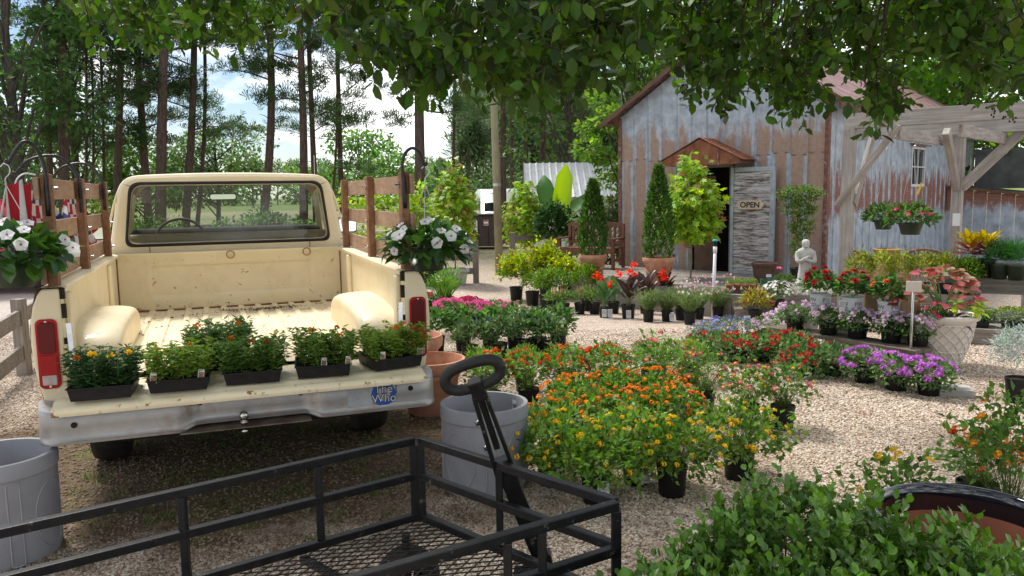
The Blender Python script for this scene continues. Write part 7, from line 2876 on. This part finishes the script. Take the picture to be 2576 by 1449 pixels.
# buckets with printing wrapped round them
BUCKET = mat('white_bucket', (.62, .66, .72), (.68, .72, .77), 6, rough=.35)
def wrap_text(body, size, z, ang, r0, r1, h, parent, mt, name='lettering'):
    t = sticker_text(body, 0, 0, size, parent, name, mt, 0)
    me = t.data
    xs_ = [v.co.x for v in me.vertices]
    cx_ = (min(xs_) + max(xs_)) / 2
    for v in me.vertices:
        zz_ = z + v.co.y
        rr2 = lerp(r0, r1, zz_ / h) + .0012 + max(0, v.co.z)
        a = ang + (v.co.x - cx_) / rr2 - math.pi / 2
        v.co = (rr2 * math.cos(a), rr2 * math.sin(a), zz_)
    t.rotation_euler = (0, 0, 0)
    t.location = (0, 0, 0)
    t['kind'] = 'stuff'
    return t
for i, (x, y, hm, lb) in enumerate(((455, 662, H_DR, 'white printed bucket of deep red dahlias nearest the statue'), (750, 702, H_DR, 'white printed bucket of red dahlias in the middle of the three'), (1085, 738, H_DO, 'white printed bucket of orange dahlias nearest the urn'))):
    p = onshelf(*c6(x, y), SH2 + .002) + Vector((0, .09, 0))
    face = math.atan2(p.x, p.y) * -1
    root = thing('dahlia_bucket', lb, 'potted plant', p, face, 'dahlias in white buckets')
    r0, r1, h = .084, .100, .185
    mb = MB()
    mb.lathe([(0, 0), (r0 * .97, 0), (r0, .01), (r1, h - .012), (r1 + .006, h - .01), (r1 + .006, h), (r1 - .004, h), (r1 - .008, h - .03)], 32)
    mb.cur = 1
    mb.lathe([(r1 - .007, h - .028), (0, h - .02)], 32)
    pot_ = mb.build('bucket', [BUCKET, SOIL], root, True, auto=40)
    for ang in (R(-48), R(38)):
        wrap_text('PW', .056, .108, ang, r0, r1, h, pot_, INK)
        wrap_text('PROVEN', .020, .082, ang, r0, r1, h, pot_, INK)
        wrap_text('WINNERS', .020, .060, ang, r0, r1, h, pot_, INK)
    f = obj('foliage', DAHL[i % 2], root, (0, 0, h - .02), (0, 0, i * 2), 1.0)
    f['kind'] = 'stuff'
    put_heads(root, hm, RG, 14 if i < 2 else 5, .15, .15, h + .10, .0, sc=(.85, 1.15))
    if i < 2:
        price_tag(root, (.07 if i == 0 else -.09, -.10, .06), 0, .055, .10)
# tan crocks between the buckets
for i, (x, y, lb) in enumerate(((900, 700, 'tan glazed crock between two white buckets'), (1200, 760, 'tan crock behind the sign pole'))):
    simple_pot('crock', lb, onshelf(*c6(x, y), SH2 + .003) + Vector((.12, .22, 0)), [(0, 0), (.09, 0), (.105, .03), (.115, .22), (.12, .24), (.13, .27), (.12, .28), (.10, .26), (0, .22)], mat('tan_glaze', (.32, .22, .12), (.40, .30, .18), 5, rough=.3))
# white euphorbia
for i, (x, y) in enumerate(((60, 668), (260, 640))):
    root, zt = potted('euphorbia_pot', ['cloud of tiny white flowers next to the coleus', 'cloud of tiny white flowers below the red dahlias'][i], 'potted plant', G(*c6(x, y), .10) + Vector((0, .1, 0)), .10, 'nursery', EUPH, .85, 'white flowered euphorbias', seed=320 + i)
    put_heads(root, H_WH, RG, 120, .24, .17, zt + .12, -.2, sc=(1.0, 1.7))
    mb = MB()
    mb.box((0, 0, -.055), (.2, .2, .10))
    mb.build('block', CONC, root)
# verbenas on the ground, lobelia, coleus
for i, (c_, x, y) in enumerate(((c5, 1350, 1285), (c5, 1640, 1330), (c5, 1930, 1315), (c5, 2220, 1300), (c6, 290, 1235), (c6, 530, 1225), (c6, 130, 1120))):
    root, zt = potted('verbena_pot', 'red verbena spreading on the gravel, %s from the lobelia' % ORD[i], 'potted plant', G(*c_(x, y)), .085, 'squat', VERB[i % 2], 1.28, 'red verbenas before the shelf', foff=-.03, seed=330 + i)
    put_heads(root, H_VR, RG, 18, .21, .13, zt + .05, -.1)
for i, (x, y) in enumerate(((865, 1308), (1150, 1378), (1455, 1423))):
    root, zt = potted('verbena_pot', 'purple verbena in a black pot, %s from the red ones' % ORD[i], 'potted plant', G(*c6(x, y)) + Vector((0, .08, 0)), .090, 'squat', VERB[i % 2], 1.1, 'purple verbenas before the urn', rz=0, seed=340 + i)
    put_heads(root, H_VP, RG, 34, .20, .125, zt + .06, .0)
for i, (x, y) in enumerate(((1300, 1160), (1430, 1090), (1580, 1080))):
    root, zt = potted('lobelia_pot', 'blue lobelia mound, %s from the open gravel' % ORD[i], 'potted plant', G(*c5(x, y)), .075, 'squat', LOBE, .98, 'blue lobelias', seed=350 + i)
    put_heads(root, H_LO, RG, 90, .21, .13, zt + .05, -.2, sc=(.9, 1.4))
potted('coleus_pot', 'bronze and yellow leaved coleus before the steps', 'potted plant', G(*c5(1830, 915)), .10, 'nursery', COLE, 1.05, seed=360)
for i, (x, y, lb) in enumerate(((1950, 1090, 'white pink verbena at the end of the shelf'), (2120, 1010, 'pale verbena pot tucked beside the shelf corner'))):
    root, zt = potted('verbena_pot', lb, 'potted plant', G(*c5(x, y)), .09, 'squat', VERB[i % 2], 1.0, seed=365 + i)
    put_heads(root, H_VL, RG, 22, .18, .12, zt + .06, .05)
# folded card on a stake
p = G(*c5(1745, 1070))
card = thing('sign_card', 'white printed price card standing behind the red verbenas', 'sign', p, R(14))
mb = MB()
mb.box((0, 0, .19), (.085, .003, .15), Matrix.Rotation(R(-12), 3, 'X'))
mb.box((0, .0, .06), (.012, .004, .14))
mb.build('card', PAPER, card)
mb = MB()
for k in range(6):
    mb.box((0, -.0035 + (.05 - k * .02) * -.21, .19 + .05 - k * .02), (.06, .001, .006), Matrix.Rotation(R(-12), 3, 'X'))
o = mb.build('printed_lines', INK, card)
o['kind'] = 'stuff'
# sign on a pole in a small pot
p = G(*c6(1235, 1195))
sgn = thing('pole_sign', 'blank pale sign on a grey pole set in a small black pot', 'sign', p, R(-12))
obj('pot', pot_mesh('squat'), sgn, None, None, .085)
mb = MB()
mb.tube([(0, 0, .05), (.0, 0, .80)], .011, 10)
mb.build('pole', CHROMEWIRE, sgn, True)
mb = MB()
mb.box((0, -.014, .76), (.125, .012, .095))
mb.build('board', mat('pale_sign_board', (.62, .52, .44), (.66, .58, .50), 4, rough=.6), sgn, False, .003)
# urn with lattice relief
URN = mat('cream_urn', (.62, .57, .50), (.73, .68, .61), 6, rough=.85, bump=.15, bscale=70, wear=((.28, .24, .19), .58, .75, 7))
p = G(*c6(1590, 1165)) + Vector((0, .15, 0))
urn = thing('urn_planter', 'large cream urn with crossed lattice relief filled with mixed foliage', 'planter', p, 0, None, 1.1)
uprof = [(0, 0), (.135, 0), (.150, .03), (.165, .08), (.205, .19), (.222, .26), (.232, .32), (.240, .37)]
mb = MB()
mb.lathe(uprof + [(.250, .385), (.272, .40), (.280, .42), (.272, .435), (.245, .44), (.225, .41), (.215, .36)], 44)
ub = mb.build('bowl', URN, urn, True)
mb = MB()
mb.lathe([(.218, .37), (.1, .385), (0, .38)], 44)
mb.build('soil', SOIL, urn, True)
def ur(z):
    for (r0, z0), (r1, z1) in zip(uprof[1:-1], uprof[2:]):
        if z0 <= z <= z1:
            return lerp(r0, r1, (z - z0) / (z1 - z0))
    return uprof[-1][0]
mb = MB()
for sg in (1, -1):
    for k in range(16):
        pts_ = []
        for i in range(11):
            z = .02 + .345 * i / 10
            a = 2 * math.pi * k / 16 + sg * (i / 10) * 1.5
            r_ = ur(z) + .003
            pts_.append((r_ * math.cos(a), r_ * math.sin(a), z))
        mb.tube(pts_, .006, 5, False)
for z in (.14, .365):
    mb.tube([((ur(z) + .003) * math.cos(R(a)), (ur(z) + .003) * math.sin(R(a)), z) for a in range(0, 361, 10)], .006, 5, False)
o = mb.build('lattice_relief', URN, ub, True)
o['kind'] = 'stuff'
# contents: caladium, begonia, purple spiderwort, lime sweet potato vine
CALA = [leaf2('caladium_leaf', .115, .09, (.52, .05, .09), (.13, .22, .05), vein=True), leaf2('caladium_leaf', .105, .085, (.58, .10, .14), (.30, .08, .07), vein=True), leaf2('caladium_leaf', .10, .08, (.22, .06, .05), (.11, .20, .04), vein=True)]
LIME = [leaf2('lime_vine_leaf', .10, .055, (.42, .56, .03), (.36, .50, .03)), leaf2('lime_vine_leaf', .085, .05, (.50, .60, .05), (.42, .54, .03))]
PURP = leaf2('purple_strap_leaf', .20, .035, (.07, .035, .09), (.05, .025, .07))
cal = thing('caladium', 'pink and green leaved caladium filling the urn', 'plant', p + zv(.465))
rng = np.random.default_rng(8)
for k in range(120):
    q = sph(rng, 1, .05)[0]
    pos = Vector((q[0] * .33 - .06, q[1] * .24, .08 + q[2] * .34))
    place_leaf(cal, CALA[k % 3], pos, (q[0] + rng.normal(0, .3), q[1] - .3 + rng.normal(0, .3), .1 + rng.normal(0, .25)), (q[0] * .4, -.7, 1), float(rng.uniform(.7, 1.1)))
mb = MB()
for k in range(22):
    q = sph(rng, 1, .3)[0]
    mb.tube([(0, 0, -.01), (q[0] * .15, q[1] * .12, .12 + q[2] * .1), (q[0] * .3, q[1] * .22, .08 + q[2] * .32)], .004, 4, False)
o = mb.build('stems', STEMGREEN, cal)
o['kind'] = 'stuff'
beg = thing('begonia', 'small pink flowered begonia spilling from the urn below the caladium', 'plant', p + Vector((-.14, -.13, .43)))
f = obj('foliage', HERB[0], beg, (0, 0, 0), None, .8)
f['kind'] = 'stuff'
put_heads(beg, H_PV, rng, 14, .14, .12, .06, .0, sc=(.6, .9))
spw = thing('spiderwort', 'dark purple strap leaves hanging over the urn rim', 'plant', p + Vector((.0, -.16, .445)))
for k in range(16):
    a = rng.uniform(R(180), R(360))
    place_leaf(spw, PURP, (0, 0, .0), (math.cos(a) * 1.2, math.sin(a) * .8, rng.uniform(-.35, .9)), (0, 0, 1), float(rng.uniform(.7, 1.1)))
lim = thing('lime_vine', 'bright lime sweet potato vine spilling over the urn', 'plant', p + Vector((.14, -.14, .485)))
for k in range(46):
    a = rng.uniform(R(170), R(400))
    rr2 = rng.uniform(.02, .15)
    place_leaf(lim, LIME[k % 2], (rr2 * math.cos(a), rr2 * math.sin(a) * .7, .14 - rr2 * .8 + rng.uniform(-.03, .05)), (math.cos(a), math.sin(a), rng.uniform(-.8, .2)), (math.cos(a) * .5, math.sin(a) * .5, 1), float(rng.uniform(.8, 1.2)))
p2 = G(*c6(1640, 1400))
mb = MB()
mb.box((0, 0, .03), (.24, .20, .06), Matrix.Rotation(R(-20), 3, 'Z'))
o = mb.build('paving_slab', CONC, None, False, .006)
o.location = p2
tag(o, 'pale concrete slab lying behind the last purple verbena', 'slab')
art, zt = potted('artemisia_pot', 'silvery artemisia in a black pot at the picture edge', 'potted plant', G(2560, 1012), .095, 'nursery', ARTE, 1.0, seed=370)

# ------------------------------------------------------------------ back shelves under the pergola
def bench_top(label, a, b, z, depth, front_h, name='plant_bench'):
    a, b = Vector(a), Vector(b)
    d = (b - a).normalized()
    pr_ = Vector((-d.y, d.x, 0))
    root = thing(name, label, 'bench', (a.x, a.y, 0))
    L = (b - a).length
    n_ = int(depth / .14)
    rot = math.atan2(d.y, d.x) - math.pi / 2
    def pl(off, zc, w_, t, nm):
        mb = MB()
        mb.box((0, L / 2, 0), (w_, L, t))
        o = mb.build(nm, GREYWOOD, root, False, .004)
        o.location = pr_ * off + zv(zc)
        o.rotation_euler = (0, 0, rot)
    for k in range(n_):
        pl(.07 + k * .145, z - .018, .138, .034, 'plank')
    pl(-.022, z - front_h / 2 - .0, .036, front_h, 'front_board')
    for q in (.08, L * .5, L - .08):
        for off in (.06, depth - .06):
            pz = gz(a.x, a.y)
            mb = MB()
            mb.box(d * q + pr_ * off + zv((pz + z - .04) / 2), (.08, .08, z - .04 - pz))
            mb.build('leg', GREYWOOD, root)
    return root, d, pr_
bench_top('long grey plank bench with ferns and crotons', (5.20, 9.55, 0), (6.9, 8.75, 0), .55, .60, .19)
bench_top('low grey plank bench with trays of herbs at the picture edge', (4.72, 8.35, 0), (6.0, 7.60, 0), .14, .85, .16)
bench_top('plank bench of yellow green basil behind the dahlias', (4.15, 9.75, 0), (5.35, 9.05, 0), .36, .45, .12)
for i in range(6):
    q = Vector((4.15, 9.75, .362)).lerp(Vector((5.35, 9.05, .362)), (i + .4) / 6) + Vector((.10, .18, 0))
    if i < 5:
        root, zt = potted('basil_pot', 'yellow green basil with dark flower spikes, %s from the pergola post' % ORD[i], 'potted plant', q, .085, 'squat', BASIL, .95, 'flowering basil on the bench', seed=380 + i)
        put_heads(root, H_BK, RG, 18, .14, .24, zt + .2, .3, updir=2, name='flower_spike')
    else:
        potted('boxwood_pot', 'bright green clipped ball at the end of the basil bench', 'shrub', q, .10, 'squat', BOXB[0], .9, seed=386)
# crotons and ferns on the long bench
CRO = [leaf2('yellow_croton_leaf', .20, .085, (.62, .46, .02), (.12, .15, .02)), leaf2('red_croton_leaf', .18, .07, (.24, .045, .03), (.10, .035, .025)), leaf2('orange_croton_leaf', .19, .08, (.50, .17, .03), (.16, .05, .02))]
for i, (x, y, lb) in enumerate(((1800, 345, 'croton with yellow and dark red leaves on the grey bench'), (1950, 350, 'second croton beside the first on the grey bench'))):
    q = AZ(*c6(x, y), .552) + Vector((.03, .12, 0))
    root, zt = potted('croton_pot', lb, 'potted plant', q, .11, 'nursery', None, rz=0, group='crotons on the bench', seed=390 + i)
    rng = np.random.default_rng(390 + i)
    for k in range(34):
        a = k * 2.4
        t = k / 34
        place_leaf(root, CRO[0] if t > .55 else CRO[1 + k % 2], (math.cos(a) * .04, math.sin(a) * .04, zt + .06 + .20 * t), (math.cos(a), math.sin(a), .1 + 1.1 * t), (-math.cos(a) * .4, -math.sin(a) * .4, 1), float(rng.uniform(.75, 1.05)))
for i, (x, y) in enumerate(((2075, 362), (2230, 372))):
    q = AZ(*c6(x, y), .552) + Vector((.02, .10, 0))
    root = thing('fern_pot', ['asparagus fern in a green pot next to the crotons', 'asparagus fern in a green pot at the picture edge'][i], 'potted plant', q, i, 'ferns on the bench')
    mb = MB()
    mb.lathe([(0, 0), (.075, 0), (.10, .16), (.105, .17), (.09, .17), (0, .15)], 24)
    mb.build('pot', GREENPLASTIC, root, True)
    f = obj('foliage', FERN, root, (0, 0, .15), None, 1.0)
    f['kind'] = 'stuff'
for i in range(8):
    u, v_ = (i % 4) / 4, i // 4
    q = Vector((4.72, 8.35, .144)).lerp(Vector((6.0, 7.60, .144)), u + .10) + Vector((.47, .80, 0)).normalized() * (.16 + .40 * v_)
    root = thing('herb_tray', 'black tray of %s, %s along the %s of the low bench' % (['dark green herbs', 'grey green thyme', 'yellow green herbs'][i % 3], ORD[i % 4], ['front', 'back'][v_]), 'plant tray', q, R(-32), 'herb trays on the low bench')
    obj('tray', TRAYM, root, None, None, (1, 1, 1))
    for k in range(2):
        f = obj('foliage', HERB[i % 3], root, (-.07 + .14 * k, 0, .04), (0, 0, k + i), .75)
        f['kind'] = 'stuff'
# rusty tub, jar and lattice chairs
mb = MB()
mb.lathe([(0, 0), (.20, 0)] + [(.20 + .008 * (i % 2), .02 + i * .03) for i in range(11)] + [(.22, .36), (.20, .36), (.19, .1), (0, .1)], 30)
o = mb.build('rusty_tub', mat('orange_rust_tin', (.36, .19, .05), (.50, .30, .09), 8, rough=.7, stretch=(6, 6, 1)), None, True, auto=40)
q = AZ(2097, 690, .02)
o.location = (q.x, q.y + .2, gz(q.x, q.y) + .02)
o.scale = (1, 1, 1.05)
tag(o, 'orange rusted ribbed tub beside the pergola post', 'tub')
def lattice_chair(label, loc, rz):
    root = thing('lattice_chair', label, 'chair', loc, rz, 'rusted lattice chairs')
    RW = bpy.data.materials.get('rust_lattice') or mat('rust_lattice', (.16, .075, .055), (.28, .15, .11), 12, rough=.8)
    rim, low = [], []
    for i in range(25):
        a = R(-20 + 220 * i / 24)
        hh = .92 + .28 * math.sin(max(0, min(math.pi, (a + R(20)) / R(220) * math.pi))) ** 1.3 - .22
        rim.append((.40 * math.cos(a), .36 * math.sin(a), hh))
        low.append((.30 * math.cos(a), .28 * math.sin(a), .42))
    mb = MB()
    mb.tube(rim, .022, 8)
    mb.build('rim', RW, root, True)
    mb = MB()
    for i in range(0, 24):
        for j in ((i + 3), (i - 3)):
            if 0 <= j < 25:
                mb.bar(low[i], rim[j], .018, .004)
    o = mb.build('lattice_back', RW, root)
    o['kind'] = 'stuff'
    mb = MB()
    mb.lathe([(0, .40), (.32, .40), (.33, .42), (.31, .44), (0, .43)], 24)
    mb.build('seat', RW, root, True)
    for a in (45, 135, 225, 315):
        mb = MB()
        mb.tube([(.26 * math.cos(R(a)), .24 * math.sin(R(a)), .41), (.32 * math.cos(R(a)), .30 * math.sin(R(a)), 0)], .018, 8)
        mb.build('leg', RW, root)
for px, d, rz, lb in ((2205, 12.3, 1.0, 'rusted lattice chair half hidden by the basil spikes'), (2335, 11.9, -.3, 'rusted lattice chair with its woven back below the hanging basket')):
    q = AY(px, 650, d)
    lattice_chair(lb, (q.x, d, gz(q.x, d)), rz)
q = AY(2232, 640, 12.0)
simple_pot('clay_jar', 'tan clay jar standing between the lattice chairs', (q.x, 12.0, gz(0, 12)), [(0, 0), (.14, 0), (.24, .25), (.26, .55), (.22, .85), (.17, .93), (.18, .97), (.21, 1.02), (.17, 1.03), (.15, .95), (0, .9)], mat('tan_clay_jar', (.30, .17, .07), (.40, .25, .12), 6, rough=.6))
# pink vinca baskets hanging from the pergola
PVF = fol('vinca_mass', 400, 420, .30, .17, .10, .095, .042, 'oval', (.06, .135, .03), shell=.55, zmin=-.5, v=.3)
for i, (px, py, d, s) in enumerate(((2290, 590, 10.9, 1.0), (2222, 577, 11.5, .85))):
    q = AY(px, py, d)
    root = thing('pink_basket', ['hanging basket of deep pink vinca under the pergola joist', 'hanging basket with fewer blooms behind the deep pink one'][i], 'hanging basket', q, .4 * i)
    basket_pot(root, .16 * s, .16 * s)
    hang_wires(root, .16 * s, .16 * s, PT - .15 - q.z - .1)
    f = obj('foliage', PVF, root, (0, 0, .13 * s), (0, 0, i), s)
    f['kind'] = 'stuff'
    put_heads(root, H_PV, RG, 34 if i == 0 else 10, .29 * s, .19 * s, .22 * s, .0, sc=(1.1, 1.5))
    if i == 0:
        mb = MB()
        mb.box((0, 0, 0), (.03, .002, .16), Matrix.Rotation(R(18), 3, 'Y'))
        o = mb.build('yellow_tag', mat('yellow_tag', (.72, .50, .03), rough=.6), root)
        o.location = (.09, -.02, .62)
pt = thing('post_notice', 'small white notice fixed to the second pergola post', 'notice', (pg2.x + bn.x * .075, pg2.y + bn.y * .075, AY(2412, 552, pg2.y).z), prz)
mb = MB()
mb.box((.02, -.004, 0), (.10, .006, .19))
mb.build('sheet', PAPER, pt)

# ------------------------------------------------------------------ boxwood shrubs in front
def boxwood(label, c, rx, ry, rz, n_, seed):
    rng = np.random.default_rng(seed)
    root = thing('boxwood_shrub', label, 'shrub', (c[0], c[1], 0), 0, 'boxwood shrubs in front')
    d = sph(rng, n_, -.35)
    n_ = len(d)
    az = np.arctan2(d[:, 1], d[:, 0])
    lp = 1 + .10 * np.sin(4 * az + seed) + .08 * np.sin(9 * az + 6 * d[:, 2])
    r_ = (.62 + .38 * rng.uniform(0, 1, n_) ** .6) * lp
    P0 = d * r_[:, None] * np.array([rx, ry, rz]) + np.array([0, 0, c[2]])
    Dv = unit(d * np.array([.55, .55, .5]) + np.array([0, 0, .75]) + rng.normal(0, .25, (n_, 3)))
    Ls = rng.uniform(.07, .14, n_)
    lc = LC()
    lc.add(P0 - Dv * .04, Dv, Ls + .03, .005, 'blade', tint(rng, (.10, .14, .03), n_, .2), jit=1, rng=rng)
    shade = rng.uniform(.7, 1.3, n_)
    for k in range(9):
        t = k / 9
        a = k * 1.57 + rng.uniform(0, .8, n_)
        X = unit(np.cross(Dv, np.array([.3, .2, 1.])))
        Y = np.cross(Dv, X)
        out = X * np.cos(a)[:, None] + Y * np.sin(a)[:, None]
        P = P0 + Dv * (Ls * t)[:, None]
        D = out * (1 - .55 * t) + Dv * (.5 + .5 * t)
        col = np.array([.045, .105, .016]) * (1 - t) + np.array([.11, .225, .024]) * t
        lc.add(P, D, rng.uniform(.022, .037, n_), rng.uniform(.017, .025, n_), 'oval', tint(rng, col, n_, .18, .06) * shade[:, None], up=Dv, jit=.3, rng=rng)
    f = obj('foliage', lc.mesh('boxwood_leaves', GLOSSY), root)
    f['kind'] = 'stuff'
    mb = MB()
    for k in range(9):
        a = k * .7
        mb.tube([(math.cos(a) * .03, math.sin(a) * .03, 0), (math.cos(a) * rx * .4, math.sin(a) * ry * .4, c[2]), (math.cos(a) * rx * .6, math.sin(a) * ry * .6, c[2] + rz * .5)], [.012, .008, .004], 6)
    o = mb.build('stems', BARKY, root)
    o['kind'] = 'stuff'
boxwood('glossy boxwood shrub beside the cart corner', (.50, 1.98, .25), .36, .38, .29, 980, 1)
boxwood('tallest glossy boxwood shrub with shoots over the gravel', (.88, 2.28, .31), .36, .36, .35, 1000, 2)
boxwood('glossy boxwood shrub in front of the glazed pot', (1.26, 2.12, .27), .38, .36, .30, 1000, 3)
boxwood('boxwood shrub lowest in the picture', (.95, 1.80, .20), .42, .28, .26, 640, 4)

# ------------------------------------------------------------------ overhanging tree
bx_ = [0, 150, 200, 300, 420, 520, 600, 650, 700, 760, 850, 900, 950, 1050, 1100, 1150, 1200, 1260, 1300, 1350, 1450, 1500, 1560, 1680, 1710, 1750, 1800, 1850, 1880, 1950, 2010, 2050, 2100, 2150, 2190, 2230, 2270, 2330, 2400, 2450, 2500, 2580]
by_ = [-60, 0, 95, 150, 115, 130, 165, 140, 95, 30, 30, 120, 195, 225, 275, 215, 225, 275, 225, 265, 255, 185, 175, 140, 205, 270, 280, 290, 215, 300, 325, 230, 165, 185, 325, 330, 215, 145, 220, 265, 250, 280]
rng = np.random.default_rng(99)
tb = Vector((4.35, 4.9, 0))
crape = thing('crape_myrtle', 'dark leafy tree whose branches hang across the top of the view', 'tree', tb)
def rel(p): return Vector(p) - tb
TRB = mat('smooth_tan_bark', (.17, .10, .06), (.28, .18, .11), 7, rough=.8, bump=.2)
mb = MB()
fork = Vector((3.45, 4.95, 2.75))
mb.tube([rel(tb), rel((4.1, 4.9, 1.2)), rel((3.75, 4.95, 2.1)), rel(fork)], [.10, .09, .08, .07], 12)
mb.tube([rel((4.3, 4.85, .1)), rel((4.5, 4.6, 1.5)), rel((4.3, 4.2, 3.0)), rel((3.6, 3.4, 4.4))], [.08, .07, .055, .03], 10)
mb.build('trunk', TRB, crape, True)
limbs = []
for tgt in ((-2.2, 5.6, 3.4), (-1.0, 4.6, 3.3), (.0, 3.4, 3.0), (.8, 3.0, 2.9), (1.6, 3.4, 2.95), (2.4, 4.2, 3.0), (2.9, 5.6, 3.0), (1.6, 5.4, 3.5), (0, 1.2, 4.3), (1.6, .6, 4.4), (3.0, 1.6, 4.2), (-1.6, 2.6, 4.3), (4.4, 3.0, 3.6)):
    tgt = Vector(tgt)
    midp = fork.lerp(tgt, .5) + zv(.45)
    limbs.append(smooth_pts([fork, midp, tgt], 8))
mb = MB()
for lm in limbs:
    mb.tube([rel(p) for p in lm], [.045 * (1 - .8 * i / (len(lm) - 1)) for i in range(len(lm))], 6, False)
o = mb.build('limbs', TRB, crape, True)
o['kind'] = 'stuff'
limb_pts = np.array([tuple(p) for lm in limbs for p in lm[3:]])
spr = []
def dep(px):
    if px < 780:
        return rng.uniform(4.3, 6.2)
    if px < 1650:
        return rng.uniform(2.9, 5.0)
    return rng.uniform(4.0, 6.6)
cnt = 0
while cnt < 1450:
    px = rng.uniform(120, 2620)
    yb = np.interp(px, bx_, by_)
    if px < 780 and rng.uniform() < .45:
        continue
    py = yb - 62 - abs(rng.normal(0, 1)) * 140 if rng.uniform() < .6 else rng.uniform(-160, yb - 60)
    if py < -260:
        continue
    d = dep(px)
    dr_ = ray(px, py)
    p = dr_ * d / np.linalg.norm(dr_[:2])
    p[2] += EYE
    if p[2] < 1.9:
        continue
    spr.append((p, d, True))
    cnt += 1
for i in range(950):
    p = np.array([rng.uniform(-2.6, 4.8), rng.uniform(-1.2, 6.0), rng.uniform(3.0, 4.8)])
    px, py, z = PJ(p)
    if z > .3 and -100 < px < 2676 and py > -120:
        continue
    spr.append((p, 9, False))
lc = LC()
tw = MB()
near_leaf = []
CLM = [single_leaf('canopy_leaf', .062, .040, c, 500 + i, 'oval', LEAF) for i, c in enumerate(((.032, .072, .011), (.045, .10, .013), (.07, .145, .016), (.024, .055, .010)))]
NP_, ND, NC, NL_ = [], [], [], []
for p, d, vis in spr:
    k = int(rng.integers(7, 13)) if vis else 12
    tdir = unit(np.array([rng.normal(0, .6), rng.normal(0, .6), -.55 if vis else -.2]))
    Lt = rng.uniform(.16, .32) if vis else .45
    st = p - tdir * Lt * .3
    if vis:
        j = np.argmin(((limb_pts - p) ** 2).sum(1) + rng.uniform(0, .3, len(limb_pts)))
        lp_ = limb_pts[j]
        if rng.uniform() < .30:
            m_ = (lp_ + st) / 2 + np.array([0, 0, .10])
            tw.tube([rel(lp_), rel(m_), rel(st)], [.008, .006, .003], 4, False)
        tw.tube([rel(st), rel(st + tdir * Lt)], [.003, .0015], 3, False)
    for i in range(k):
        t = (i + .5) / k
        a = i * 2.4 + rng.uniform(0, 1)
        side = unit(np.cross(tdir, np.array([math.cos(a), math.sin(a), .3])))
        D = side * .9 + tdir * .5 + np.array([0, 0, -.25]) + rng.normal(0, .2, 3)
        NP_.append(st + tdir * Lt * t)
        ND.append(D)
        NL_.append(rng.uniform(.055, .082) * (1 if vis else 1.5))
        NC.append((d if vis else 99, vis))
NP_, ND, NL_ = np.array(NP_), np.array(ND), np.array(NL_)
dd = np.array([c[0] for c in NC])
order = np.argsort(dd + rng.uniform(0, 1.2, len(dd)))
sel = []
for j in order:
    px, py, z = PJ(NP_[j])
    if 0 < px < 2576 and 0 < py < 420:
        sel.append(j)
    if len(sel) >= 290:
        break
sel = set(sel)
rest = np.array([j for j in range(len(NP_)) if j not in sel])
tbn = np.array(tuple(tb))
lc.add(NP_[rest] - tbn, ND[rest], NL_[rest], NL_[rest] * .64, 'oval', tint(rng, (.052, .108, .012), len(rest), .42), jit=.6, rng=rng)
f = obj('canopy', lc.mesh('canopy', LEAF), crape)
f['kind'] = 'stuff'
o = tw.build('twigs', BARKY, crape)
o['kind'] = 'stuff'
for n_, j in enumerate(sel):
    place_leaf(crape, CLM[int(rng.integers(0, 4))], Vector(NP_[j] - tbn), ND[j], Vector((0, 0, 1)) + Vector(rng.normal(0, .6, 3)), float(NL_[j] / .062))
BERRY = mat('dark_seed_pod', (.018, .010, .012), (.04, .02, .025), 20, rough=.7)
for px, py, d in ((1025, 205, 4.6), (1100, 170, 4.8), (1012, 225, 4.6), (1725, 222, 5.0), (1945, 258, 5.2), (2500, 275, 5.0), (2540, 300, 5.0)):
    q = AY(px, py, d)
    mb = MB()
    for k in range(9):
        c_ = Vector(rng.normal(0, .022, 3))
        mb.ball(c_, .007, 6, 4)
        mb.tube([(0, 0, .03), tuple(c_)], .0012, 3, False)
    o = mb.build('seed_cluster', BERRY, crape, True)
    o['kind'] = 'stuff'
    o.location = rel(q)

# fallen leaves and petals on the gravel, a few weeds under the truck
lc = LC()
n_ = 130
P = np.stack([rng.uniform(-2.4, 3.4, n_), rng.uniform(2.5, 7.0, n_), np.full(n_, .013)], 1)
D = rng.normal(0, 1, (n_, 3)) * np.array([1, 1, .12])
C = tint(rng, (.22, .10, .05), n_, .3)
C[:9] = tint(rng, (.55, .06, .16), 9, .15)
L = rng.uniform(.022, .05, n_)
L[:9] = .022
lc.add(P, D, L, L * .5, 'oval', C, rng=rng)
o = obj('fallen_leaves', lc.mesh('fallen_leaves', LEAF))
tag(o, 'fallen brown leaves and pink petals on the shaded gravel', 'leaves', kind='stuff')
lc = LC()
for k in range(70):
    cx_, cy_ = rng.uniform(-2.6, -.6), rng.uniform(3.5, 5.6)
    n_ = 16
    a = rng.uniform(0, 6.28, n_)
    P = np.stack([cx_ + rng.normal(0, .03, n_), cy_ + rng.normal(0, .03, n_), np.zeros(n_)], 1)
    D = np.stack([np.cos(a) * .6, np.sin(a) * .6, rng.uniform(.3, 1.2, n_)], 1)
    lc.add(P, D, rng.uniform(.03, .09, n_), .006, 'blade', tint(rng, (.10, .15, .03), n_, .3), rng=rng)
o = obj('weeds', lc.mesh('weeds', LEAF))
tag(o, 'thin grass and weeds sprouting under the truck', 'grass', kind='stuff')
